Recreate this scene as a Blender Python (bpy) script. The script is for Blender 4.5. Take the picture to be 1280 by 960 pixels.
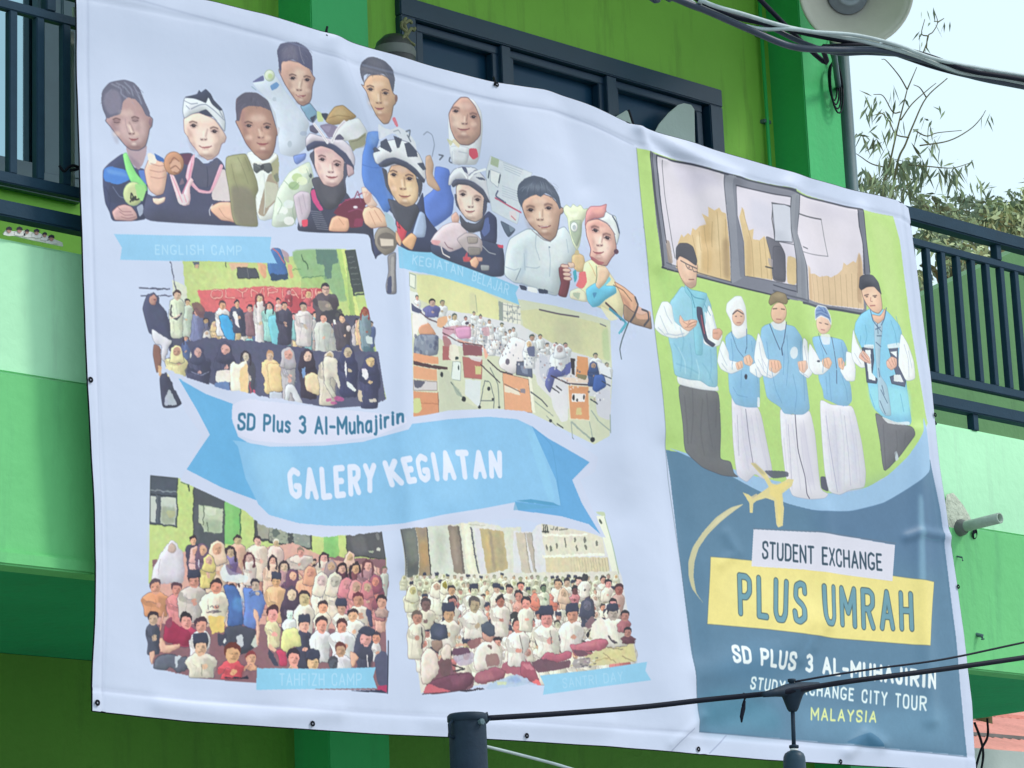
# School building with a large printed banner hung over its gallery parapet.
import bpy, bmesh, math, random
import numpy as np
from mathutils import Vector, Matrix
C = bpy.context.scene.collection
for o in list(bpy.data.objects): bpy.data.objects.remove(o)
sc = bpy.context.scene
# ---------------------------------------------------------------- camera
FPX = 3600.; CX, CY = 640., 480.                      # focal length and centre in pixels of a 1280 x 960 frame
_H = np.array([4600-CX, -(1225-CY), -FPX]); _V = np.array([40-CX, 14150+CY, -FPX])
_Z = _V/np.linalg.norm(_V); _X = _H-_H.dot(_Z)*_Z; _X /= np.linalg.norm(_X); _Y = np.cross(_Z, _X)
RW = np.array([_X, _Y, _Z]); CAM = np.array([0, 0, 1.6])
def at(px, py, y):                                     # the point at depth y (metres into the building) seen at a photo pixel
    r = RW@np.array([px-CX, -(py-CY), -FPX]); p = CAM+r*(y/r[1]); return Vector(p)
def atx(px, py, x):
    r = RW@np.array([px-CX, -(py-CY), -FPX]); p = CAM+r*(x/r[0]); return Vector(p)
cam = bpy.data.cameras.new('camera'); co = bpy.data.objects.new('camera', cam); C.objects.link(co)
cam.sensor_width = 36; cam.lens = 36*FPX/1280; cam.clip_end = 3000; cam.clip_start = .05
M = Matrix([list(RW[0]), list(RW[1]), list(RW[2])]).to_4x4(); M.translation = Vector(CAM); co.matrix_world = M
sc.camera = co
# ---------------------------------------------------------------- sky and sun
w = bpy.data.worlds.new('World'); sc.world = w; w.use_nodes = True; nt = w.node_tree; N = nt.nodes
bg = N['Background']; sky = N.new('ShaderNodeTexSky'); sky.sky_type = 'NISHITA'; sky.sun_disc = False
SUN_EL, SUN_AZ = math.radians(46), math.radians(138)    # azimuth measured clockwise from +Y
sky.sun_elevation = SUN_EL; sky.sun_rotation = SUN_AZ; sky.air_density = 1.0; sky.dust_density = 3.0; sky.ozone_density = 2.0
mx = N.new('ShaderNodeMix'); mx.data_type = 'RGBA'; mx.inputs[0].default_value = .62
nt.links.new(sky.outputs[0], mx.inputs[6]); mx.inputs[7].default_value = (10.2, 12.6, 13.4, 1)      # thin bright overcast over the blue
nt.links.new(mx.outputs[2], bg.inputs['Color']); bg.inputs['Strength'].default_value = .1
sl = bpy.data.lights.new('sun', 'SUN'); sl.energy = 1.5; sl.angle = math.radians(10); sl.color = (1, .95, .87)
so = bpy.data.objects.new('sun', sl); C.objects.link(so)
sd = Vector((math.sin(SUN_AZ)*math.cos(SUN_EL), math.cos(SUN_AZ)*math.cos(SUN_EL), math.sin(SUN_EL)))
so.rotation_euler = sd.to_track_quat('Z', 'Y').to_euler(); so.location = (0, 0, 30)
sc.view_settings.view_transform = 'Standard'; sc.view_settings.look = 'None'; sc.view_settings.exposure = 0.2; sc.view_settings.gamma = 1
# ---------------------------------------------------------------- print raster (flat print of the banner, drawn by code)
import numpy as np, math
def _lin(c):
    c = np.asarray(c, np.float32)
    return np.where(c <= .04045, c/12.92, ((c+.055)/1.055)**2.4)
def hx(s):
    if not isinstance(s, str): return np.array(s, np.float32)
    if len(s) == 3: s = ''.join(ch*2 for ch in s)
    return np.array([int(s[i:i+2], 16)/255 for i in (0, 2, 4)], np.float32)
class Print:
    def __init__(s, w, h, M):
        s.w, s.h, s.M = w, h, np.asarray(M, float)
        s.c = np.zeros((h, w, 3), np.float32); s.id = np.zeros((h, w), np.int16)
        s.f = (0., 0., 1.); s.vk = 1.
    def fr(s, ox=0, oy=0, k=1.): s.f = (ox, oy, k)
    def pts(s, p):
        if isinstance(p, str): p = [tuple(map(float, q.split(','))) for q in p.split()]
        p = np.asarray(p, float); ox, oy, k = s.f
        return p/k+np.array([ox, oy])
    def tx(s, q):
        v = np.c_[q, np.ones(len(q))]@s.M.T
        return v[:, :2]/v[:, 2:]
    def sc(s, q):
        a = s.tx(np.array([q, q+[1, 0], q+[0, 1]])); d = np.abs(np.linalg.det(a[1:]-a[0]))
        return math.sqrt(d)
    @staticmethod
    def smooth(q, closed, n=2):
        for i in range(n):
            t = .13 if i == 0 else .25
            if closed:
                r = np.roll(q, -1, 0); q = np.stack([q*(1-t)+r*t, q*t+r*(1-t)], 1).reshape(-1, 2)
            else:
                a, r = q[:-1], q[1:]; m = np.stack([a*(1-t)+r*t, a*t+r*(1-t)], 1).reshape(-1, 2)
                q = np.vstack([q[:1], m[1:-1], q[-1:]])
        return q
    def box(s, lo, hi, pad):
        x0 = max(0, int(lo[0]-pad)); y0 = max(0, int(lo[1]-pad)); x1 = min(s.w, int(hi[0]+pad)+2); y1 = min(s.h, int(hi[1]+pad)+2)
        return x0, y0, x1, y1
    def mask(s, loops, pad=0):
        al = np.vstack(loops); x0, y0, x1, y1 = s.box(al.min(0), al.max(0), pad)
        if x1 <= x0 or y1 <= y0: return None
        W, Hh = x1-x0, y1-y0; t = np.zeros((Hh, W+1), np.int32)
        for q in loops:
            r = np.roll(q, -1, 0)
            for (ax, ay), (bx, by) in zip(q, r):
                if ay == by: continue
                if ay > by: ax, ay, bx, by = bx, by, ax, ay
                r0 = max(y0, math.ceil(ay-.5)); r1 = min(y1-1, math.ceil(by-.5)-1)
                if r1 < r0: continue
                rows = np.arange(r0, r1+1); xs = ax+(bx-ax)*((rows+.5-ay)/(by-ay))
                cs = np.clip(np.ceil(xs-.5).astype(int)-x0, 0, W)
                t[rows-y0, cs] += 1
        return (x0, y0, x1, y1), (np.cumsum(t, 1)[:, :W] & 1).astype(np.float32)
    @staticmethod
    def blur(m, r):
        r = int(round(r))
        if r < 1: return m
        for ax in (0, 1):
            for _ in range(2):
                sh = [(0, 0)]*m.ndim; sh[ax] = (r+1, r); c = np.cumsum(np.pad(m, sh, mode='edge'), ax, dtype=np.float64)
                n = m.shape[ax]
                m = ((np.take(c, range(2*r+1, 2*r+1+n), ax)-np.take(c, range(0, n), ax))/(2*r+1)).astype(np.float32)
        return m
    def put(s, b, m, col, a=1):
        x0, y0, x1, y1 = b; m = (m*a)[..., None]
        R = s.c[y0:y1, x0:x1]; R += (hx(col)-R)*m
    def P(s, col, p, b=0, a=1, sm=1, ol=None, ow=.8, oa=.8, vol=.19):
        q = s.pts(p); k = s.sc(q.mean(0))
        if sm: q = s.smooth(q, True)
        t = s.tx(q); r = s.mask([t], b*k*2+2)
        if r:
            m = r[1]
            if b: m = s.blur(m, b*k)
            s.put(r[0], m, col, a)
            vol = vol*s.vk
            if ol and min(m.shape) > 9 and vol and sm:            # printed photographs have volume: soft modelling inside each shape
                x0, y0, x1, y1 = r[0]; R_ = max(1, min(int(min(m.shape)*.11), 14)); B_ = s.blur(np.pad(m, R_), R_); gy, gx = np.gradient(B_); g_ = ((-gx*.75-gy*.65)*R_*2.2)[R_:-R_, R_:-R_]; e_ = (1-B_[R_:-R_, R_:-R_])
                f_ = np.clip(1-g_*vol-e_*.28*vol, .55, 1.4); S = s.c[y0:y1, x0:x1]; S *= 1+((f_-1)*r[1]*a)[..., None]
        if ol: s._L(ol, ow, np.vstack([q, q[:1]]), oa)
    def _L(s, col, w, q, a=1, b=0):
        k = s.sc(q.mean(0)); t = s.tx(q); hw = max(w*k/2, .45)
        pad = hw+1+b*k*2; bx = s.box(t.min(0), t.max(0), pad); x0, y0, x1, y1 = bx
        if x1 <= x0 or y1 <= y0: return
        m = np.zeros((y1-y0, x1-x0), np.float32)
        for A, B in zip(t[:-1], t[1:]):
            u0, v0, u1, v1 = s.box(np.minimum(A, B), np.maximum(A, B), pad)
            if u1 <= u0 or v1 <= v0: continue
            X = np.arange(u0, u1)[None]+.5-A[0]; Y = np.arange(v0, v1)[:, None]+.5-A[1]; d = B-A; L2 = d@d+1e-9
            tt = np.clip((X*d[0]+Y*d[1])/L2, 0, 1); dd = np.sqrt((X-tt*d[0])**2+(Y-tt*d[1])**2)
            mm = np.clip(hw+.5-dd, 0, 1); S = m[v0-y0:v1-y0, u0-x0:u1-x0]; np.maximum(S, mm, out=S)
        if b: m = s.blur(m, b*k)
        s.put(bx, m, col, a)
    def L(s, col, w, p, a=1, sm=1, b=0):
        q = s.pts(p)
        if sm and len(q) > 2: q = s.smooth(q, False)
        s._L(col, w, q, a, b)
    def E(s, col, x, y, rx, ry=None, rot=0, a=1, b=0, ol=None, ow=.8):
        ry = ry or rx; th = np.linspace(0, 2*math.pi, 17)[:-1]; c, n = math.cos(rot), math.sin(rot)
        X, Y = rx*np.cos(th), ry*np.sin(th)
        s.P(col, np.c_[x+X*c-Y*n, y+X*n+Y*c], b=b, a=a, sm=1, ol=ol, ow=ow)
    def I(s, n, p, sm=0):
        q = s.pts(p)
        if sm: q = s.smooth(q, True)
        r = s.mask([s.tx(q)], 1)
        if r:
            x0, y0, x1, y1 = r[0]; s.id[y0:y1, x0:x1][r[1] > .5] = n
    def text(s, txt, bot, top, w, col, a=1, ol=None, ow=1., gap=.22, b=0):
        bot, top = s.pts(bot), s.pts(top)
        def ev(c, u):
            d = np.r_[0, np.cumsum(np.linalg.norm(np.diff(c, axis=0), axis=1))]; d /= d[-1]
            return np.array([np.interp(u, d, c[:, 0]), np.interp(u, d, c[:, 1])]).T
        tot = sum(GL.get(ch, (.35, ''))[0]+gap for ch in txt)-gap; x = 0; st = []
        for ch in txt:
            gw, g = GL.get(ch, (.35, ''))
            for path in g.split('|'):
                if not path: continue
                pp = np.array([tuple(map(float, q.split(','))) for q in path.split()])
                if len(pp) > 2: pp = s.smooth(pp, False, 2) if ch in RND else pp
                u = (x+pp[:, 0]*gw)/tot; v = pp[:, 1]; A, B = ev(bot, u), ev(top, u)
                st.append(A+(B-A)*v[:, None])
            x += gw+gap
        if ol:
            for q in st: s._L(ol, w+2*ow, q, a, b)
        for q in st: s._L(col, w, q, a, b)
RND = set('SDPUCGO3RJBQmuhajirnlsu')
GL = {'A': (.6, '0,0 .5,1 1,0|.2,.32 .8,.32'), 'C': (.52, '1,.75 .9,1 .4,1.02 0,.85 0,.15 .4,-.02 .9,0 1,.25'),
'D': (.55, '0,0 0,1|0,1 .6,1 1,.85 1,.15 .6,0 0,0'), 'E': (.45, '1,1 0,1 0,0 1,0|0,.52 .8,.52'), 'G': (.6, '.98,.9 .5,1.04 .02,.85 0,.5 .05,.12 .5,-.03 .95,.08 1,.36 1,.38 .62,.38'),
'H': (.55, '0,0 0,1|1,0 1,1|0,.52 1,.52'), 'I': (.12, '.5,0 .5,1'), 'J': (.4, '1,1 1,.2 .8,0 .3,-.02 0,.2'), 'K': (.55, '0,0 0,1|1,1 .05,.45|.3,.6 1,0'),
'L': (.42, '0,1 0,0 1,0'), 'M': (.72, '0,0 0,1 .5,.35 1,1 1,0'), 'N': (.56, '0,0 0,1 1,0 1,1'), 'P': (.52, '0,0 0,1|0,1 .65,1 1,.9 1,.6 .65,.45 0,.45'),
'R': (.54, '0,0 0,1|0,1 .65,1 1,.9 1,.62 .65,.5 0,.5|.5,.48 1,0'), 'S': (.5, '1,.8 .9,1 .5,1.03 .05,.95 .05,.65 .3,.55 .75,.45 1,.33 1,.08 .5,-.04 .1,0 0,.22'),
'T': (.5, '0,1 1,1|.5,1 .5,0'), 'U': (.55, '0,1 0,.15 .25,-.03 .75,-.03 1,.15 1,1'), 'X': (.55, '0,0 1,1|0,1 1,0'), 'Y': (.55, '0,1 .5,.5 1,1|.5,.5 .5,0'),
'O': (.6, '.5,1.02 .1,.95 0,.7 0,.3 .1,.05 .5,-.02 .9,.05 1,.3 1,.7 .9,.95 .5,1.02'), '3': (.45, '0,.9 .4,1.03 .95,.92 .95,.65 .4,.53 1,.42 1,.1 .5,-.03 0,.08'),
'F': (.45, '1,1 0,1 0,0|0,.52 .8,.52'), 'Z': (.5, '0,1 1,1 0,0 1,0'), 'B': (.52, '0,0 0,1 .6,1 .9,.85 .85,.6 .5,.52 0,.52|.5,.52 .95,.42 1,.15 .6,0 0,0'), '7': (.45, '0,1 1,1 .3,0'), '-': (.35, '0,.42 1,.42'), ' ': (.3, ''), 'l': (.1, '.5,0 .5,1'), 'u': (.4, '0,.62 0,.12 .3,-.03 .8,.05 1,.2|1,.62 1,0'),
's': (.36, '1,.55 .6,.65 .1,.58 .1,.4 .8,.28 1,.1 .5,-.03 0,.06'), 'h': (.4, '0,0 0,1|0,.4 .4,.63 .95,.55 1,.35 1,0'),
'a': (.42, '1,.6 .4,.65 0,.45 0,.1 .4,-.03 .9,.1 1,.3|1,.62 1,0'), 'j': (.2, '.8,.62 .8,-.1 .5,-.28 0,-.25|.8,.82 .8,.85'), 'i': (.12, '.5,0 .5,.62|.5,.82 .5,.85'),
'r': (.28, '0,0 0,.62|0,.4 .4,.62 1,.6'), 'n': (.4, '0,0 0,.62|0,.4 .4,.63 .95,.55 1,.35 1,0')}
def face(s, e1, e2, n, m, mw, dk='5e3e44', lip='a85c64', k=1., open_=1, tilt=.12):
    P, L, E = s.P, s.L, s.E; mw *= .8
    ex = ((e1[0]+e2[0])/2, (e1[1]+e2[1])/2)
    W = abs(e2[0]-e1[0]); fc = (ex[0], (ex[1]+m[1])/2)
    E(dk, fc[0]-W*.62, fc[1]+W*.15, W*.16, W*.6, -.25, a=.15, b=1.3); E(dk, fc[0]+W*.62, fc[1]+W*.05, W*.13, W*.5, .15, a=.13, b=1.3); E(dk, m[0], m[1]+W*.42, W*.4, W*.1, a=.3, b=1.2)
    E('fff2ea', ex[0], ex[1]-W*.45, W*.42, W*.18, a=.3, b=1.6); E('fae0d4', e1[0]-W*.02, n[1]+2, W*.2, W*.15, a=.45, b=1.2); E('fae0d4', e2[0]+W*.02, n[1]+4, W*.18, W*.15, a=.4, b=1.2); E('fff4ee', m[0]+1, m[1]+W*.26, W*.15, W*.07, a=.35, b=.8)
    for (x, y) in (e1, e2):
        E(dk, x, y-3*k, 26*k, 15*k, tilt, a=.25, b=.9)
        L('4a3438', 1.5*k, [(x-20*k, y-16*k), (x-4*k, y-23*k), (x+18*k, y-15*k)], a=.6, b=.25)
        if open_: E('f0e6e8', x, y+1*k, 18*k, 7*k, tilt, a=.6); E('2a1e2a', x, y, 12.5*k, 9.5*k, tilt, a=.95); E('f8f4f6', x+3*k, y-3*k, 2.4*k, 2*k, a=.8); L('4a3540', .8*k, [(x-17*k, y+2*k), (x, y-8*k), (x+16*k, y+1*k)], a=.85)
        else: L('4a3540', .9*k, [(x-15*k, y), (x, y+3*k), (x+15*k, y-1*k)], a=.8); L('5a4050', .7*k, [(x-18*k, y-8*k), (x+16*k, y-10*k)], a=.5)
        L('8a6468', .6*k, [(x-13*k, y+12*k), (x, y+15*k), (x+12*k, y+11*k)], a=.35, b=.2)
    L('fff4ec', 1.9*k, [(ex[0]*.7+n[0]*.3, ex[1]*.7+n[1]*.3), (n[0]-1*k, n[1]-8*k)], a=.5, b=.5)
    L(dk, 1.4*k, [(e2[0]*.35+ex[0]*.65, ex[1]+4*k), (n[0]+11*k, n[1]-14*k)], a=.4, b=.5)
    E(dk, n[0], n[1]+2*k, 17*k, 7*k, a=.35, b=.5)
    for d in (-9, 10): E('4a2c34', n[0]+d*k, n[1]+2*k, 4.5*k, 3.4*k, a=.8, b=.15)
    L(dk, .7*k, [(n[0]-17*k, n[1]-4*k), (n[0]-15*k, n[1]+4*k)], a=.5); L(dk, .7*k, [(n[0]+16*k, n[1]-6*k), (n[0]+17*k, n[1]+3*k)], a=.55)
    x, y = m
    P(lip, [(x-mw, y-2*k), (x-mw*.4, y-6*k), (x, y-4*k), (x+mw*.4, y-6*k), (x+mw, y-1*k), (x+mw*.4, y+7*k), (x-mw*.4, y+8*k)], a=.75, b=.2)
    L('6a3440', .8*k, [(x-mw*1.05, y-7*k), (x-mw*.5, y), (x+mw*.5, y+1*k), (x+mw*1.05, y-6*k)], a=.8)
    E('fbeee6', x, y+20*k, mw*.5, 6*k, a=.25, b=.6); L(dk, .8*k, [(x-mw*.5, y+11*k), (x+mw*.5, y+11*k)], a=.3, b=.3)

def strands(s, pts, n, col, seed, w=.7, a=.5):
    q = s.pts(pts); R = np.random.RandomState(seed); lo, hi = q.min(0), q.max(0); F0 = s.f; s.fr(); c = (lo+hi)/2
    for _ in range(n):
        x, y = R.uniform(lo[0]+2, hi[0]-2), R.uniform(lo[1]+1, hi[1]-2); d = np.array([(x-c[0])*.35+R.uniform(-1, 1), 4.+R.uniform(0, 2)]); s.L(col[R.randint(len(col))], w*R.uniform(.5, 1.1), [(x, y), (x+d[0]*.6, y+d[1]*.4), (x+d[0], y+d[1])], a=a)
    s.f = F0

def kids(s):
    P, L, E, fr = s.P, s.L, s.E, s.fr
    OL = '3d4364'
    # ---- squinting boy, boy with head cloth, boy with bow tie (A)
    fr(110, 90, 4.8)
    s.I(20, '60,200 100,70 200,50 290,90 350,260 372,290 345,470 400,520 440,560 440,740 330,880 300,905 110,905 60,700 65,590 190,480 90,310')
    P('3f466a', '62,700 62,600 100,560 180,500 215,520 250,590 310,590 330,700 330,900 115,908 100,850 75,800', ol=OL)
    P('4a82d8', '70,590 110,575 205,600 232,655 150,690 75,668 62,640'); P('6fa2e6', '80,590 190,612 215,640 90,620', b=1, a=.7)
    P('39405f', '100,680 200,690 210,800 150,800 85,790', a=.6); L('8d9ac4', 1, '120,700 160,760 200,770', a=.6); L('2f3860', 1, '75,700 110,770 95,840', a=.7)
    P('5b7fcf', '270,600 320,600 330,690 300,680')
    P('b09aa8', '200,450 210,500 235,560 275,600 300,570 325,500 330,440'); P('8f7c93', '215,500 235,555 275,600 290,570 260,540', b=1, a=.7)
    P('b8979c', '60,190 68,120 110,72 200,55 262,75 295,130 330,220 350,275 368,290 362,335 347,352 338,400 322,455 280,482 230,478 196,450 150,392 108,335 80,302 90,290', ol=OL, ow=1)
    P('63647f', '58,190 62,130 100,80 150,62 200,54 256,70 290,105 318,180 350,250 350,280 325,270 300,215 262,170 215,160 185,190 175,262 130,275 92,292 68,240')
    strands(s, '70,75 290,75 300,150 75,200', 26, ['8d90ac', '4c4e6a', 'a2a4bc'], 1)
    P('85809a', '70,190 80,140 130,110 165,130 180,180 175,250 110,270 85,240', b=1.2, a=.8)
    for q in ('120,80 180,110 175,140 215,170', '200,70 240,110 250,150', '150,75 200,100 230,140', '255,90 285,150 300,200'): L('a9adc8', 1.3, q, a=.75, b=.3)
    P('d4bcc0', '150,290 250,280 320,300 330,380 290,440 240,440 180,400', b=3, a=.55); P('a58c9c', '90,300 150,290 170,380 150,380', b=2, a=.6)
    face(s, (150, 312), (262, 302), (238, 378), (250, 415), 32, open_=0, k=1.1); L('9a7c8c', 1, '200,290 205,330 215,370', a=.5); L('f3dcd6', 2, '228,330 240,372', a=.8, b=.3)
    E('7e6478', 352, 310, 9, 24, a=.7)
    P('8fe08f', '182,505 205,492 232,560 262,620 322,690 330,720 300,735 262,690 228,670 200,600', ol='4ea868', ow=.5)
    E('c3cfa0', 243, 742, 60, 72, ol='8aa88a'); P('9fd890', '250,680 310,690 322,720 300,790 270,770')
    L('23282c', 1.6, '228,770 232,735 245,760 225,790'); L('23282c', 1.6, '240,785 255,755 262,780 278,772'); E('23282c', 250, 775, 14, 8, a=.8)
    P('cba6aa', '112,850 150,815 190,805 232,818 262,860 268,890 232,906 165,902 130,900', ol='6a4a58'); 
    for q in ('150,822 175,850 230,850', '160,850 190,872 240,868', '170,880 210,892 255,880'): L('8a5f6c', .8, q, a=.8)
    P('c8d6f0', '262,820 300,800 310,850 280,880', a=.7)
    # raised hand with medal
    P('e3bcae', '310,600 335,540 350,510 400,545 440,560 448,630 440,710 420,745 385,752 345,725 325,680', ol='8a6068')
    P('e9e2dc', '330,500 350,495 385,520 385,560 340,570'); P('3d6bb8', '370,495 430,530 432,552 385,540')
    for q in ('350,560 400,575 440,570', '345,600 400,612 442,600', '350,640 400,650 440,640'): L('b88884', 1.1, q, a=.8)
    # head cloth boy
    s.I(21, '520,500 545,330 540,240 560,150 690,105 760,180 810,300 815,420 760,520 790,560 880,800 940,900 950,945 330,905 330,740 450,620 440,540')
    P('4c5070', '330,905 300,860 325,740 360,760 430,745 450,640 460,560 520,500 600,495 640,560 700,560 750,520 790,560 850,790 950,940', ol=OL)
    P('63405c', '515,505 600,495 590,560 560,570'); P('565873', '620,510 690,580 760,520 755,600 700,700 640,700 600,640'); L('30344f', 1, '690,580 695,650 690,700', a=.7)
    P('d6ccd4', '760,600 800,590 850,790 720,780 715,740'); P('eaa', '540,640 555,680 520,690', a=.3)
    P('dcb6b2', '620,470 690,545 755,510 770,440 700,500')
    P('e8ccc4', '552,290 580,262 650,252 740,290 795,370 810,400 800,430 780,440 762,500 725,530 690,538 650,510 622,470 590,430 575,395 555,370', ol='7a5a6c')
    P('f5e2de', '620,330 700,330 740,400 720,480 660,490 620,430', b=3, a=.7); P('d0a8a8', '560,300 590,400 620,460 600,380', b=1.5, a=.6)
    face(s, (612, 330), (738, 364), (672, 412), (682, 460), 45, k=1.15, lip='c98a8c')
    P('dfe6f4', '560,160 620,165 690,180 700,150 740,190 790,240 805,310 800,370 760,310 735,280 690,235 640,250 600,262 555,290 548,240', ol='55607c')
    P('3e4560', '562,158 600,150 640,140 650,115 662,132 690,108 720,140 735,175 790,235 770,240 725,200 705,155 690,195 660,180 620,165', ol='333a55', ow=.4)
    P('3e4560', '640,250 690,228 735,278 700,275'); 
    for q in ('560,180 600,200 640,195', '600,230 650,205 690,200 740,240 800,300', '570,210 590,230', '760,220 790,280'): L('5f6a8a', .9, q, a=.8)
    for q in ('585,500 600,590 590,650 625,705', '610,500 575,650 620,690'): pass
    P('f0c4d8', '600,515 618,500 612,560 590,650 640,715 705,728 720,690 770,560 790,570 745,680 712,740 640,735 575,670 560,640 575,570', ol='c48aa8', ow=.5)
    L('d88ab0', .8, '606,515 578,640 600,690 660,728 715,725 780,565', a=.9)
    P('eed0dc', '462,620 500,740 515,790 545,812 580,810 590,770 585,700 610,660 590,640 560,700 540,760 520,700 490,630', ol='b890a8', ow=.5)
    L('e493b4', 1.1, '475,630 515,720 530,770'); L('e493b4', 1.1, '600,560 585,640 540,740')
    E('c09078', 490, 558, 60, 70, ol='806050'); E('d8b0a0', 500, 575, 34, 38, a=.8)
    for q in ('465,560 490,520 520,545', '470,590 500,570 530,600 520,620', '490,610 510,620'): L('80544c', 1.4, q, a=.7)
    P('f3d9cc', '360,765 400,770 440,758 432,790 390,808 365,792', ol='8a6878', ow=.5)
    E('dcd4de', 545, 775, 34, 34, a=.9); 
    for q in ('525,750 540,790', '550,745 565,790'): L('e08aa8', .9, q)
    P('e8bca8', '715,850 705,820 760,790 830,790 865,820 875,870 905,890 930,900 925,918 870,920 820,905 770,900', ol='8a6068')
    L('b8887c', 1, '760,830 790,880 850,910', a=.7); L('e8e8f4', 1.2, '705,870 700,840 720,805', a=.8)
    # bow tie boy
    s.I(22, '800,520 870,440 860,160 960,120 1080,170 1120,420 1060,470 1230,560 1225,900 1160,950 950,945 880,890 830,760')
    fr(280, 40, 4.8)
    P('e6ecf0', '100,740 160,720 300,730 310,1000 300,1120 180,1150', ol='98a8b0', ow=.5)
    P('979878', '-10,760 30,748 108,738 130,790 172,905 180,960 160,1000 170,1110 180,1180 40,1170 20,1110 5,960 -15,840', ol='5f6350')
    P('7f7a72', '10,930 120,940 160,1000 175,1170 60,1170 25,1110', b=2, a=.8); P('b3b492', '20,770 80,760 90,850 40,860', b=2, a=.8)
    for q in ('60,760 90,830 120,920', '20,800 40,900 60,960', '100,760 130,840'): L('73755c', .8, q, a=.6)
    P('a6988c', '240,860 290,850 310,1000 250,1060 215,1120 175,1100'); P('a5a58a', '245,770 300,740 310,800 300,910 270,900')
    L('cfd8dc', 1, '215,860 225,1000 215,1100'); P('ccd4c8', '215,900 300,920 300,1000 220,1080', a=.7)
    P('b08a80', '52,470 55,410 100,375 180,372 250,425 288,500 298,580 312,585 305,622 292,632 285,690 270,740 240,775 205,780 160,745 110,680 75,600 48,545 60,535', ol='4a3c50', ow=1)
    P('5d5b72', '55,540 52,460 62,400 110,368 170,370 230,405 262,440 290,520 298,600 282,560 262,480 200,455 130,450 90,470 72,545')
    strands(s, '75,395 250,395 270,450 75,460', 18, ['7a7890', '454358'], 2)
    P('caa49a', '90,540 180,480 260,560 260,680 200,760 150,700', b=4, a=.75); P('9a7078', '66,500 100,470 110,560 130,680', b=2, a=.5)
    face(s, (128, 570), (238, 580), (198, 640), (208, 682), 40, k=1.1, dk='6a4248'); E('dab8ac', 203, 625, 14, 20, a=.7, b=.5)
    E('8a6068', 300, 600, 8, 20, a=.7)
    P('fff', '112,740 160,745 205,785 250,770 290,735 300,760 240,815 200,800 150,815', ol='9aa4b0', ow=.4, a=.9)
    P('5b6068', '152,795 195,812 215,800 255,795 268,840 240,858 212,835 192,840 170,858 152,840', ol='3a3e48'); E('3f434e', 205, 818, 12, 14)
    L('8a8f94', .8, '160,805 190,825', a=.6); P('7c8274', '270,870 300,850 310,900 295,915')
    # ---- boy with swept hair (B)
    s.I(23, '140,310 230,240 300,270 295,120 340,60 440,60 525,150 540,290 520,400 620,490 620,520 500,555 400,640 300,700 200,350')
    P('d3ddf0', '150,310 225,255 300,270 350,360 505,555 480,600 480,700 400,760 310,740 300,600 250,420 190,360', ol='b9c6e0', ow=.4, a=.8)
    P('6a6fa0', '145,312 220,262 228,300'); E('dde8d8', 258, 268, 30, 34, ol='9cb09c'); E('c8d8a8', 262, 272, 14, 16); P('6f9ad0', '258,330 300,305 318,325 300,345 270,360'); L('8ab', 1, '150,335 175,355')
    P('7c94d8', '395,750 480,732 470,770 420,802 405,790', ol='5a6aa8'); E('b4c0d4', 375, 680, 14, 20); E('9aa8c8', 462, 615, 24, 14, a=.6); E('b0bcd0', 285, 410, 12, 14, a=.6)
    P('7fa4c4', '440,450 480,440 505,430 545,480 560,500 520,552 490,530', ol='4a5670'); P('3f4660', '500,520 545,500 520,552'); P('c8d8a0', '545,475 580,490 590,540 550,545'); P('3a4058', '570,490 622,490 600,540')
    P('cca69c', '312,235 335,180 380,175 450,190 500,215 525,265 540,280 532,300 522,330 515,400 500,430 460,450 430,435 390,380 350,320 322,260', ol='5a4858', ow=1)
    P('56587a', '302,120 322,78 370,65 430,66 490,95 522,150 526,270 515,230 470,210 440,190 400,170 360,178 330,185 328,260 315,230 310,170')
    strands(s, '325,80 500,90 505,180 325,160', 26, ['7c7e98', '3c3e5a', '9092a8'], 3)
    P('7b7890', '330,110 400,80 430,130 430,180 370,165 330,180', b=2, a=.7); L('9a96a8', 1, '440,90 450,150 470,195', a=.6)
    P('e6ccc0', '380,260 440,230 490,290 480,360 430,400 390,340', b=3, a=.7)
    face(s, (400, 282), (490, 290), (437, 352), (448, 390), 36, k=1.05, dk='6a4648'); L('fff4f0', 1, '425,385 455,395', a=.6)
    # helmet girl
    s.I(25, '470,700 490,580 600,440 700,440 860,560 860,680 780,880 850,960 860,1080 700,1110 640,1180 200,1170 150,1050 220,950 300,950')
    P('b79a72', '600,540 620,500 660,450 710,440 760,485 790,510 730,545 640,560', ol='77603c'); P('d0b890', '640,490 700,455 740,490 690,520', b=1.5, a=.7); L('8a7048', .8, '620,520 680,500 750,510', a=.7)
    P('dfe2ec', '640,600 720,540 800,515 830,560 855,600 845,690 790,700 740,650 700,660 640,640', ol='9aa0b8', ow=.5)
    P('9a9a86', '740,650 800,640 848,600 845,680 790,700 770,720'); L('6a6a5a', 1, '760,660 800,650 840,620', a=.6); P('e6ece8', '590,900 760,800 780,710 840,705 820,900 870,950 830,1000 700,1040', a=.0)
    fr(330, 140, 4.8)
    P('ccd8d0', '60,480 130,370 200,330 260,300 290,420 260,500 200,560 160,690 50,700 20,690 40,560', ol='9cb0a0', ow=.4)
    for (x, y, c) in ((180, 400, 'b8d098'), (220, 350, 'e8eedc'), (160, 450, '9ab888'), (90, 600, 'eef2f6'), (130, 560, 'dfe8f0'), (210, 420, 'e4eed0'), (80, 640, 'cfdcd8'), (130, 660, 'eef0f8')): E(c, x, y, 34, 26, a=.8)
    for q in ('100,420 150,470 190,430', '60,520 90,560 60,620', '240,350 260,400 250,430', '170,520 150,600 170,680'): L('7f9a84', 1, q, a=.6)
    E('555f66', 265, 388, 9, 14); 
    P('43465f', '180,720 190,660 250,560 270,460 300,470 480,470 540,560 600,560 640,620 650,700 662,880 640,830 630,728 320,728', ol='30344c')
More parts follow.
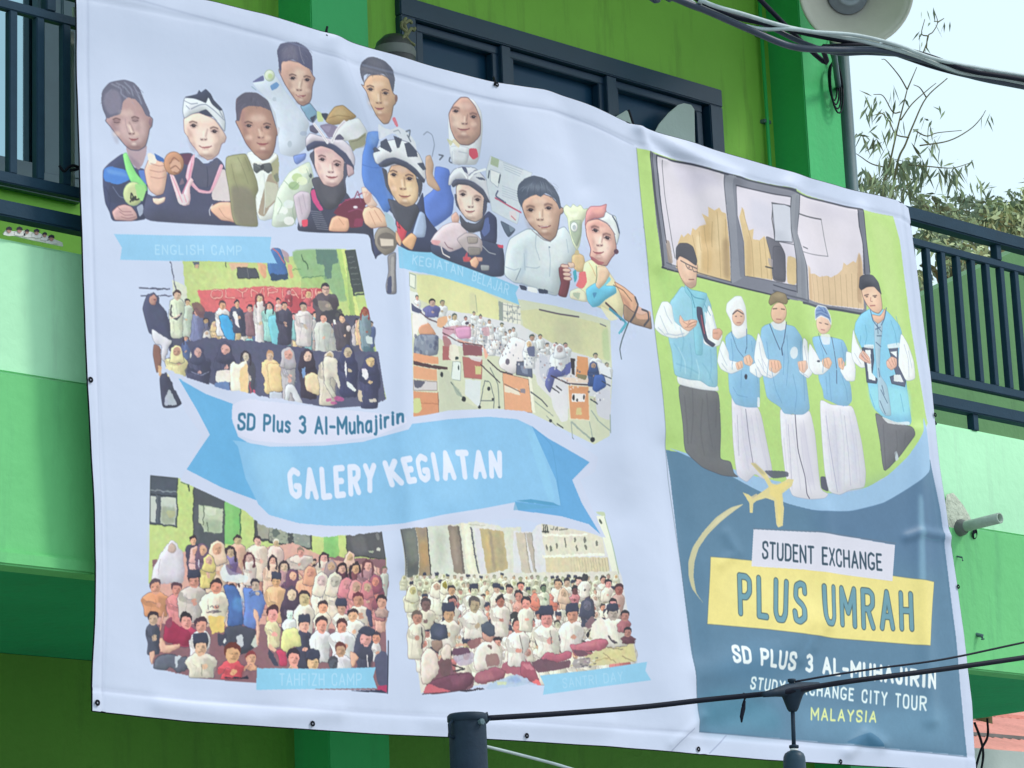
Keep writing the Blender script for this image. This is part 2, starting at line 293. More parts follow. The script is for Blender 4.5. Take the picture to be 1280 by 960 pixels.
    P('c8bccf', '155,510 200,480 262,490 265,600 235,660 200,700 180,640 170,580', ol='8a7f98', ow=.5); L('a89ab0', 1, '190,520 210,620', a=.7); L('a89ab0', 1, '215,500 235,590', a=.7)
    P('e0506c', '205,655 248,648 245,690 215,698'); 
    for i in range(9): L('a9aec4', .55, [(262+i*5, 600+i*13), (330+i*6, 606+i*13)], a=.8, sm=0)
    P('cc4f8c', '262,480 290,465 300,520 345,590 320,600 275,540'); P('c04a80', '440,560 520,510 470,580 430,600')
    P('6f3048', '400,610 470,540 560,515 600,520 640,480 640,540 600,560 590,690 510,700 480,640'); 
    for q in ('480,530 540,520 560,470 580,540', '560,500 600,480 640,490', '500,600 560,580 610,600', '620,470 600,520'): L('8a4468', 1.4, q, a=.9)
    E('e8e0ec', 545, 572, 14, 8, ol='a890a8'); P('8f3d60', '540,640 590,640 585,690 530,690', a=.7)
    P('e4b49c', '370,720 395,640 430,622 500,640 505,690 490,722', ol='8a5c5c'); L('c08a78', .9, '440,640 470,680', a=.8)
    P('e9c4ae', '585,610 600,575 640,560 690,580 735,650 730,690 690,690 640,700 600,670', ol='8a5c5c'); L('c08a78', 1, '660,590 700,660', a=.8); L('c08a78', 1, '630,600 665,680', a=.8)
    P('ecc8b4', '580,450 630,455 650,520 680,560 640,580 600,540', a=.8, ol='a87c78', ow=.5)
    P('50505f', '268,410 300,395 480,400 490,490 440,560 400,590 350,585 300,500', ol='3c3e50'); P('5f5f6c', '310,420 440,460 420,560 360,540', b=2, a=.6)
    P('e2c0c0', '285,220 340,200 450,235 480,300 478,390 440,440 400,455 345,440 310,380 285,310', ol='5a4858', ow=.9)
    P('f8e2e2', '310,290 400,330 450,380 420,430 360,420 320,360', b=3, a=.7); P('c09aa4', '288,225 340,205 440,240 460,280 380,270 300,260', b=2, a=.6)
    face(s, (338, 288), (432, 318), (392, 362), (398, 395), 42, k=1.1, dk='6a4450')
    P('54566e', '258,260 290,230 290,330 310,400 285,330 262,280'); P('54566e', '475,300 500,320 505,370 485,400 480,480 470,400')
    P('4c5070', '238,205 290,180 360,170 430,200 490,240 540,330 530,370 500,395 500,330 470,280 400,225 330,205 270,230 245,240', ol='3a3e58')
    P('d8d0e2', '235,215 235,165 262,130 330,150 400,165 470,165 520,210 545,280 540,330 490,250 420,200 350,180 290,178 250,200', ol='7a7a98')
    P('5e5a78', '260,90 300,80 320,120 300,135 262,120', ol='45486a'); P('8a80a0', '320,85 380,70 440,90 410,150 380,160 350,120'); P('5e5a78', '400,170 450,130 480,160 470,168'); P('a098b8', '330,90 400,85 380,130', a=.7)
    for q in ('290,80 340,140 370,185', '400,180 440,100 480,60'): L('ece8f4', 4, q); L('8884a4', .6, q, a=.6)
    P('c4a8b4', '490,310 530,330 540,370 500,392', ol='7a6478')
    # ---- tall boy in the back, blue panels, helmet boy 2
    fr(430, 60, 4.8)
    s.I(24, '100,120 180,45 300,110 325,290 300,400 340,490 460,560 440,620 180,620 110,540 210,450 100,230')
    s.I(26, '630,400 720,290 830,400 830,560 820,700 660,720 620,560')
    P('5d86d6', '135,505 220,500 190,600 170,640 210,700 250,800 300,940 240,1000 190,900 120,830 105,760 110,640 125,590', ol='4468b8', ow=.5); P('7aa4e8', '140,510 215,505 190,580 130,580', b=2, a=.7); L('4468c0', .8, '110,700 170,720 230,720', a=.6)
    P('5d7cd0', '545,705 635,725 640,850 660,900 650,1000 520,1090 470,1040 470,900 540,850', ol='4a66b4', ow=.5)
    P('dfe2ee', '205,450 245,480 280,490 330,470 380,500 430,560 440,640 300,500 200,560', a=.8); P('d8788c', '290,420 310,410 330,465 318,475')
    P('d0ac94', '130,200 160,160 230,155 275,180 300,270 325,290 315,330 300,345 292,400 270,450 240,455 200,410 160,330 140,260 105,215 125,225', ol='5a4a50', ow=1)
    P('54586e', '102,130 115,80 150,52 190,48 250,75 295,125 312,180 302,265 292,250 276,185 240,150 190,160 145,150 125,165 128,215 112,180')
    strands(s, '125,70 270,80 290,160 130,140', 24, ['7a7e92', '3c4054'], 4)
    P('6f6f80', '120,110 180,70 240,100 270,150 200,140 140,140', b=2, a=.6); P('f0d4b8', '150,250 200,200 220,330 200,340', b=2.5, a=.7)
    face(s, (165, 245), (255, 268), (215, 325), (218, 362), 32, k=1.05, dk='6a4840'); P('c09480', '215,400 290,380 285,430 240,450', b=1.2, a=.6); E('7a5a58', 318, 300, 9, 22, a=.8)
    # raised hook and hand
    L('6a7488', 1.6, '375,500 400,490 390,540 380,520 400,560'); L('8f9ab8', 1.3, '478,520 500,500 530,520 545,580 530,650'); L('5a6478', 1, '300,500 330,490 340,510', a=.5)
    P('c8a894', '490,650 520,640 540,700 530,760 580,850 560,860 500,820 490,760', ol='8a7068', ow=.5)
    s.text('7 CO', '568,668 700,700', '572,640 710,668', 1.6, '4a5266', a=.85)
    # hijab woman
    P('e0e4f0', '630,540 625,400 650,350 720,288 780,310 825,380 835,470 830,560 820,640 800,700 650,700 635,620', ol='a8b2cc', ow=.5)
    P('c8a298', '628,395 660,335 700,295 745,295 790,350 822,430 822,520 790,560 750,582 700,578 665,540 640,480', ol='5e4a58', ow=1)
    P('f0d8cc', '640,400 700,380 740,480 690,500 650,470', b=2.5, a=.6); P('b88c8c', '700,300 780,340 800,400 720,370', b=2, a=.5)
    face(s, (672, 378), (778, 412), (725, 452), (720, 488), 42, k=1.05, dk='5a4048', lip='b07478')
    P('d8dce8', '635,590 700,585 760,600 740,700 650,690', a=.9, ol='a8a8c0', ow=.4); P('cc5068', '755,600 800,600 812,650 780,670 752,640'); P('e8dcc0', '660,540 700,580 690,600 650,560'); P('c8c8a0', '615,540 660,560 640,590', a=.8)
    L('a0a4bc', .7, '690,620 740,630', a=.8); L('a0a4bc', .7, '650,620 650,680', a=.8)
    # helmet boy 2
    s.I(27, '170,690 180,560 260,510 350,500 440,560 500,680 500,780 470,900 430,1000 420,1160 300,1180 230,960')
    fr(470, 180, 4.8)
    P('3f4668', '60,390 110,440 100,600 180,640 320,650 380,640 400,560 330,480 290,420 280,280 240,380', ol='30344c', ow=.5)
    P('a6b8dc', '210,560 260,400 290,420 300,500 290,560 240,560', ol='7c8cb8', ow=.5)
    P('a9c4d8', '40,400 90,440 120,520 100,560 60,500'); P('cc4c5e', '110,450 170,440 190,500 150,600 120,560', ol='8a3040', ow=.5); L('6a2c3c', 1.2, '125,480 135,510 120,500'); 
    P('ddb08c', '140,590 210,530 245,560 215,640 160,615', ol='8a6050', ow=.6)
    P('4c4e5e', '60,330 90,340 240,360 260,400 200,530 170,520 100,450', ol='3a3c4c')
    P('debc9e', '62,180 90,130 180,120 240,190 255,260 250,330 225,365 180,380 130,360 90,310 62,240', ol='4a4450', ow=.9)
    P('f6dcb8', '160,220 230,220 240,320 200,350 170,310', b=3, a=.8); P('b48c80', '70,150 110,110 200,140 220,180 130,170', b=2, a=.6)
    face(s, (102, 185), (200, 208), (160, 268), (170, 315), 42, k=1.15, dk='5a3e3c', lip='b07060')
    P('4c4e5e', '25,140 60,160 62,240 90,320 50,260 40,200'); P('4c4e5e', '235,200 280,220 275,280 255,330 255,260')
    P('4a4e66', '5,120 50,90 110,82 180,110 250,150 295,215 285,235 240,190 180,140 110,115 50,140 20,140', ol='33384e')
    P('e6e8f4', '-10,110 -25,60 0,30 60,-20 130,-30 200,-10 260,60 290,130 300,200 292,215 240,150 180,105 110,80 50,92 5,125', ol='6a7090')
    for q in ('22,-12 62,-34 96,42 84,52 20,22', '106,-52 158,-30 140,22 126,24', '170,-4 200,-12 244,44 250,76 188,78', '246,116 284,110 302,152 282,158', '-12,18 20,44 -16,54 -24,32'): P('4a5068', q, sm=0)
    # small helmet child with trophy
    s.I(28, '430,240 440,170 520,110 640,130 700,300 690,400 780,600 770,790 700,795 320,650 320,560 440,460 470,420 450,300')
    P('40466a', '680,400 730,440 730,600 640,600 620,480 660,420', ol='333858', ow=.5); P('6476b4', '620,480 680,430 690,520 650,560', a=.8)
    P('434a68', '320,600 380,600 600,560 770,610 775,790 700,795 600,760 380,680 330,650', ol='30344c')
    P('d8c8d4', '322,585 350,540 400,490 450,470 500,470 560,540 520,620 440,650 400,620 340,600', ol='8a7c98', ow=.5); P('e0a0a8', '330,575 390,580 370,610 330,600', a=.8)
    P('dbb2a8', '455,470 450,430 480,405 500,440 495,470', ol='9a7878', ow=.4)
    P('b8acb4', '480,570 540,530 600,540 640,580 640,640 600,660 560,660 520,620', ol='7a7280', ow=.6)
    for (x, y, r, c) in ((575, 515, 26, 'd8d8d0'), (580, 575, 34, 'a49a98'), (590, 640, 40, '8f8888'), (545, 690, 26, 'c05860'), (620, 690, 22, 'd0a098'), (655, 740, 28, '9aa0a8')): P(c, [(x-r, y-r*.6), (x+r, y-r*.5), (x+r*.9, y+r*.6), (x-r*.8, y+r*.7)], ol='6a6470', ow=.6)
    P('e8b8a0', '560,700 600,670 620,710 600,745 570,730', ol='a06860', ow=.6); L('efe6ea', 1.4, '390,620 400,660 440,680'); L('6a4458', 1.2, '410,590 430,620 460,630', a=.7); P('c05064', '520,690 550,640 550,700', a=.9)
    L('c8ccd4', 1, '640,610 680,650 720,660', a=.8); P('d44c68', '730,600 770,605 768,622 740,622')
    P('4f5060', '500,420 540,470 600,480 640,450 660,420 640,520 560,530 510,490', ol='3a3c50')
    P('e8cac0', '480,250 520,225 620,260 665,320 662,400 640,445 600,468 545,450 505,400 482,330', ol='4a4450', ow=.9)
    P('fff0e8', '500,300 570,290 620,370 590,440 530,410', b=3, a=.6); P('c8a4a4', '490,240 600,250 650,310 560,280', b=2, a=.5)
    face(s, (522, 302), (612, 332), (570, 375), (565, 405), 34, k=1.05, dk='5a4448', lip='c08484')
    P('50526a', '468,300 485,300 485,350 510,410 480,370'); P('50526a', '650,320 672,330 668,400 640,445')
    P('55586e', '452,240 470,215 540,212 620,240 660,290 690,350 670,350 640,300 560,245 490,240 460,262', ol='3a3e54')
    P('dadcea', '432,245 440,190 470,150 520,135 600,140 650,190 690,250 705,330 690,350 650,270 590,225 520,205 465,215 448,250', ol='7a80a0')
    P('5a6080', '512,132 545,140 555,180 530,165'); P('8a90ae', '550,190 600,150 640,160 590,185'); P('565c78', '600,195 650,200 662,218 620,210'); L('f4f4fc', 2.4, '560,205 590,170 660,150'); L('f4f4fc', 2.4, '545,200 520,165 490,150')
    # certificate
    s.I(34, '690,70 940,170 860,300 880,480 840,490 700,400 700,280 660,180')
    P('d3dcea', '690,70 935,175 870,330 860,440 850,480 700,400 670,240 665,160', sm=0, ol='a4b0c4', ow=.5); P('a8b8a0', '696,72 742,92 735,140 690,120', sm=0); P('e6ecf2', '690,150 750,175 735,260 690,220', sm=0, ol='8a98b0', ow=.6)
    L('4a5468', 1.6, '684,160 678,200'); L('4a5468', 1.8, '748,185 740,230'); L('c05878', 1.8, '720,320 800,370 870,410'); L('4a5478', 1.6, '735,280 720,310 780,350')
    for i in range(4): L('8a98b4', .6, [(765+i*3, 110+i*14), (880-i*6, 155+i*13)], a=.7, sm=0)
    for i in range(5): L('9aa6c0', .6, [(760, 250+i*14), (850, 285+i*14)], a=.6, sm=0)
    P('e8d8e0', '800,400 840,400 850,450 810,455', a=.7); L('c86070', 1, '815,430 840,455')
    P('5a6880', '748,455 845,510 800,560 775,520', ol='3a4460'); P('8a9ab0', '800,480 840,510 810,530', a=.8)
    # ---- white shirt boy and cap boy (F)
    fr(620, 200, 4.8)
    s.I(29, '120,200 150,110 230,85 340,140 390,290 420,330 470,480 520,600 380,640 360,820 100,740 50,690 60,500 190,430 150,300')
    P('d3dfea', '50,690 60,560 85,470 190,410 240,420 300,490 360,420 400,400 440,460 480,560 450,620 380,650 370,800 350,820 150,740 110,735', ol='7f90ac')
    P('b8c8dc', '130,700 170,600 175,500 190,560 180,660 150,730', b=1.5, a=.8); P('e8eef6', '240,480 330,500 400,480 400,640 250,660', b=4, a=.6)
    for q in ('240,440 235,520 260,600', '310,520 320,600 315,700', '60,640 110,660 140,650', '180,640 240,650 260,640', '150,735 220,760 340,800', '410,480 420,560', '170,560 175,660'): L('93a4bc', .9, q, a=.6)
    L('5a6a84', .8, '120,720 150,650', a=.8); E('5a6a88', 314, 525, 4, 4); P('3a425c', '140,745 185,758 185,785 150,775'); P('3a425c', '250,770 305,780 308,805 255,800'); P('e8ecf4', '190,755 245,770 250,800 190,785')
    P('caa698', '152,270 175,225 260,200 330,225 372,280 400,295 392,320 375,330 365,400 350,460 320,490 280,470 245,430 205,390 175,340', ol='4e4450', ow=1)
    P('4e5870', '125,200 132,150 170,110 225,92 290,112 340,160 372,220 384,290 372,300 350,240 318,215 290,200 262,225 230,205 160,245 155,290 135,250')
    strands(s, '150,120 330,120 350,200 150,200', 30, ['7c8aa4', '39435c', '94a2b8'], 5)
    P('78849a', '150,170 210,140 300,160 350,210 300,180 220,180', b=2, a=.7)
    for q in ('230,150 225,205', '260,150 262,222', '290,160 300,205', '200,160 190,225'): L('3a4258', .7, q, a=.6)
    P('f2d8c8', '200,320 270,260 330,320 320,400 260,420', b=3, a=.7)
    face(s, (205, 300), (308, 290), (260, 358), (285, 402), 42, k=1.15, dk='6a4440'); L('fff', 1, '262,402 305,398', a=.6); L('5a4450', 1, '215,420 280,480 320,492', a=.6)
    # trophy
    s.I(35, '390,290 420,250 500,270 540,290 510,430 480,550 530,640 540,830 450,850 430,640')
    P('dce4cc', '395,290 415,270 440,290 455,265 480,285 500,270 520,300 545,290 530,340 505,380 500,450 485,520 468,550 445,500 425,420 420,350 400,320', ol='98a890', ow=.6)
    P('a6b4a4', '430,370 505,360 500,450 470,530 440,460', ol='7c8c80', ow=.5); E('f0f2f4', 458, 405, 22, 30, ol='8a98a0'); E('b4c0cc', 458, 408, 11, 16); P('f4f8ea', '410,300 450,330 500,310 470,350 430,345', b=.8, a=.8)
    P('ddbf96', '440,580 470,560 510,580 520,640 500,680 460,670 440,620', ol='a08460', ow=.6); P('c8b890', '460,545 480,545 485,575 455,575')
    # cap boy
    s.I(30, '520,430 525,300 650,265 730,350 735,430 720,560 680,620 700,720 830,820 920,930 900,960 740,1180 640,1000 500,880 360,820 370,640')
    P('e8e0bc', '510,620 560,600 640,640 680,700 720,760 760,860 740,960 680,920 600,890 540,870 490,800', ol='a89c80', ow=.5)
    P('6cc0e4', '520,780 580,740 640,760 700,760 710,800 640,840 600,880 560,890 530,850', ol='4a9cc0', ow=.5); P('7cc8e0', '640,680 680,720 640,760 600,770 580,740'); P('4a88b8', '560,800 590,800 570,840', a=.8)
    P('e8c8b0', '590,640 650,650 670,690 640,740 600,780 580,760', ol='b08a78', ow=.5); P('e87880', '480,680 520,670 530,740 500,780 460,760 480,720'); P('ece8d0', '430,790 480,770 520,800 530,860 430,835', ol='a8a490', ow=.5); P('9fb4a4', '445,800 490,800 480,845 450,820', a=.7); P('4aa8c0', '445,670 465,660 470,720 455,745')
    L('c89868', .9, '540,620 560,650 580,700', a=.7); L('5c8c70', .9, '585,640 590,700 582,740')
    P('7c4450', '365,650 400,630 420,660 430,740 410,830 362,815 380,740 370,700', ol='58303c'); 
    for (x, y) in ((400, 640), (410, 665), (412, 690), (415, 715)): E('e8c8bc', x, y, 24, 12, .15, ol='8a5058')
    P('e6c8b8', '415,620 450,620 460,645 430,655', ol='9a6c60', ow=.5)
    P('dcb0a8', '525,400 535,365 600,355 660,380 700,440 712,530 700,570 680,590 650,640 610,635 560,600 545,580 555,540 530,460', ol='6a4050', ow=1)
    P('a05060', '640,620 600,640 550,600 555,580 600,610', a=.7); P('f8e0d8', '570,440 640,460 680,520 640,600 590,560', b=3, a=.8); P('c88c8c', '530,400 600,370 660,400 600,410 550,440', b=2, a=.5)
    face(s, (585, 425), (655, 470), (608, 515), (600, 562), 38, k=1.15, dk='5a3440', lip='c07078', tilt=.5); E('5a3a50', 710, 553, 15, 16)
    P('dc9aa0', '522,400 535,310 560,280 620,280 658,265 650,300 660,330 640,350 580,350 540,370', ol='9a5868'); P('e8b0a8', '550,300 620,290 650,310 600,330', b=1.5, a=.7)
    P('dfe6ee', '640,345 650,310 680,330 710,340 725,400 735,440 712,520 700,440 660,385 600,355', ol='6a7890'); L('3f4a68', 1.7, '692,340 715,380 730,440'); L('7a6070', .9, '540,370 600,352 660,382 705,450', a=.8)
    # arm of cap boy down to cuff
    P('dcae94', '690,730 760,770 830,830 840,900 800,960 760,900 730,800', ol='8a5c4c'); P('b08070', '720,790 790,860 800,950 770,900', b=1.2, a=.7); L('5a4038', 1.2, '690,755 750,785 800,850', a=.7)
    fr(640, 240, 4.)
    P('9a8070', '545,560 590,600 640,620 680,600 690,690 660,680 600,665 545,640', ol='4a4048'); P('d8a894', '600,560 650,590 685,600 680,640 610,640', a=.8)
    L('4a4854', 2.4, '605,530 620,570 600,620 580,650'); L('4a4854', 2.2, '640,590 670,600 675,640 650,670'); L('54424c', 2.6, '455,560 500,600 530,640'); L('4a90b0', 3.2, '475,590 520,625 560,660 530,700'); L('4a5a68', 1.5, '570,655 535,740 520,790 526,840'); L('5ab0cc', 2.4, '560,660 520,710')
    P('e6e2bc', '420,570 480,600 520,640 470,650', a=.8)
    # ---- wrench-like trophy in the middle
    s.I(36, '590,180 650,170 700,230 700,290 685,515 640,510 650,330 590,260')
    fr(320, 240, 4.)
    P('40466a', '560,190 600,260 640,300 600,320 590,340 575,240', ol='30344c')
    P('8f8782', '590,215 610,180 650,175 690,210 700,250 680,300 640,320 605,290 590,260', ol='5c5658'); E('6f6868', 645, 245, 44, 42, a=.8); P('d8ccc4', '615,232 680,238 680,272 620,272', sm=0, ol='8a807c', ow=.6)
    P('8a8890', '650,320 690,300 685,400 690,515 645,512 640,470 655,400', ol='50546c'); P('b4b0b4', '665,330 680,320 676,500 662,500', a=.7); P('454c70', '650,430 668,420 668,510 645,510', a=.9)
    P('e0b090', '690,190 720,250 710,275 690,240', ol='9a7060', ow=.5)
def pe(s, x, y, r, body, bw, bh, kind='h', skin='d8b0a0', hair='3a3444', rt=0, ol='40405a', hood=None):
    """one small printed person: x, y head centre, r head radius (photo px), body half width and height"""
    P, L, E = s.P, s.L, s.E; d = rt; F0 = s.f; s.fr(); RJ = s.rj
    w = bw*RJ.uniform(.85, 1.12); d += w*RJ.uniform(-.25, .25); sk = hx(skin)*RJ.uniform(.92, 1.06, 3)*RJ.uniform(.93, 1.05); skin = np.clip(sk, 0, 1); x += r*RJ.uniform(-.15, .15)
    j = lambda k: RJ.uniform(-.14, .14)*w
    P(body, [(x-w*.45, y+r*.8), (x+w*.45, y+r*.8), (x+w*.95, y+r*1.5+j(0)), (x+w*1.08+d*.6, y+r+bh*.35), (x+w*.8+d+j(0), y+r+bh*.62), (x+w*.9+d, y+r+bh), (x-w*.9+d, y+r+bh), (x-w*.82+d+j(0), y+r+bh*.62), (x-w*1.1+d*.6, y+r+bh*.33), (x-w*.95, y+r*1.5)], ol=ol, ow=.45, oa=.75)
    c = hx(body); up = np.clip(c*1.1+.04, 0, 1); dn = c*.74
    P(dn, [(x+w*.2, y+r*1.3), (x+w*.95, y+r*1.7), (x+w+d, y+r+bh*.6), (x+w*.7+d, y+r+bh), (x+w*.25+d, y+r+bh*.7)], a=.45, b=.5)
    P(up, [(x-w*.75, y+r*1.5), (x-w*.1, y+r*1.4), (x-w*.1+d, y+r+bh*.6), (x-w*.7+d, y+r+bh*.5)], a=.5, b=.4)
    if RJ.rand() < .6:
        ay = y+r+bh*RJ.uniform(.3, .5); L(np.clip(c*.9, 0, 1), w*.34, [(x-w*.9, y+r*2), (x-w*.8+d, ay), (x+w*.05+d, ay+r*.3)]); L(ol, .4, [(x-w*.65, y+r*2.2), (x-w*.5+d, ay-r*.3), (x+w*.05+d, ay)], a=.6); E(skin, x+w*.15+d, ay+r*.2, r*.38, r*.32, a=.95)
    if RJ.rand() < .5: ay = y+r+bh*.42; L(np.clip(c*.85, 0, 1), w*.3, [(x+w*.85, y+r*2), (x+w*.85+d, ay), (x+w*.3+d, ay+r*.2)]); E(skin, x+w*.2+d, ay+r*.25, r*.36, r*.3, a=.95)
    L(dn, .55, [(x-w*.5, y+r*2), (x-w*.35+d, y+r+bh*.5), (x-w*.5+d, y+r+bh*.9)], a=.6); L(dn, .5, [(x+w*.1+j(0), y+r*1.9), (x+w*.2+d, y+r+bh*.7)], a=.6)
    if kind == 'j':
        h = hood or body
        P(h, [(x, y-r*1.25), (x+r*.95, y-r*.6), (x+r*1.15, y+r*.6), (x+r*1.5, y+r*2), (x, y+r*2.5), (x-r*1.5, y+r*2), (x-r*1.15, y+r*.6), (x-r*.95, y-r*.6)], ol=ol, ow=.4)
        E(skin, x+r*.05, y+r*.1, r*.68, r*.82)
    else:
        E(hair, x, y-r*.22, r*.84, r*.88); E(skin, x+r*.05, y+r*.22, r*.7, r*.92); 
        if kind == 'l': L(hair, r*.45, [(x-r*.8, y-r*.3), (x-r*1.0, y+r), (x-r*.9, y+r*2)]); L(hair, r*.45, [(x+r*.8, y-r*.3), (x+r*1.05, y+r), (x+r*.95, y+r*1.9)])
        if kind == 'k': P('3c3f58', [(x-r*.95, y-r*.35), (x-r*.85, y-r*1.45), (x+r*.75, y-r*1.5), (x+r*.95, y-r*.35)], ol='2c2e44', ow=.4)
        else: P(hair, [(x-r*.8, y+r*.05), (x-r*.82, y-r*.6), (x-r*RJ.uniform(-.4, .4), y-r*1.2), (x+r*.82, y-r*.65), (x+r*.8, y), (x+r*.6, y-r*.4), (x, y-r*.55), (x-r*.6, y-r*.35)])
    dk = hx(skin)*.6; t = RJ.uniform(-.12, .2)*r
    E(dk, x+r*.35, y+r*.35, r*.3, r*.5, a=.35, b=.3)
    if r > 3.6:
        E(dk, x-r*.28+t, y+r*.08, r*.16, r*.1, a=.75); E(dk, x+r*.28+t, y+r*.1, r*.16, r*.1, a=.75); E(dk, x+t, y+r*.42, r*.14, r*.1, a=.45); L(hx(skin)*.66, r*.13, [(x-r*.2+t, y+r*.66), (x+r*.2+t, y+r*.68)], a=.7)
    else: L(dk, r*.16, [(x-r*.38+t, y+r*.08), (x+r*.4+t, y+r*.1)], a=.5); E(dk, x+t, y+r*.6, r*.22, r*.1, a=.45)
    E(np.clip(hx(skin)*1.12, 0, 1), x-r*.2, y+r*.3, r*.22, r*.3, a=.5, b=.15)
    s.f = F0

def photo1(s):
    P, L, E, fr = s.P, s.L, s.E, s.fr; R = np.random.RandomState(3); fr()
    s.I(10, '170,330 442,312 482,505 470,512 330,520 232,470 232,482 205,515 196,512 186,430')
    P('c9cfe6', '205,330 222,330 228,400 214,372', sm=0, a=.6)
    P('bccf8a', '221,329 300,329 442,312 480,500 330,515 232,450 229,400', sm=0)
    P('c6d494', '225,340 300,335 380,350 430,400 300,400 228,370', b=3, a=.6)
    P('d5dcd0', '208,352 226,360 230,400 212,395', sm=0); L('454a66', 1.3, '206,330 210,345 213,366'); L('4a4e68', 1.5, '168,362 206,364', sm=0); L('4a4e68', 1.3, '170,372 208,371', sm=0)
    P('8fb388', '357,313 442,312 450,370 420,380 400,345 372,350', b=.5); P('5f7f78', '391,313 418,313 420,330 412,332 411,348 403,350 401,331 393,330', sm=0); P('b6d282', '418,312 424,312 445,420 436,400', sm=0); P('d3e090', '424,312 430,312 448,400 442,405', sm=0); P('86a870', '430,320 436,420 446,430 440,380', sm=0, a=.6)
    P('454c52', '429,314 442,313 453,369 439,369', sm=0, ol='2e363c'); 
    for i in range(6): L('8a9494', .7, [(432+i*1.5, 322+i*7), (440+i*1.7, 321+i*7)], a=.7, sm=0)
    L('b8cc90', 1, '441,367 452,366', sm=0)
    P('8fb47c', '372,350 405,346 405,365 372,362', sm=0, a=.5); L('5e8468', 1, '373,349 403,346'); L('49684f', 1.6, '373,320 375,328 380,331 381,337'); L('6a9468', .9, '362,338 372,338')
    # cut off figures along the top
    P('5a6478', '233,330 241,330 241,337 235,337', sm=0); E('caa890', 238, 335, 3, 2.5); L('4a5a50', 1.6, '275,331 275,336'); P('d8b49c', '279,331 304,331 303,337 290,337 282,341', sm=0)
    P('4e5260', '290,337 314,338 318,350 290,350', sm=0, ol='23262c'); L('8a8c94', .6, '303,338 304,349'); P('e2b492', '315,330 322,330 328,348 324,350 318,342', sm=0)
    P('4a72b0', '334,312 346,312 356,345 355,351 333,351 328,332', ol='34406a', ow=.6); P('344a6a', '332,344 355,344 356,351 333,352', sm=0); L('c86a70', 1.6, '336,313 342,317 350,330'); P('dba488', '320,332 327,333 328,348 324,350 320,345'); P('dba488', '355,330 361,334 362,349 358,350 356,340'); P('a88a98', '346,312 356,318 358,330 352,328', a=.8)
    # red backdrop with lettering
    P('d87078', '239,366 330,360 400,362 402,392 330,396 258,404 246,392', sm=0); P('b04858', '355,372 378,368 380,392 358,392', a=.8)
    s.text('OLYMPIADE', '256,376 330,372 402,374', '255,366 330,362 402,364', 1.6, 'efb8b0', a=.85, ol='a03c4c', ow=.5, gap=.2)
    for q in ('262,378 300,374', '330,372 345,380 360,374', '300,380 330,378', '380,376 398,378'): L('b8505c', 1.4, q, a=.6)
    # random fill
    fill = ['4a4a66', 'd8d4da', '8fc4cc', 'c8c0c8', '50506a', 'e0c8a0', '6a6a8a', 'b0a4a8', '5f6fa0']
    P('555670', '200,402 240,392 330,392 455,396 478,500 460,508 330,515 258,482 205,440', sm=0)
    for i in range(70):
        x = R.uniform(215, 462); y = R.uniform(392, 430) ; pe(s, x, y, 3.6, fill[R.randint(len(fill))], 6, 26, 'hlj'[R.randint(3)], skin=['dcb6a6', 'c9a090'][R.randint(2)])
    # back rows
    pe(s, 238, 392, 4.5, '7f84b0', 8, 34, 'h'); pe(s, 227, 380, 4.2, 'c8d4cc', 7, 40, 'h'); P('7a5a62', '231,380 240,379 248,390 248,402 240,398', a=.9)
    pe(s, 269, 384, 5.6, 'e0dce4', 10, 34, 'h', hair='5a4450'); P('4aa4e0', '266,397 278,396 286,418 284,440 272,424 267,410', ol='1c3050'); 
    pe(s, 289, 382, 5, '4a4c68', 8, 32, 'h'); P('e8e4ec', '283,392 288,390 292,412 286,408'); pe(s, 306, 388, 4.6, '8a6a78', 7, 30); pe(s, 318, 374, 5.4, 'dcd6dc', 8, 58, 'l', hair='6a3848'); pe(s, 331, 384, 5, '9ed0d0', 9, 40, 'l'); P('7cc4d8', '328,397 348,395 350,434 335,436', ol='5a8ca0', ow=.5); pe(s, 342, 378, 3.6, 'e0c0c0', 4, 10)
    pe(s, 356, 366, 4, 'a84c5c', 5, 14, hair='b04858'); pe(s, 382, 368, 5, 'c86874', 6, 10, hair='b04858'); pe(s, 396, 368, 5, 'd0808a', 6, 10, hair='b04858')
    pe(s, 351, 384, 5, '4c4a62', 10, 44); pe(s, 376, 385, 5.6, 'd8d2d8', 10, 44); L('a8a4ac', .7, '368,396 384,396 382,420'); pe(s, 404, 362, 7, '5a5260', 14, 36, skin='e0b8a8'); P('a09890', '393,376 408,378 414,390 396,390', a=.7); P('40404e', '398,390 424,386 426,402 404,402', a=.8); L('5a4a50', .5, '400,362 408,362')
    pe(s, 401, 398, 5.4, 'c4c8c8', 11, 44, hair='4a4450'); P('b4bcbc', '400,408 416,410 420,440 404,440', a=.6); pe(s, 424, 398, 5, '57505f', 10, 36); E('d8c8cc', 433, 411, 3, 4.5, ol='4a4050', ow=.4); P('efe8ec', '413,399 417,399 417,407 414,406')
    pe(s, 453, 390, 5, '7f94a4', 7, 46, 'l', hair='8a3c44', skin='a86858'); P('c8d4dc', '454,420 463,422 463,430 457,430'); L('e2b8a4', 2, '443,406 446,430 452,448'); P('4a6a7a', '450,432 466,436 466,444 452,442', a=.7)
    pe(s, 214, 371, 5.8, 'd4dccc', 8, 48, hair='4a3a42'); L('4a4858', 2.2, '208,384 206,396 214,402 220,394'); L('e4ccc0', 1.4, '207,400 214,398 218,396')
    P('4c5070', '174,380 178,370 186,368 192,374 193,382 202,392 207,420 209,440 200,432 184,420 180,418 175,400 172,388', ol='3a3e58'); E('b88c88', 185, 377, 5, 6.5, ol='5a4858', ow=.5); E('7a4a50', 187, 377, 2, 1.2)
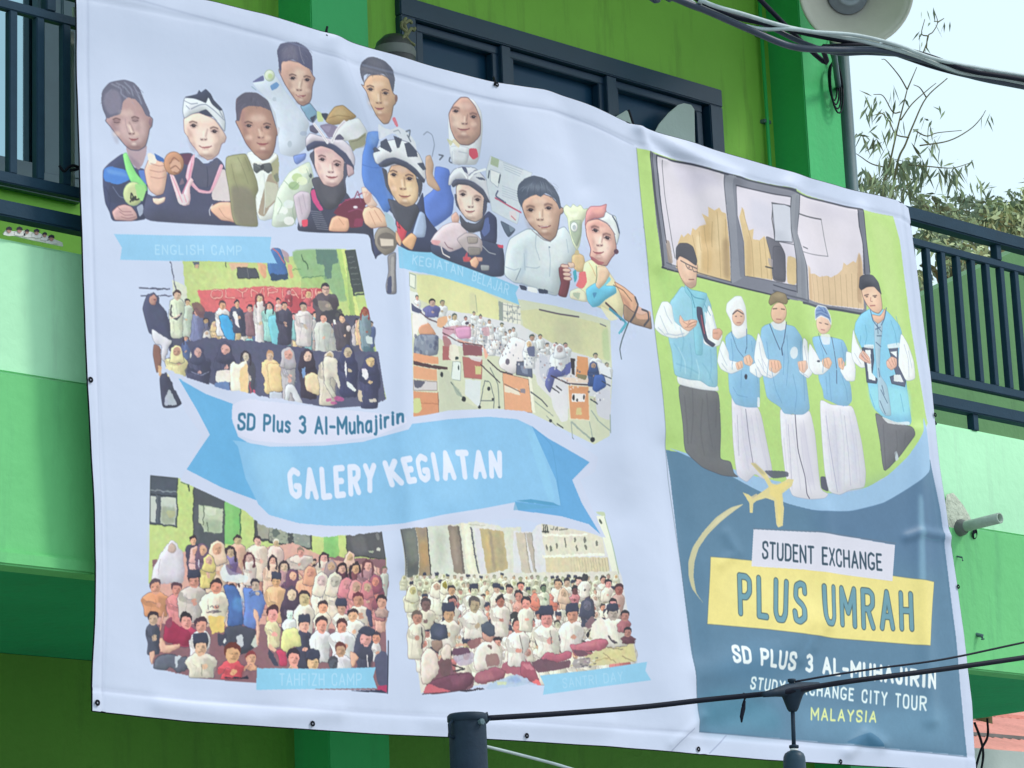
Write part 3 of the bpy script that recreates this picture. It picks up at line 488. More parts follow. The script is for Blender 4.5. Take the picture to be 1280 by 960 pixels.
    P('d8d8e8', '183,412 200,424 208,428 203,440 200,456 196,450 196,432 188,432 184,424', ol='4a4e68', ow=.5); P('8a6660', '186,432 194,434 196,455 190,470 185,445', ol='4a3c44', ow=.5); P('d0a888', '191,458 196,460 195,474 192,470')
    P('43455e', '193,472 204,466 212,490 222,506 214,511 197,512', ol='30324a', ow=.6); P('b0b8cc', '206,486 212,500 216,508 200,509 200,500')
    # front row
    def hij(x, y, r, col, w, h, hood=None, skin='e0b8a8', **k): pe(s, x, y, r, col, w, h, 'j', skin=skin, **k)
    P('565878', '225,430 250,425 330,430 400,440 470,440 479,500 455,508 400,512 330,516 250,478', sm=0)
    hij(241, 442, 6.5, '4e5070', 15, 42); L('8a90b4', 1, '232,466 244,471 254,467'); hij(274, 439, 7.5, '4a4c68', 12, 32); P('ece4e4', '262,466 280,464 284,480 262,480'); P('6a84b8', '262,480 278,479 280,492 260,488')
    pe(s, 300, 447, 6, '56566a', 11, 52, 'l', skin='d8c4b4'); P('ece6dc', '279,460 284,455 290,458 300,452 303,470 302,498 280,492', ol='b8a898', ow=.5); P('e8cca0', '292,462 302,456 302,498 292,494'); L('c85a7a', 3, '310,492 312,502'); L('b04860', 1.2, '304,480 306,500')
    hij(214, 441, 6.5, 'e6dcb0', 13, 26, skin='c89c80'); L('c8bc90', .8, '222,455 221,466'); P('e8e0ba', '206,455 200,462 204,468'); 
    pe(s, 331, 446, 6, 'e2c69c', 10, 42, 'h', skin='e0b49c', hair='c09478'); P('e4c89c', '327,456 345,456 350,490 332,492', ol='a8906c', ow=.5); P('c0c8dc', '330,491 348,491 348,502 332,502', ol='3c3e58', ow=.5)
    hij(355, 444, 8, 'b4b0bc', 9, 54); P('d0d4e0', '352,482 362,480 376,508 366,508 358,490 356,506 350,500', ol='4a4c64', ow=.5); L('8a8898', .8, '350,455 354,470 366,478')
    hij(379, 446, 8, '40384c', 12, 46, skin='e4bcb0'); P('7a9cd0', '373,462 378,460 378,470 374,475'); P('e4d0b0', '376,470 385,466 396,470 400,492 394,494 378,490', ol='a89070', ow=.5)
    pe(s, 408, 446, 6, 'd4ccc4', 12, 56, 'j', skin='dcbca8'); P('d6d0c8', '400,446 418,448 426,482 430,494 424,494 412,470 408,480 418,496 412,498 402,480', ol='5a5668', ow=.6)
    for (x, y) in ((408, 500), (414, 504), (422, 500), (418, 498)): E('c05c98', x, y, 4, 2.4, a=.8)
    hij(432, 440, 7.5, '42446a', 12, 50); P('ece8f0', '427,462 429,450 431,466 430,474'); P('dde4ec', '430,476 442,486 440,490 430,484'); hij(460, 452, 7.5, '43456a', 13, 52, skin='e0c8a4'); P('e6e2f0', '450,462 456,462 458,472 454,477 450,472'); P('d0c0b0', '444,486 450,490 450,504 444,500'); P('c8c0bc', '458,500 466,498 468,503 460,504')
    # white edge of the ribbon clears the bottom
def photo2(s):
    P, L, E, fr = s.P, s.L, s.E, s.fr; R = np.random.RandomState(7); fr(500, 330, 8.73)
    s.fr(); s.I(11, '509,338 560,350 650,385 760,403 757,545 735,556 690,530 640,512 560,512 512,522')
    P('cdd2be', '509,340 540,344 640,372 690,382 759,402 757,546 740,556 690,530 660,515 640,512 560,512 512,521', sm=0)
    P('d6d8a6', '521,344 540,344 590,356 623,374 625,405 590,400 545,385 521,372', sm=0); P('dcdcae', '560,355 600,362 620,376 622,400 590,395 560,385', b=2, a=.6); P('c6c6ac', '594,366 597,392 587,392 586,365', b=.8, a=.5); L('98a08c', .8, '594,369 596,390')
    P('cfd0aa', '651,388 672,386 755,408 756,452 735,450 700,438 655,412', sm=0); P('c0c0a4', '690,398 720,402 725,440 690,432', b=4, a=.7); P('b8c8a0', '748,415 756,410 757,455 748,450', b=1)
    L('5a5062', 1.7, '674,387 697,393 720,397'); L('6a6a78', 1.3, '746,406 753,409')
    P('dfe4dc', '510,342 519,344 518,361 509,358', sm=0, ol='6a7e80', ow=.9); P('dbe0e4', '509,364 522,366 524,395 509,392', sm=0)
    P('8f9a98', '624,376 629,378 629,402 624,402', sm=0); P('dfe0d8', '629,378 651,382 651,408 629,402', sm=0)
    for i in range(4): L('8a929a', .6, [(629+i*6, 378+i*1.3), (629+i*6, 402+i*1)], sm=0)
    for i in range(4): L('8a929a', .6, [(628, 380+i*8), (651, 384+i*8)], sm=0)
    for i in range(22): E('7a828c', R.uniform(630, 650), R.uniform(382, 402), 1, 1.4, a=.6)
    # crowd in white
    P('d6d8e2', '510,385 545,385 600,395 650,405 700,436 740,450 757,462 757,500 700,490 640,450 560,430 530,410', sm=0)
    for i in range(60):
        x = R.uniform(560, 700); y = 396+(x-560)*.26+R.uniform(-4, 22); pe(s, x, y, 2.7, ['e4e6ee', 'd8dce8', 'c8ccdc', 'eceaf0'][R.randint(4)], 5, 11, 'hj'[R.randint(2)], skin=['c8a89c', 'd8c0b8'][R.randint(2)], hair='4a5058', ol='8a90a0')
    for (x, y, r) in ((521, 372, 3.2), (552, 379, 3.6), (567, 396, 4), (592, 392, 2.6), (600, 396, 2.6), (611, 402, 2.8), (627, 406, 2.8), (665, 422, 4), (642, 412, 2.6), (674, 421, 3), (700, 436, 4), (704, 432, 3), (739, 446, 3.4), (752, 458, 3)): pe(s, x, y, r, 'e2e6ee', r*1.9, r*4, skin='c4a498', hair='4c5a58', ol='9aa0ac')
    pe(s, 540, 378, 4.6, '6a6ca8', 9, 14, skin='caa898', hair='23262e'); P('3c4068', '511,379 516,383 528,388 526,392 511,390', a=.9)
    L('5a4450', 1.4, '525,390 536,399 545,402 556,411 566,412', sm=1); P('e0b090', '546,398 558,394 559,402 552,410 546,408'); P('d09a80', '520,408 534,402 542,412 545,418 530,420 522,418', ol='a8786a', ow=.5); P('e8e6ea', '511,392 530,394 535,404 522,408 518,420 512,425', a=.9)
    P('7f88a0', '514,424 524,418 548,418 548,444 512,446', a=.95, ol='4a4f68', ow=.5)
    for i in range(26): E(['5a6484', 'a0a8bc', '6a7490', '484e6c'][i % 4], R.uniform(514, 547), R.uniform(420, 443), 2, 3, a=.6)
    P('c47c98', '552,410 568,407 588,407 588,424 570,422 566,416 554,424', a=.6); P('d49cc4', '567,410 587,408 588,422 572,424', ol='9a6a90', ow=.5); E('4a4058', 583, 404, 2.5, 2)
    P('c89aa8', '600,410 611,408 612,420 604,420', a=.8); P('a87078', '552,418 556,440 566,440 562,424', a=.9)
    P('e6a898', '568,424 604,432 610,444 606,450 602,430 575,428', a=.9); L('5a3a44', 1.2, '553,416 562,421 572,428 602,432')
    P('8a5460', '577,430 602,433 602,445 578,444', sm=0); P('b06a68', '577,446 602,450 601,474 579,472', sm=0, ol='7a4a50', ow=.5); P('c8c490', '593,458 601,458 600,468 593,468', sm=0); P('d8d4dc', '583,444 602,446 600,453 588,450', a=.9)
    P('a86468', '553,432 562,434 563,450 553,450', sm=0); P('e6e2d8', '561,430 572,432 574,468 566,470 566,452 560,448', a=.9); P('dfe8ea', '565,452 575,453 574,476 563,474', sm=0, ol='5a6a70', ow=.5); E('2e3a40', 570, 448, 2.2, 2.4); E('2e3a40', 572, 460, 1, 3)
    # front left desk
    P('d99c7c', '512,442 548,446 548,455 512,453', sm=0); P('4a3038', '512,452 548,457 559,459 559,462 546,461 512,457', sm=0); P('d8a080', '512,458 546,462 546,476 512,474', sm=0); P('c8c4cc', '512,476 546,477 546,488 512,489', sm=0, ol='6a4a48', ow=.6); P('5a5a70', '512,476 530,477 524,485 514,486'); P('cf9070', '512,490 547,491 548,516 512,522', sm=0); L('a86a50', .7, '512,504 547,505'); P('c4cc94', '512,499 522,498 525,512 520,517 512,518'); L('7a4a40', .9, '547,490 548,517')
    P('c2c8b8', '548,462 560,463 575,500 600,512 548,517', sm=0, a=.9); E('2a2e36', 552, 468, 1.8, 3.4); L('6a7874', 1.5, '563,478 578,499'); P('9aa8a0', '564,480 572,486 578,498 570,494', a=.8); E('20242c', 578.5, 499, 2.6, 3.4); P('d4dce4', '580,474 600,476 598,510 580,494', sm=0)
    L('59646e', 1.0, '605,476 600,500 598,508'); L('59646e', 1.0, '605,476 612,478 617,500 616,510'); L('59646e', .9, '600,501 616,501'); E('23262e', 598, 509, 2, 2); E('23262e', 615, 499, 1.4, 1.6); E('2c303c', 610, 486, 2.2, 2.6); E('30343e', 623, 509, 1.6, 1.6); L('7a8684', 1.4, '612,460 622,480 623,508')
    # middle desks
    P('e6e2ea', '622,452 640,418 668,432 668,446 655,460 640,468 625,460', ol='8a8490', ow=.5); L('3c3440', 1.6, '609,450 624,464 640,468', sm=0); L('3c3440', 1.4, '600,456 624,478', sm=0); P('dda484', '628,466 660,474 664,516 640,514 630,512', sm=0, ol='6a4a44', ow=.5); P('e2d8ca', '630,482 646,486 650,494 630,490', sm=0); L('5a4a48', .9, '630,480 650,490'); P('8a8290', '650,486 656,486 656,492 650,491'); P('e6e6da', '660,470 664,474 668,516 664,516', sm=0)
    P('5c6480', '646,452 664,452 665,472 645,468', sm=0, ol='3a3c4c', ow=.9); P('8a94b0', '650,456 658,458 660,468 652,466', a=.8); E('6a6478', 634, 452, 3, 4); 
    P('d8d8e4', '668,450 690,442 720,450 716,500 700,525 690,500 670,480', a=.9); pe(s, 661, 430, 4.6, 'e0e2ec', 9, 26, 'j', ol='8088a0'); P('5a6086', '658,434 668,432 668,446 660,444', a=.9); pe(s, 698, 436, 5.5, 'dcdfea', 12, 30, 'j', ol='8088a0', skin='b8a4a8')
    P('5f66a4', '683,462 690,458 700,466 705,458 704,470 692,472 690,480 686,492 680,482', ol='40467c', ow=.5); P('5f66a4', '704,456 712,452 710,468 704,470'); P('c0c4d8', '673,440 683,446 686,460 680,480 674,470', a=.7)
    L('3a2c38', 1.4, '688,470 700,476 708,480 740,483', sm=0); P('e8d4cc', '700,472 730,474 740,480 710,479', sm=0)
    P('d99a70', '718,446 730,448 731,470 716,472', sm=0); P('3c343c', '710,448 715,449 715,470 712,468', sm=0); P('8a8268', '717,468 729,470 728,476 718,473')
    P('d79a74', '708,482 732,484 734,526 711,524', sm=0, ol='e8e2cc', ow=1.1); P('e8e4ea', '713,492 729,493 728,503 713,502', sm=0); E('26262e', 715, 497, 1.3, 3.6); E('26262e', 719, 500, 1.2, 2); E('26262e', 727, 497, 1, 3.2); P('d4c490', '719,510 724,510 725,519 718,519', sm=0); P('dcdce8', '686,488 706,486 709,526 700,528 690,510', a=.9)
    L('2c2c38', 1.5, '689,485 697,491'); L('2c2c38', 1.5, '694,483 700,488'); L('8a9494', .9, '682,520 700,540 712,551'); L('98a4a4', 1.2, '712,528 714,550'); L('98a8a4', 2.2, '713,528 725,540 737,550'); L('98a8a4', 1.2, '734,528 738,548'); E('1c2030', 713.5, 551, 2.4, 3.4); E('1c2030', 738, 550, 2.8, 3.2); E('2a2e3a', 687, 526, 2, 2); L('2a2e3a', 1.4, '695,530 702,535'); L('3a4050', 1.4, '663,490 676,500 683,508', sm=0); L('7a8888', .9, '668,502 690,520')
    pe(s, 736, 458, 4.2, '44588a', 7, 22, 'j', skin='b09088'); P('4a68b0', '737,470 748,470 752,484 742,492 736,488', ol='344a80', ow=.5); P('e0e4f0', '740,452 755,462 757,476 745,470'); P('cfd0e2', '740,490 757,488 758,528 742,520', a=.95); L('3a4258', 1.2, '746,478 756,484'); L('3a4258', 1.2, '746,470 757,475'); L('90a0a0', 1.2, '736,514 745,528 758,540'); L('90a0a0', 1.2, '757,520 758,542'); L('303848', 1.6, '735,500 742,506')
    for i in range(90): x = R.uniform(600, 752); y = 410+(x-600)*.45+R.uniform(0, 28); E(['50586e', 'f0eef6', 'a8888c', '8c94ac'][R.randint(4)], x, y, R.uniform(.5, 1.4), R.uniform(.6, 1.8), a=.7)

def photo3(s):
    P, L, E, fr = s.P, s.L, s.E, s.fr; R = np.random.RandomState(11); fr(175, 590, 6.86)
    s.fr(); s.I(12, '184,596 230,605 300,640 380,668 475,663 484,865 380,862 316,852 250,850 190,835')
    fr(175, 590, 6.86)
    P('bfd28a', '60,40 300,60 420,110 690,220 880,270 940,350 1097,430 1097,960 60,960', sm=0); P('c8d696', '70,480 200,480 300,300 420,560 200,600 70,700', b=4, a=.6)
    P('4e5666', '62,38 290,62 290,475 62,450', sm=0, ol='30363e', ow=1.2); P('c4cccc', '65,210 110,215 112,440 68,430', sm=0); P('c8cfcc', '150,215 280,230 278,462 155,450', sm=0); P('9aa494', '155,300 275,300 275,460 158,448', b=1.2, a=.8); P('b8b890', '210,330 270,330 270,400 220,400', a=.7); L('8a94a0', 1.2, '65,160 285,180', sm=0); L('2f3640', 1.2, '65,195 285,215', sm=0); L('6a7480', 1, '120,200 125,440', sm=0)
    L('2c3a3a', 1.6, '380,125 388,160', sm=0); L('3a5a50', 1, '320,95 385,125', sm=0)
    P('50555f', '425,112 690,222 690,700 425,640', sm=0, ol='33383e', ow=1.4); P('5c616c', '440,300 470,300 480,600 440,600', b=1, a=.6); P('bcc8b4', '470,290 680,320 672,530 515,520 500,450 475,440', sm=0, ol='3e464c', ow=.6); P('9aac98', '520,400 670,430 665,525 525,515', b=1, a=.7); P('dce4dc', '520,310 620,320 610,380 520,370', a=.5); L('4a544c', 1, '510,300 515,460'); L('4a544c', 1, '540,440 548,515')
    P('7cbc74', '692,225 815,265 815,640 692,620', sm=0); P('8ec880', '700,230 760,250 760,600 700,600', b=2, a=.6); L('3f6a4c', 1.6, '820,265 822,560', sm=0); P('4a4c54', '935,385 1097,450 1097,600 940,590', sm=0, ol='2e3034', ow=1.2); P('9c9c94', '960,410 1097,470 1097,590 965,570', sm=0)
    fr(330, 640, 6.86)
    P('c0d288', '0,270 60,250 380,190 680,190 1020,400 1030,640 1020,800 0,800', sm=0)
    P('44484e', '0,95 180,160 380,195 378,325 180,300 0,268', sm=0, ol='2a2c30', ow=1.1); P('99a094', '0,110 170,170 172,285 0,255', sm=0); P('8a9290', '222,180 365,205 362,312 222,292', sm=0); P('4a5458', '60,140 110,200 50,230 20,180', a=.7)
    for i in range(30): E(['5a6264', 'b8bcae', '70787a'][R.randint(3)], R.uniform(10, 360), R.uniform(170, 280), 12, 8, a=.5)
    P('8dc478', '480,200 610,195 610,470 480,420', sm=0); P('78b470', '500,200 580,200 580,460 500,420', b=2, a=.6)
    P('52525a', '680,195 985,170 1012,410 730,380 680,340', sm=0, ol='2c2c32', ow=1.3); P('6a6a70', '700,215 830,200 870,370 740,360', b=1.5, a=.7); E('c8ccc8', 950, 325, 18, 12); E('a8b0a0', 890, 345, 22, 10); E('9a9aa0', 950, 210, 14, 30, a=.5)
    fr()
    P('8a6470', '188,700 240,690 478,700 482,862 400,862 250,848 192,834', sm=0)
    P('d8a8a0', '190,745 195,700 230,690 300,690 360,680 410,700 470,710 480,760 480,790 300,780 190,780', sm=0)
    cols = ['e0b0a4', 'd89a94', 'e6c4b8', 'c88a90', 'e8d8d4', '7a5068', 'e4bca8', 'd4a0a4']
    for i in range(110):
        x = R.uniform(250, 478); y = 702+R.uniform(0, 60)+abs(x-300)*.02; pe(s, x, y, 4.2, cols[R.randint(len(cols))], 7.5, 24, 'jlh'[R.randint(3)], skin='e4beb0', hair='40303c', ol='6a4450')
    def q(fx, fy, k, lst):
        for (x, y, r, c, w, h, kd, *o) in lst: pe(s, fx+x/k, fy+y/k, r/k, c, w/k, h/k, kd, skin=(o[0] if o else 'e2b4a2'), hair=(o[1] if len(o) > 1 else '3a2c38'), rt=(o[2]/k if len(o) > 2 else 0))
    q(175, 590, 6.86, [(425, 590, 36, '45405a', 60, 260, 'h'), (800, 590, 42, 'e4b8a8', 80, 300, 'h'), (960, 600, 42, 'e8d8cc', 80, 300, 'h'), (740, 690, 45, '8c80b8', 60, 200, 'l'), (900, 740, 42, 'ecdcd8', 60, 200, 'l', 'e2b4a2', '5a3040'),
        (450, 690, 46, 'e4b4b4', 60, 260, 'j'), (630, 660, 62, 'ecd0bc', 100, 320, 'j'), (500, 670, 46, '6a5470', 66, 260, 'j', 'e0b0a0'), (560, 760, 44, 'e0d08c', 60, 200, 'j')])
    fr(175, 590, 6.86); P('d9d5e6', '215,620 250,590 300,620 350,720 360,960 80,960 100,800 160,690', ol='a8a0b4', ow=.6); E('c8b0ac', 250, 660, 36, 42, ol='9a8888', ow=.4); L('b0a8bc', .8, '150,750 140,880'); P('dfe8f0', '650,860 690,790 740,850 900,900 880,960 680,940', a=.9); P('5f4a78', '700,800 800,790 850,880 730,890', a=.6)
    q(330, 640, 6.86, [(60, 270, 34, 'e4ccc8', 80, 300, 'h', 'd8b4a8', 'e8e4da'), (272, 350, 36, 'dcd0cc', 110, 120, 'h', 'd0a494', '8a7a70'), (30, 420, 40, 'e8c4b4', 70, 260, 'l'), (140, 470, 45, 'b08a94', 60, 200, 'l'), (480, 390, 40, 'e8d4cc', 60, 160, 'l'), (700, 390, 40, 'eac4b8', 60, 160, 'j', 'dca898'),
        (220, 550, 48, '6a4a66', 90, 200, 'j', 'e6b4a4'), (370, 520, 50, 'e0a890', 110, 260, 'j', 'e0a890'), (545, 470, 45, 'a8949c', 70, 160, 'j'), (640, 480, 42, '5f3a50', 60, 200, 'l'), (750, 480, 45, '7a4a58', 70, 240, 'l'), (860, 460, 45, 'a8808c', 80, 220, 'l', 'e0b4a4', '6a4450'), (1010, 500, 30, 'c8ccc8', 40, 200, 'h', 'c8a898', '6a6a5a'),
        (480, 590, 60, 'e8dcd4', 80, 300, 'j', 'e6d6cc'), (580, 590, 60, 'e4d8cc', 80, 280, 'j', 'e0cabc'), (680, 620, 50, 'd88a98', 70, 220, 'j', 'e0a8a4'), (770, 640, 50, 'e0989c', 70, 200, 'j', 'e4a8a0'), (930, 590, 48, '9a5a70', 90, 200, 'j', 'e4a898'), (860, 640, 45, 'c8808c', 60, 180, 'j'),
        (65, 600, 50, 'e2b894', 90, 300, 'k', 'dca890'), (200, 710, 60, '504058', 90, 260, 'j', 'ecc4b0'), (320, 740, 62, 'ece0da', 90, 250, 'h', 'e8bca8'), (785, 750, 60, 'e8dcd4', 90, 200, 'h', 'd8988c', '6a3444'), (990, 770, 55, 'b89a98', 60, 80, 'h', 'dc9c8c')])
    P('d4d0e4', '462,760 478,758 481,800 478,830 470,810 464,780', a=.95)
    q(175, 720, 6.86, [(110, 90, 60, 'd89a78', 100, 200, 'h', 'e2ac94', '5a4858'), (290, 110, 55, 'd48a90', 100, 300, 'h', 'd89890', '5a3c4c'), (110, 360, 55, '50546a', 60, 260, 'h'), (430, 40, 60, 'c8c0c0', 110, 300, 'k', 'dca494'), (625, 90, 60, 'ece2d4', 110, 260, 'h', 'dca490')])
    fr(175, 720, 6.86)
    P('4a6aac', '680,80 780,85 830,160 860,430 720,440 740,240', ol='2a3c70', ow=.8); P('5a90d4', '770,180 850,180 860,320 760,300', b=2, a=.8); P('e4c87c', '560,345 700,350 700,480 600,495', sm=0)
    P('484a5c', '700,440 840,425 960,470 950,620 830,680 700,640', ol='33344a', ow=.6); P('6a88d0', '850,100 1000,130 1040,240 1000,360 950,465 850,420 870,250', ol='44589c', ow=.7)
    for zz in ('562,262 570,290', '580,268 600,262 610,282', '625,258 640,284 655,262', '560,315 600,320 630,308 668,312', '575,308 650,300'): L('5a5260', 1.1, zz, a=.85)
    pe(s, 313, 732, 7, '6a88d0', 7, 6, 'h'); P('e6b8a8', '930,350 940,280 960,300 985,340 985,600 960,600 960,400', ol='a87870', ow=.4); P('40425a', '650,500 720,490 720,600 650,600', a=.9); E('e0e0e8', 707, 560, 12, 22); P('c8ccd8', '800,520 850,500 860,600 820,630 800,580'); P('c8ccc8', '910,600 960,500 965,620')
    q(175, 720, 6.86, [(375, 380, 66, 'b84468', 90, 160, 'h', 'e4b4a8', '2c2430'), (505, 420, 64, 'e6e2ea', 90, 280, 'h', 'e2ac98', '4a3444')])
    P('a03458', '200,440 240,360 330,440 420,480 400,600 280,570 200,560', ol='6a2440', ow=.5); P('8a4a64', '210,380 270,350 260,440 215,450', a=.9); P('e8b8a8', '160,540 190,520 215,590 330,575 330,610 220,660 165,650', ol='9a6460', ow=.5); P('e4b0a0', '170,480 200,300 185,300 160,460', ol='9a6460', ow=.4)
    P('63687c', '110,790 150,680 270,660 340,700 400,690 410,800 330,830 250,770 220,805', ol='33364a'); P('c8d0e0', '290,690 350,680 345,700 320,720 320,780 300,780'); P('e4b8a8', '80,650 120,640 125,700 105,760 90,720', ol='8a5c58', ow=.4)
    q(175, 720, 6.86, [(515, 600, 74, 'dcd6cc', 130, 200, 'k', 'ecb8a0', '2f2834'), (760, 660, 80, 'd85868', 100, 150, 'h', 'eab096', '6a3430'), (925, 700, 55, 'e0a890', 50, 60, 'h', 'e6a88c', '8a3c44')])
    L('8a8880', .9, '520,760 518,850'); P('2c2c40', '700,870 900,870 910,885 720,880', sm=0)
    q(330, 740, 6.86, [(45, 190, 66, 'e2d8b4', 70, 230, 'h', 'e4b09c', '4a2c38'), (190, 200, 40, 'e8ecf2', 60, 160, 'h', 'e8ecf2', 'e8ecf2'), (480, 130, 55, 'e8dcd0', 70, 200, 'h', 'e2ac98'), (650, 140, 55, 'e4dcd8', 80, 180, 'k', 'd8988c'), (745, 200, 55, 'ece6e6', 90, 160, 'h', 'e4a898'), (320, 280, 60, '42425a', 70, 320, 'k', 'e6b0a0'), (470, 280, 66, 'dfe0e8', 100, 260, 'h', 'ecbca8'),
        (655, 290, 60, 'e6e6ee', 120, 260, 'h', 'd89888', '4a2c34')])
    fr(330, 740, 6.86)
    P('dfe0a0', '120,340 170,320 260,310 290,380 300,460 200,480 170,520 110,490', ol='a8a878', ow=.4); P('c04468', '70,510 110,500 160,520 170,640 100,640', ol='7a2c44', ow=.4); P('e6b8a4', '0,440 80,500 60,530 0,480'); P('40425a', '0,480 50,540 95,640 60,640 0,560')
    q(330, 740, 6.86, [(235, 560, 72, 'e4b49c', 60, 60, 'h', 'e8b49c', '33283a'), (390, 600, 70, 'e2a888', 50, 50, 'k', 'ecb494'), (640, 490, 60, 'dcdce8', 110, 160, 'h', 'e4a48c', '6a3838'), (570, 610, 55, 'c8ccd8', 40, 40, 'h', '5a5a68', '4a4a58'), (850, 400, 74, '484a62', 80, 240, 'j', 'e6b09c'), (940, 390, 50, 'd8d4d8', 40, 160, 'h', 'dc9c88', '40384a')])
    P('3c3f58', '790,330 850,290 940,320 930,360 880,380 800,350', ol='2a2c40', ow=.4); P('48486a', '850,150 900,160 920,300 890,300', ol='2c2c48', ow=.4); P('505474', '930,560 1010,500 1050,540 1052,860 960,780', a=.95); P('b03c68', '980,800 1050,790 1050,865 960,845'); L('2a2c44', 1.5, '1052,420 1052,865', sm=0); P('2f3350', '700,845 1000,838 1056,868 980,862', sm=0); P('e6b8a4', '720,500 760,520 800,560 760,640 740,640', ol='a86c60', ow=.4); L('e8e4ee', 1.6, '870,540 880,640')

def photo4(s):
    P, L, E, fr = s.P, s.L, s.E, s.fr; R = np.random.RandomState(5); fr()
    s.I(13, '495,662 640,632 640,645 750,668 793,830 690,845 670,860 525,868')
    fr(490, 630, 6.86)
    P('d6d8d0', '35,215 260,180 560,120 700,150 950,200 1097,200 1097,960 130,960', sm=0); P('dfe0e8', '640,200 900,180 960,400 1000,600 760,600 690,300', b=3, a=.6)
    P('6a6e72', '38,212 150,195 200,600 110,640', sm=0); P('7c817c', '60,240 140,230 180,500 110,560', b=2, a=.8); P('a08e78', '150,195 262,180 315,600 320,640 210,620', sm=0); P('b89468', '185,320 280,330 300,520 220,560', b=2.5, a=.8); P('8a7e74', '170,210 250,200 265,280 180,290', b=1.5, a=.7); L('4a4a50', 1.6, '38,212 262,180', sm=0); L('3c3c42', 1.6, '262,180 320,640', sm=0); L('4a4a50', 1.3, '40,215 100,640', sm=0)
    P('d2d8d2', '265,180 440,170 520,600 330,620', sm=0); P('b4bab4', '360,190 420,300 440,500 380,560 350,300', b=3, a=.6); P('8c8078', '450,190 545,190 610,600 520,590', sm=0); P('6e6664', '540,190 560,200 612,600 595,600', sm=0); P('a89a90', '470,230 520,230 560,520 530,540', b=1.5, a=.7)
    P('e6e6d4', '560,120 640,110 720,600 640,600', sm=0); P('f0f0e4', '580,140 620,140 690,600 670,600', b=1, a=.8); P('5c5e6a', '650,205 665,205 735,610 725,615', sm=0); P('d8d8e4', '680,210 740,210 790,600 740,600', sm=0)
    P('beae88', '735,210 940,235 985,560 800,600', sm=0); P('9c9080', '810,230 840,230 880,560 850,580', b=1, a=.8); P('a8a084', '860,240 930,245 960,540 900,560', b=2, a=.8); P('d0b884', '770,260 810,260 840,540 810,540', b=1.5, a=.8)
    L('b8b8a8', .8, '640,180 780,185', sm=0)
    fr(640, 630, 6.86)
    P('d9dae4', '0,230 160,240 220,170 480,160 760,280 830,400 930,620 990,940 0,960', sm=0); P('cac0b4', '20,245 100,245 160,590 80,600', sm=0); P('b8b0a8', '110,250 160,248 205,600 185,600', sm=0); L('8a8680', .8, '100,250 150,590', sm=0); L('8a8680', .9, '160,250 200,600', sm=0)
    P('dcd8cc', '240,170 480,165 770,290 790,440 280,440', sm=0)
    for x in (258, 275, 290): L('3c4040', 1.6, [(x, 180), (x+8, 240)], sm=0)
    L('3c4040', 1.4, '255,238 305,243', sm=0); [L('5a5a58', 1.3, zz, a=.7) for zz in ('322,215 345,222 352,195', '360,220 385,195 380,225', '400,222 470,212')]
    for (x, y) in ((290, 380), (325, 385), (380, 360), (450, 310), (455, 350), (535, 310), (550, 380), (620, 310), (630, 370), (720, 340)): P('4e504c', [(x-10, y-22), (x+4, y-26), (x+12, y), (x+6, y+24), (x-4, y+20)], a=.75)
    L('f2f0e8', 2.2, '260,270 640,262', sm=0); L('f2f0e8', 2.6, '260,450 780,430', sm=0); P('d6ccb0', '280,455 810,455 830,610 290,610', sm=0)
    for i in range(14): L('a89c84', .9, [(500+i*24, 465), (520+i*24, 610)], a=.3+.04*i, sm=0)
    P('bccaa0', '710,65 790,65 800,110 740,90', a=.8); P('e8ece0', '720,100 790,100 900,600 860,610', sm=0); L('98b088', .9, '790,110 850,350 905,600', sm=0); E('4a544c', 755, 150, 10, 24, -.5)
    # seated crowd in white
    fr(); P('dcdad4', '503,722 560,718 640,716 770,714 785,800 792,828 690,842 560,862 525,866', sm=0)
    rows = 10
    for j in range(rows):
        y = 722+j*8.2+j*j*.25; r = 2.6+j*.42
        for i in range(int(290/(r*3.1))):
            x = 503+j*3+(i+.5*(j % 2))*r*3.1+R.uniform(-2, 2)
            if x > 770+j*2.3: continue
            kd = 'hkj'[R.choice(3, p=[.45, .3, .25])]; c = ['e8e6da', 'ddd8d0', 'e9e4de', 'd4cfc6', 'e6e2e4'][R.randint(5)]
            if R.rand() < .08: c = ['d89080', 'c87c80', '6a6468'][R.randint(3)]
            if j < 3: c = ['dcdcc8', 'e2e2d4', 'd4d6c4'][R.randint(3)]
            pe(s, x, y+R.uniform(-2, 2), r, c, r*1.9, r*5, kd, skin=['d0a090', 'c89488', 'dcb8a4', 'c8b8a0'][R.randint(4)] if j > 2 else ['c4b8a0', 'b8b09a', 'c8a890'][R.randint(3)], hair=['33303c', '4a4448'][R.randint(2)] if j > 2 else '8a8a78', ol='7a6a68' if j > 2 else 'a8a890')
    def q(fx, fy, k, lst):
        for (x, y, r, c, w, h, kd, *o) in lst: pe(s, fx+x/k, fy+y/k, r/k, c, w/k, h/k, kd, skin=(o[0] if o else 'd8a498'), hair=(o[1] if len(o) > 1 else '33303c'), ol='5a4450')
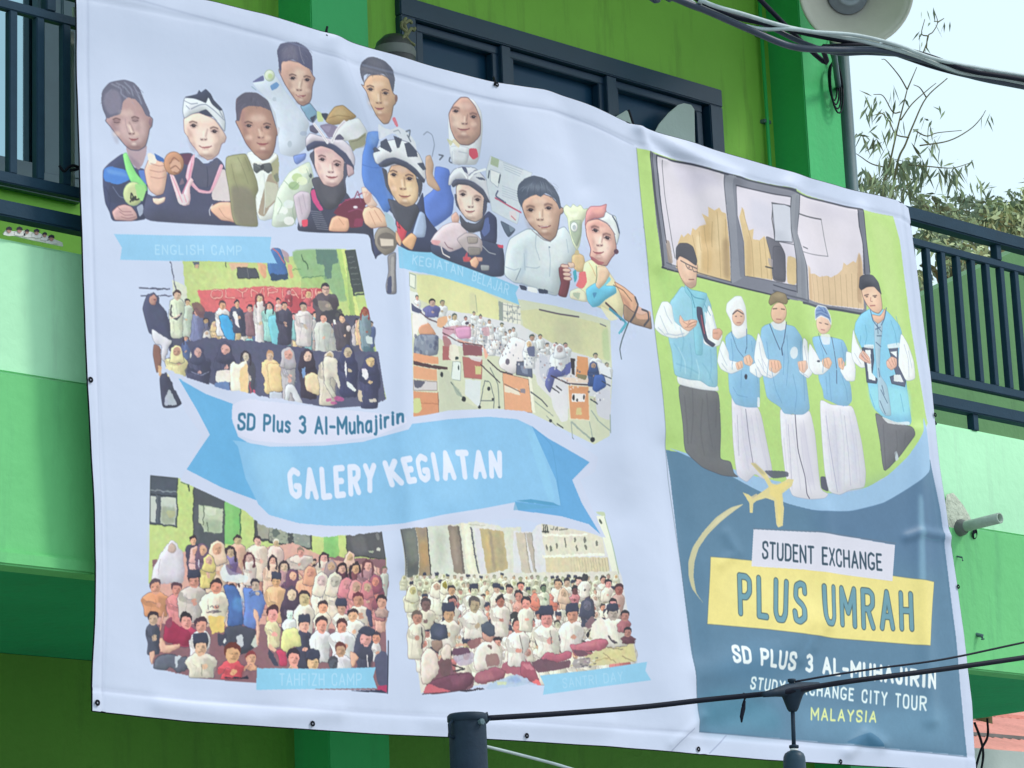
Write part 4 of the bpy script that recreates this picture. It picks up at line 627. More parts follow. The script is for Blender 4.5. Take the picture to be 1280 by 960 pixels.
    q(490, 630, 6.86, [(150, 740, 42, 'dedcc8', 60, 150, 'j', 'c8b090'), (360, 710, 42, 'e6e4d8', 70, 200, 'j', 'd0b4a0'), (435, 695, 34, 'e2e2d0', 50, 120, 'j', 'a09448'), (490, 740, 42, 'e4e0d8', 70, 150, 'h', 'c49484'), (685, 745, 42, 'e8e4dc', 90, 160, 'k', 'e2d2c4'), (885, 730, 34, 'e4ddd4', 60, 160, 'k', 'd4a898'), (1000, 730, 40, 'e4dcd4', 60, 160, 'h', 'd09c90'), (1075, 790, 44, 'e0c8c0', 60, 140, 'h'),
        (915, 830, 44, 'e6e0da', 80, 160, 'h', 'c08c80'), (500, 840, 50, 'e4e0d8', 70, 150, 'h', 'b07c74'), (690, 850, 56, 'e4dfda', 90, 200, 'h', 'b89c94', '5a5458')])
    q(640, 630, 6.86, [(70, 700, 40, 'e4e0d4', 60, 130, 'h'), (190, 800, 36, 'e08878', 46, 80, 'j', 'e0988a'), (335, 800, 36, 'e08878', 46, 80, 'j', 'e0988a'), (262, 720, 32, 'd8dccc', 50, 120, 'h', '7a8478'), (385, 680, 42, 'e8e4dc', 60, 120, 'h', 'e0b4a4'), (465, 670, 38, 'e8e4dc', 60, 120, 'h', 'e0b4a4'), (570, 660, 40, 'e8e4dc', 60, 120, 'h', 'dcb0a4'), (625, 630, 34, 'eae6de', 60, 140, 'h', '484450', '3a3844'), (540, 735, 38, 'cc8890', 50, 90, 'h', '70484c'), (440, 760, 38, 'dcc0ac', 50, 100, 'j', 'd8b09c'),
        (780, 650, 32, 'e8e4dc', 50, 120, 'h', 'd8a898'), (820, 680, 36, 'e8ddd4', 50, 120, 'h'), (905, 730, 46, 'c8a8a4', 60, 200, 'h', 'b87870', '4a3440'), (650, 850, 44, '48485c', 46, 90, 'j', '6a6a80'), (870, 850, 42, 'e6dcd4', 60, 140, 'h'), (110, 840, 44, 'e8e2d4', 60, 160, 'h'), (50, 790, 50, 'dca498', 50, 120, 'h', 'd09084')])
    fr(500, 740, 6.86)
    P('a86478', '860,610 1097,560 1097,740 920,700 860,700'); P('7a5464', '330,560 430,560 440,700 600,690 640,760 600,830 480,850 220,800 200,780'); 
    q(500, 740, 6.86, [(200, 110, 54, 'dcd8c8', 90, 160, 'h', '8a6864', '4a404a'), (130, 220, 56, 'e2dcd0', 80, 300, 'h', 'c49484', '6a5c5a'), (405, 190, 66, 'e6e0d8', 110, 220, 'k', 'd09888'), (625, 110, 62, 'e4dfda', 110, 230, 'h', 'b89c94', '5a5458'), (850, 80, 45, 'e4dcd8', 80, 260, 'h', 'b07c70', '3a3038'), (1075, 90, 50, 'e2dcc8', 60, 190, 'h', 'c89888')])
    L('4a4048', 2, '170,310 180,480', sm=0); P('6a4a64', '440,480 580,470 590,520 440,545'); P('8a5c64', '560,420 680,390 680,460 600,500', a=.9); L('d8a898', 2.6, '470,455 560,450', a=.9); P('b0a4c4', '430,550 620,510 640,600 500,640', a=.7); L('33303a', 1.6, '440,620 540,662', sm=0); L('33303a', 1.6, '450,685 540,660', sm=0)
    P('e2d6d0', '170,540 230,470 300,520 330,680 240,790 180,790 160,640', ol='6a5058', ow=.6); P('9a8078', '250,420 340,410 350,470 310,520 260,480', ol='5a4448', ow=.5); P('dccfc8', '330,520 380,440 430,470 430,570 360,600', ol='7a6468', ow=.4); P('454c64', '245,290 290,268 385,285 392,400 330,412 248,405', ol='2e3448', ow=.7); P('5a617c', '270,300 350,295 360,380 280,380', b=1.5, a=.7); P('6c5058', '320,600 420,560 430,720 340,720', a=.9)
    P('70445a', '210,800 300,740 440,710 590,700 640,740 560,830 480,850 250,880', ol='42283a', ow=.5); P('c86878', '185,870 230,780 330,820 440,850 300,868'); P('8a5870', '420,730 560,715 520,790 440,800', b=1.2, a=.6)
    P('e4dcd8', '640,490 700,420 790,410 850,500 870,600 830,640 640,680 615,580', ol='8a7478', ow=.5); E('cc9c90', 745, 375, 52, 52, ol='7a5458'); P('4e566a', '688,270 740,255 802,285 802,375 750,380 690,340', ol='343a4c', ow=.7); E('6a4c50', 760, 470, 20, 14, .4, a=.9); P('8a6468', '720,530 820,520 850,620 740,650', a=.8); P('9c6074', '630,700 720,670 830,640 900,680 880,740 700,790 640,780', ol='5a3448', ow=.5); P('b87888', '640,710 780,680 800,740 680,770', b=1.2, a=.6)
    q(500, 740, 6.86, [(1000, 280, 70, 'e6e2e2', 100, 290, 'h', 'd8988c', '3a343c')]); P('33363c', '935,240 940,180 1000,165 1030,220 960,225', a=.95); L('6a5c60', 1.2, '1020,380 1050,520')
    P('b4c8e8', '720,820 800,770 930,720 1000,700 1097,740 1097,790 900,820 760,835', a=.9); P('8aa8dc', '900,760 980,710 1060,760 980,780', b=1, a=.7); P('d0d8b0', '820,770 910,760 900,795 830,795', a=.8); P('2c2638', '480,845 700,825 720,832 560,855', sm=0); P('4a3a48', '175,880 480,850 700,828 690,822 440,850 190,868', sm=0, a=.8)
    fr(650, 740, 6.86)
    P('cfc8a0', '440,640 620,520 800,450 960,400 1000,590 740,620', sm=0); P('d8d09c', '700,520 940,430 990,560 800,600', b=2, a=.8); L('8a7c68', 1, '760,470 890,488'); L('9a8c70', .9, '720,520 830,600'); L('9a8c70', .9, '880,550 980,595'); L('b0a078', .8, '600,600 760,560')
    P('98909c', '460,570 620,560 600,640 460,650', a=.8)
    for i in range(30): E(['4a4858', 'e4e0e4', 'a0889c', '70687c'][i % 4], R.uniform(330, 680), R.uniform(560, 640), 14, 8, a=.6)
    q(650, 740, 6.86, [(800, 180, 55, 'e6e2dc', 150, 230, 'k', 'c8b0a4'), (440, 190, 66, 'e4dede', 100, 260, 'k', 'cc8c88'), (230, 220, 72, 'e6e2dc', 100, 270, 'k', 'dcaa9c'), (40, 90, 50, 'e4dfd4', 70, 200, 'h'), (890, 200, 44, 'a86c78', 50, 100, 'h', 'b07c78'), (925, 340, 40, '6a4454', 60, 60, 'h', 'b08478'), (580, 110, 50, '484c64', 50, 140, 'j', '6a7088')])
    P('8c6c78', '560,260 620,200 660,260 600,310 560,300', a=.9); E('2e2c36', 585, 360, 12, 20); P('e8e4e0', '600,380 620,270 700,200 750,300 760,400 740,440'); L('4a4450', 1.8, '760,370 800,420 830,430'); L('6a6068', 1.2, '255,330 275,440'); L('5a5460', 1.6, '335,370 340,410')
    P('b86c80', '430,450 520,440 640,400 740,400 770,440 700,500 560,500 640,520 560,545 470,540', ol='6a3c4c', ow=.5); P('d08c98', '460,460 600,430 700,430 600,470', b=1, a=.6); P('6c4c60', '450,490 560,500 600,530 500,550', a=.9)
    P('b4647c', '180,560 240,510 340,530 400,500 450,520 440,570 300,600 200,590', ol='6a3448', ow=.5); P('6a4a5c', '100,600 180,560 300,600 440,580 440,640 300,670 160,690 110,640', a=.95); P('a0586c', '0,600 80,590 140,680 180,790 60,750 0,700', ol='5a3044', ow=.5); P('e07078', '100,760 160,740 185,800 130,790'); P('cc8494', '10,620 80,610 120,660 60,660', a=.8); P('b4c4e4', '0,710 60,750 160,795 60,790 0,770', a=.8)

def ribbons(s):
    P, L, E, fr = s.P, s.L, s.E, s.fr; W = 'c6cfee'; fr()
    # white clearance round the big ribbon
    P(W, '200,462 228,474 270,488 330,498 420,512 506,522 512,523 560,513 620,511 655,514 690,530 745,572 742,590 724,600 756,672 730,664 680,655 640,648 600,652 500,662 440,669 400,672 360,668 320,658 300,640 270,625 220,602 226,590 246,545 228,520', sm=0)
    P('d0d2f0', '250,510 460,520 440,540 300,545', b=4, a=.6)
    s.I(14, '218,476 280,500 290,545 505,530 560,524 610,521 680,530 736,576 716,600 752,668 640,628 600,640 500,656 430,658 330,645 300,630 228,588 256,545')
    P('66ace2', '217,475 250,494 283,507 282,525 290,548 310,560 316,628 270,610 228,588 242,566 256,545 240,514', sm=0)
    P('86bcea', '283,552 330,560 400,558 450,553 505,538 510,531 560,524 610,521 645,524 664,533 690,556 701,620 700,634 650,630 642,628 600,636 550,644 500,655 460,658 410,658 370,655 330,645 316,632 300,600 290,560', sm=0)
    P('92c6ee', '300,565 360,565 380,640 330,640', b=5, a=.6); P('90c4f0', '520,540 580,530 600,620 540,630', b=6, a=.5); P('8cc4ee', '655,530 672,545 694,625 685,628 668,575', b=1.2, a=.8)
    P('62a4de', '664,533 684,548 735,578 714,600 726,628 750,668 735,655 700,645 646,638 642,627 700,632 694,600', sm=0); P('4a94c4', '642,626 700,633 690,628 662,624', sm=0, a=.9); P('5aa0cc', '642,628 698,634 640,638', sm=0, a=.6); L('4688bc', .7, '664,533 690,556 700,632', a=.5)
    s.I(37, '283,507 500,508 502,531 430,550 300,550')
    P('d1d5f2', '282,508 300,500 420,512 500,520 504,530 470,545 420,552 360,556 310,553 290,546 283,530')
    fr(); s.text('SD Plus 3 Al-Muhajirin', '290,538 360,541 420,543 460,540 498,528', '291,520 360,522 420,523 460,520 498,512', 3.3, '2f6f96', gap=.3)
    s.I(38, '355,580 625,560 630,600 360,625')
    s.text('GALERY', '360,620 400,622 432,618 464,612', '356,590 400,588 432,585 464,583', 7.0, 'd8e0fb', gap=.5); s.text('KEGIATAN', '486,606 520,600 560,597 623,594', '478,580 512,574 560,566 623,567', 7.0, 'd8e0fb', gap=.5)
    # caption ribbons
    s.I(15, '136,295 336,298 341,330 146,326')
    P('90c4ee', '136,295 230,297 334,298 332,313 341,331 230,329 144,327 146,312', sm=0); s.text('ENGLISH CAMP', '188,320 295,321', '188,309 295,310', 1.5, 'a8d3f5', gap=.34)
    s.I(16, '495,310 560,320 650,358 648,380 640,378 496,338')
    P('84c2ea', '495,309 530,313 570,325 610,342 649,358 645,366 650,381 632,374 600,362 560,349 530,341 496,336', sm=0); s.text('KEGIATAN', '515,330 550,336 578,345', '516,319 550,326 578,334', 1.4, 'a8d3f5', gap=.3); s.text('BELAJAR', '590,350 635,368', '592,339 637,356', 1.3, 'a8d3f5', gap=.3)
    s.I(17, '317,838 467,833 471,862 316,862')
    P('8cc8ee', '316,836 400,836 468,834 465,846 470,860 400,861 316,863', sm=0); s.text('TAHFIZH CAMP', '345,857 450,856', '345,843 450,842', 1.4, 'a8d3f5', gap=.32)
    s.I(18, '676,842 810,826 813,850 678,868')
    P('90c8ee', '675,844 740,837 808,827 806,838 813,850 750,858 679,868 681,856', sm=0); s.text('SANTRI DAY', '705,859 780,850', '704,848 779,839', 1.2, 'a8d3f5', gap=.32, a=.8)

def right(s):
    P, L, E, fr = s.P, s.L, s.E, s.fr; fr(); s.vk = .45
    s.I(40, '792,185 1118,268 1160,540 1206,945 876,915 835,560')
    W = 'b4d684'
    P(W, '793,186 812,191 862,205 905,218 943,227 990,238 1032,252 1076,263 1117,270 1124,300 1135,400 1145,470 1155,530 1130,580 1080,610 1020,620 940,600 870,575 832,562 826,500 812,380 800,260', sm=0)
    P('c2dc98', '1085,270 1115,285 1130,420 1140,500 1110,400', b=5, a=.6); P('a4cc7c', '815,330 850,345 860,420 830,420', b=5, a=.5)
    fr(790, 170, 4.175)
    # window print
    P('7c7f92', '80,85 115,103 300,148 480,203 640,243 835,288 835,870 680,835 500,785 330,735 140,690 110,460', sm=0); fr(960, 200, 4.175); P('7c7f92', '0,133 150,178 480,263 500,400 515,600 500,800 440,805 150,750 0,705', sm=0)
    fr(790, 170, 4.175)
    P('d6d2e4', '120,112 300,150 465,208 478,380 498,600 500,760 330,720 200,680 160,560 135,300', sm=0); P('c8c4de', '200,130 400,190 450,220 300,320 220,200', b=5, a=.6); P('e2dcee', '160,200 240,260 300,480 200,540', b=5, a=.6); P('b8b6ce', '280,180 460,230 460,280 330,230', b=4, a=.5)
    P('d6bc94', '232,560 250,515 262,530 285,508 300,520 312,480 330,492 352,470 385,462 362,405 392,425 388,372 418,392 440,378 452,400 474,410 492,560 500,762 330,722 220,690', sm=0); P('c8a878', '360,480 400,440 410,600 400,720 350,700', b=2, a=.6); P('e2cca8', '420,420 460,420 460,600 430,600', b=2, a=.7); P('9c8468', '460,540 490,540 498,755 465,745', b=2, a=.7); P('e8d8b8', '330,520 360,520 350,700 335,700', b=1.5, a=.6)
    for q in ('375,470 390,600 385,720', '430,400 445,560 450,740', '310,520 325,600 325,700', '350,500 355,600', '410,450 412,580', '470,440 480,600'): L('a88c68', .9, q, a=.6)
    P('9a8880', '160,545 185,550 205,670 175,665', a=.8); L('5a5a68', .9, '148,130 160,300 200,560 215,640'); L('4a4c5c', 2.2, '80,90 100,300 125,500 145,690'); L('33364a', 1.6, '115,105 128,300 165,560'); L('3a3e50', 1.2, '90,95 105,300 140,560 150,680')
    L('33364a', 2.0, '115,105 210,130 300,150 410,185 480,205 640,245 835,290'); L('33364a', 1.6, '140,690 330,735 500,782 680,832 790,860'); L('4a4e60', .9, '465,205 475,380 500,600 502,770'); L('4a4e60', .9, '165,665 330,715 500,765')
    P('8e92a4', '470,205 530,215 525,330 530,450 565,640 568,740 500,780 502,600 480,400', sm=1, a=.9); P('777b8e', '510,220 530,225 528,420 560,600 568,740 545,745 530,560', a=.8)
    P('d8d4e8', '532,262 700,300 810,328 815,450 830,560 828,790 700,765 568,735 560,560 530,420', sm=0, ol='464a5c'); P('c4c6de', '600,320 720,370 710,520 600,480', b=4, a=.5)
    P('d8c098', '540,430 556,376 566,392 572,450 586,500 612,492 606,545 640,552 668,528 682,560 700,600 705,760 570,735 562,560', sm=0); P('c4a880', '575,520 600,540 605,740 575,735', b=1.5, a=.6); 
    for q in ('555,380 575,460 600,560', '600,560 612,740', '640,560 650,745', '665,540 680,750', '690,600 700,755'): L('a88c68', .9, q, a=.6)
    P('6a6a7a', '672,525 740,560 770,620 778,775 705,762 700,640', ol='44444e', ow=.6); P('a49ca8', '680,640 770,680 770,700 690,690', a=.7); L('3a3a44', 1.4, '670,690 775,715', sm=0); P('d4bc94', '780,630 828,650 828,788 782,778', a=.9)
    L('3c3e4c', 1.8, '715,355 805,378', sm=0); L('44464e', 1.2, '718,365 710,440 720,550', sm=0); L('5a5c6c', .8, '720,555 825,580', sm=0); L('3c3e50', 1.2, '530,262 810,328', sm=0)
    fr(960, 200, 4.175)
    P('8a8e9e', '90,190 150,180 150,270 130,380 175,540 180,740 115,745 120,560 95,400 88,290', sm=1); L('464a5a', 1, '150,185 148,270 132,380 172,540 180,740'); L('464a5a', 1, '95,200 88,290 98,400 118,560 120,700'); P('777b8c', '120,190 148,185 140,360 160,480 165,740 140,740 140,540 115,380', a=.5)
    P('d9d4e6', '155,185 300,220 460,262 465,350 480,420 490,600 485,785 330,765 185,735 180,560 135,390 150,280', sm=0); P('c8c4da', '170,230 330,220 440,300 330,320 200,260', b=5, a=.5); P('e2dcec', '180,320 300,340 400,420 260,560', b=5, a=.5)
    P('d8bea0', '186,545 194,600 232,596 262,612 300,606 318,616 352,598 376,574 384,538 402,552 434,530 446,540 460,486 476,540 490,780 330,762 188,735', sm=0); P('b89a80', '455,490 470,500 480,760 455,740', b=1, a=.8); P('c8a888', '190,560 200,560 215,740 190,735', b=1, a=.8)
    for i in range(9): L('b09478', .9, [(215+i*30, 610-abs(i-3)*3), (225+i*29, 690), (228+i*29, 745+i*4)], a=.6)
    L('4a4a58', 1.3, '148,285 270,312', sm=0); L('6a6a78', .7, '270,312 285,400 305,505', sm=0); L('6a6a78', .7, '160,485 305,505', sm=0); L('50505e', 1.2, '165,458 195,466', sm=0)
    P('6c7084', '455,262 485,262 500,400 515,560 515,600 480,600 478,440 460,350', sm=0); L('33364a', 1.2, '458,262 462,350 480,440 488,600'); L('33364a', 1.2, '485,262 500,400 515,590'); L('33364a', 2, '0,135 150,180 300,222 480,262'); L('44485a', 2.4, '150,755 330,780 480,808 500,795'); L('5a5e70', 2, '0,690 110,725 180,745'); L('33364a', 1, '0,660 115,695'); 
    P('c8cce0', '5,232 60,240 90,255 95,440 10,430', sm=0, ol='464a5a', ow=1); P('5c5c6c', '0,455 40,460 62,500 68,640 0,630', ol='3e3e4c', ow=.6); P('d8c098', '70,510 112,530 115,665 75,650', a=.9); 
    # blue field with the pale arc
    fr()
    P('5a80a2', '832,562 850,566 880,578 940,600 975,612 1010,625 1050,632 1090,627 1120,612 1145,590 1158,575 1170,640 1190,800 1206,945 1100,934 1000,925 876,914 870,850 850,700 838,600', sm=0)
    P('54759f', '1000,640 1160,590 1180,720 1050,690', b=12, a=.6); P('4c84a4', '876,880 900,860 970,880 980,915 880,912', b=8, a=.8); P('6c98bc', '990,880 1060,890 1180,880 1190,930 1000,920', b=8, a=.6); P('5080a8', '880,840 940,800 1000,830 940,860', b=8, a=.5)
    P('9cc0e8', '832,558 880,576 940,596 985,606 1030,618 1070,614 1100,600 1130,572 1148,540 1150,520 1156,560 1158,590 1130,612 1100,630 1060,640 1020,640 980,630 940,612 900,590 860,572', sm=1); L('5a80ac', .8, '976,632 1020,640 1060,640 1100,630 1130,612 1158,590', a=.8)
    P('3c7098', '1055,928 1070,920 1085,915 1095,922 1104,934 1080,932', a=.85); L('5a88a8', 1.2, '1150,668 1140,672 1160,676 1168,676', a=.6); P('90bada', '1140,620 1146,620 1150,740 1142,740', b=2, a=.6)
    for q in ('905,670 920,685 915,700', '1010,800 1000,815 995,830', '960,820 985,810'): L('5c86ac', 1.2, q, a=.5, b=1)
    # tall bearded man
    fr(800, 380, 4.)
    s.I(41, '90,-150 160,-310 230,-300 300,-50 410,150 395,450 400,830 480,870 380,860 220,740 190,470 70,150', sm=0)
    P('6f7078', '175,400 300,430 380,440 390,640 385,780 440,790 455,850 480,868 400,860 300,820 215,740 205,600', ol='4a4e60'); P('62646e', '330,460 375,470 380,760 330,800', b=3, a=.5)
    P('e4e8f2', '170,360 290,375 375,410 380,440 290,430 180,405', ol='a8b0c8', ow=.4)
    P('94c8e2', '140,-10 160,-30 200,-90 250,-60 320,-50 345,10 350,120 370,230 375,420 330,415 290,385 230,380 160,360 150,240 130,170', ol='6a9ab8', ow=.6); P('82b8da', '150,160 260,180 350,250 365,330 280,330 160,300', b=5, a=.5)
    P('eaf0f8', '60,120 70,60 100,-10 130,-10 150,10 160,90 215,130 240,140 215,165 150,175 95,155', ol='9aa8c4', ow=.5); P('eaf0f8', '330,0 350,40 370,130 400,160 385,210 350,220 300,200', ol='9aa8c4', ow=.5)
    P('86c4de', '215,-100 240,-70 290,-60 325,-50 320,-20 300,30 300,180 300,260 265,255 255,100 250,-20 215,-60', ol='5a98b8', ow=.5); L('4a90b0', .9, '225,-80 260,-30 310,-20'); L('4a90b0', .9, '245,-50 265,20'); L('5a98b8', .8, '310,0 340,60')
    P('424560', '272,15 300,20 310,110 325,180 365,205 350,220 310,190 290,110 275,70', ol='2c2e44', ow=.5); L('a85060', 1.4, '295,60 300,100 310,150'); P('dfe8f4', '310,40 325,50 345,170 330,180 318,100', a=.9)
    P('e6bcaa', '190,55 210,90 250,80 275,85 270,110 235,140 205,125 185,90', ol='a87c74', ow=.5); L('b88880', .9, '225,115 250,95 275,90'); L('b88880', .8, '230,95 240,85'); P('d8a898', '350,130 385,125 400,145 380,185 350,175', ol='a07068', ow=.5)
    fr(640, 240, 4.)
    P('e0bcaa', '815,340 830,320 900,345 920,370 915,410 910,470 885,485 860,470 835,430 820,390', ol='6a4c50', ow=.6); P('a88880', '830,430 860,460 912,440 908,475 885,485 850,465', b=1, a=.6); P('f0d0c0', '840,340 880,350 880,420 850,400', b=2, a=.6)
    P('50505e', '810,330 812,280 830,258 870,258 900,275 918,345 912,372 870,340 830,320 815,345', ol='383a4a', ow=.6); L('3a3a48', 1, '835,345 865,362 915,385', sm=0); L('3a3a48', .8, '860,365 870,385 890,392'); L('3a3a48', .8, '892,378 898,400 918,402'); L('7a4a4c', .9, '875,440 900,440'); E('4a3a40', 877, 378, 6, 3, a=.7)
    # hijab girl
    s.I(42, '1060,640 1070,540 1140,540 1150,700 1240,800 1200,1500 1050,1500 1010,880', sm=0)
    fr(800, 380, 4.)
    P('dcdaec', '440,430 490,510 570,515 590,560 640,800 650,870 600,880 560,850 520,895 470,860 450,700', ol='a8a4bc', ow=.5); P('c8c6de', '500,560 530,560 540,780 520,860', b=3, a=.6); L('7a7490', .9, '512,530 530,680 550,800'); L('b0acc4', .8, '470,560 480,760')
    P('8cbce2', '410,170 440,140 540,160 570,200 575,280 580,440 582,520 520,520 460,505 430,440 425,300', ol='6a98c4', ow=.5); P('dfe6f6', '580,470 582,520 570,520 568,470'); P('7cb0dc', '450,380 570,380 570,500 480,500', b=3, a=.5)
    P('e9eef8', '400,180 430,250 430,285 500,300 495,330 440,355 390,330 372,290 385,220', ol='94a4c0', ow=.5); P('e9eef8', '560,200 600,270 610,340 580,378 530,345 530,310 560,300', ol='94a4c0', ow=.5)
    P('e8c0ac', '460,300 495,285 500,320 470,335', ol='b08c80', ow=.4); P('e8c0ac', '500,270 530,255 550,290 535,315 505,305', ol='b08c80', ow=.4); E('33364a', 512, 368, 7, 14)
    P('e8ecf6', '415,40 420,0 460,-35 490,-35 510,20 515,100 520,160 470,180 445,150 440,90', ol='b8c4d8', ow=.6); E('e0baa8', 475, 72, 30, 42, ol='a8888a', ow=.5); L('4a4450', 1.2, '448,55 470,35 498,55'); L('5a7aa4', .9, '440,140 470,230 500,270'); L('4a6a94', .9, '515,130 518,210 510,250')
    for x in (463, 488): E('5a4048', x, 66, 5, 2.5, a=.8)
    L('a86468', .8, '468,98 486,98')
    # boy with cap
    s.I(43, '600,120 610,-10 720,-20 720,100 760,400 770,900 650,880 580,340', sm=0)
    fr(970, 380, 3.695)
    P('e2e0f0', '0,480 60,520 140,490 165,600 190,860 230,880 210,900 140,905 60,890 30,800 10,640', ol='a8a6c0', ow=.5); L('4a4460', 1.2, '72,515 85,680 120,800 128,880 140,900'); P('ccc8e0', '90,560 120,560 170,840 130,850', b=3, a=.6); L('b4b0cc', .8, '40,560 60,840'); P('5a5a70', '190,800 215,800 230,870 195,855', ol='3e3e54', ow=.5); P('54586c', '-75,770 40,775 45,800 -30,810', a=.9)
    P('90bee4', '-90,110 -30,90 20,100 60,110 95,170 110,260 130,420 140,490 110,515 20,510 5,480 -60,440 -85,300', ol='6a9ac8', ow=.5); P('7cb0dc', '-40,380 100,380 120,490 20,500', b=3, a=.5); P('ecf0fa', '95,160 120,180 135,250 155,320 130,350 90,320 85,290 110,270', ol='94a4c0', ow=.5)
    P('ecf0fa', '-100,130 -80,180 -60,260 0,270 0,320 -40,350 -90,330 -120,260', ol='94a4c0', ow=.5); P('e8bca8', '-50,260 0,265 10,300 -20,325 -50,310', ol='b08c80', ow=.4); P('e8c0b0', '80,270 125,265 130,300 110,325 90,310', ol='b08c80', ow=.4); E('dfe8f6', 65, 230, 18, 28, a=.9)
    P('e6e8f0', '-50,90 20,75 25,120 0,130 -30,120', a=.9); L('4a5a80', 1.1, '25,90 20,160 8,210'); L('4a5a80', 1.1, '-50,100 -20,170 0,215'); L('3a4a70', 1.6, '8,210 12,240')
    E('e6bea8', -12, 48, 36, 48, ol='8a6a60', ow=.6); P('8a7c64', '-60,0 -50,-35 -20,-52 20,-40 30,-5 20,10 -20,-5 -50,15', ol='5a5040', ow=.7); P('a4957a', '-45,-30 -10,-45 15,-30 -10,-20', b=1, a=.7); L('4a3a38', .9, '-40,30 -22,28'); L('4a3a38', .9, '-2,30 14,32'); L('a8686a', .9, '-22,76 0,78')
    # girl with patterned turban
    s.I(44, '130,170 150,20 200,0 250,60 250,140 370,300 340,460 410,880 220,900 190,480', sm=0)
    P('dedeee', '185,440 240,470 340,470 380,640 400,780 395,850 330,860 280,885 230,870 210,780 195,600', ol='a8a6c0', ow=.5); P('c8c8e0', '240,560 270,560 290,860 260,870', b=2.5, a=.6); P('ccccE4', '320,540 350,560 370,820 340,840', b=2.5, a=.6); L('aaa8c8', .9, '215,520 240,700 270,870'); L('b8b6d0', .8, '300,520 320,700 330,840')
    P('8abce4', '140,160 190,150 250,155 300,170 320,220 300,290 330,380 335,450 315,475 270,470 230,450 205,440 200,400 180,350 180,250', ol='6a98c8', ow=.5); P('ecf0fa', '130,180 170,230 190,270 230,275 235,300 200,330 160,330 135,300', ol='94a4c0', ow=.5); P('ecf0fa', '310,220 340,230 355,300 350,360 310,360 280,310 290,290 310,290', ol='94a4c0', ow=.5)
    P('e8bea8', '195,260 230,248 245,275 230,305 200,290', ol='b08c80', ow=.4); P('e8bea8', '270,255 290,250 305,280 295,310 275,295', ol='b08c80', ow=.4); L('4a5a80', 1, '185,140 200,190 220,235'); L('4a5a80', 1, '250,155 258,240 265,300'); L('4a5a80', 1.3, '265,310 265,370', a=.8); P('e4e6f2', '195,140 245,140 240,190 205,190', a=.8); E('3c4056', 180, 268, 8, 5)
    E('e8c4b4', 210, 92, 38, 48, ol='a8888a', ow=.5); P('7e98c8', '165,80 165,30 185,8 225,15 245,60 248,100 235,70 200,55 175,70', ol='e6eefa', ow=1.2)
    for q in ('175,35 200,30 230,45', '170,55 200,42 240,65', '190,15 210,30', '215,18 225,40'): L('4a66a4', 1, q, a=.8)
    L('5a3f48', .9, '190,88 202,90'); L('5a3f48', .9, '220,92 234,96'); L('b06c70', .9, '200,120 218,122')
    # tall man with black cap and open folders
    s.I(45, '400,0 440,-100 500,-80 510,60 620,200 640,360 620,600 480,780 430,480 330,220', sm=0)
    P('70717c', '440,500 500,540 610,570 620,610 560,700 480,785 465,640', ol='464a5a'); P('62646e', '540,580 610,580 600,630 560,680', b=2, a=.5); P('c8d4e4', '530,690 540,680 550,720 535,730', a=.9)
    P('88c8ec', '355,90 380,50 430,20 500,30 560,100 570,130 580,280 590,400 610,540 600,565 540,550 480,525 440,490 420,440 400,300 390,220 350,130', ol='62a4cc', ow=.6); P('9adcf0', '410,380 600,390 608,520 480,510 425,470', b=2.5, a=.8); P('e4ecf6', '470,520 540,550 600,545 600,565 500,555', a=.8)
    P('eef2fa', '345,110 360,180 400,240 425,250 420,290 380,300 345,270 335,230', ol='94a4c0', ow=.5); P('eef2fa', '565,130 600,190 625,270 630,350 590,360 555,320 550,290', ol='94a4c0', ow=.5)
    P('4c5470', '385,205 435,200 440,260 430,330 455,350 450,370 405,365 400,300', sm=0, ol='2e3448'); P('e6eef8', '400,215 425,215 428,320 445,340 445,358 415,350 410,300', sm=0); P('5a6280', '508,210 550,205 552,290 585,360 580,385 520,370 512,340 540,330', sm=0, ol='2e3448'); P('e6eef8', '515,225 545,220 545,250', sm=0); P('e0e6f0', '530,330 560,330 575,365 530,360', sm=0); P('e8f0f8', '395,190 440,190 440,210 395,205', a=.8); P('e8f0f8', '500,190 560,180 560,205 505,210', a=.8)
    P('e6b8ac', '375,235 390,215 420,250 425,280 395,270 370,250', ol='a87870', ow=.5); P('e6b8ac', '495,270 520,245 545,255 545,290 520,310 500,295', ol='a87870', ow=.5); L('b88078', .8, '380,240 415,270')
    P('a8c4dc', '440,90 480,80 480,120 470,200 465,330 500,380 520,520 490,520 460,480 455,340 445,200', a=.95, ol='6a90b4', ow=.4); 
    for q in ('450,100 475,130', '448,120 470,110', '455,150 475,150', '450,180 472,200', '460,300 465,340', '470,400 500,460', '465,450 490,510', '475,380 485,420', '455,80 460,140'): L('40587c', 1.1, q, a=.75)
    P('e4b8a4', '430,50 470,60 495,20 490,70 460,95 440,80', ol='8a6460', ow=.5); L('46608a', 1, '425,30 435,80 460,110'); L('46608a', 1, '500,20 490,70 475,100')
    fr(960, 240, 4.)
    P('e8c0ac', '455,490 480,475 530,470 555,510 560,560 560,590 540,612 510,600 485,570 465,530', ol='6a4c50', ow=.7); P('f4d8c4', '490,490 530,490 530,560 500,560', b=2, a=.6); P('484a5a', '443,480 445,430 462,418 510,420 545,455 560,515 550,505 520,475 480,478 455,495', ol='34364a', ow=.6); P('585a6a', '460,430 510,430 530,455 460,460', b=1.5, a=.6)
    L('5a4448', 1, '472,520 492,515'); L('5a4448', 1, '515,522 535,520'); E('4a3838', 484, 526, 7, 3, a=.8); E('4a3838', 526, 528, 7, 3, a=.8); L('b07870', .8, '505,530 500,548 512,550'); L('a86468', 1.1, '500,572 524,570')
    # cloth folds, fingers and seams on the five standing figures
    fr(800, 380, 4.)
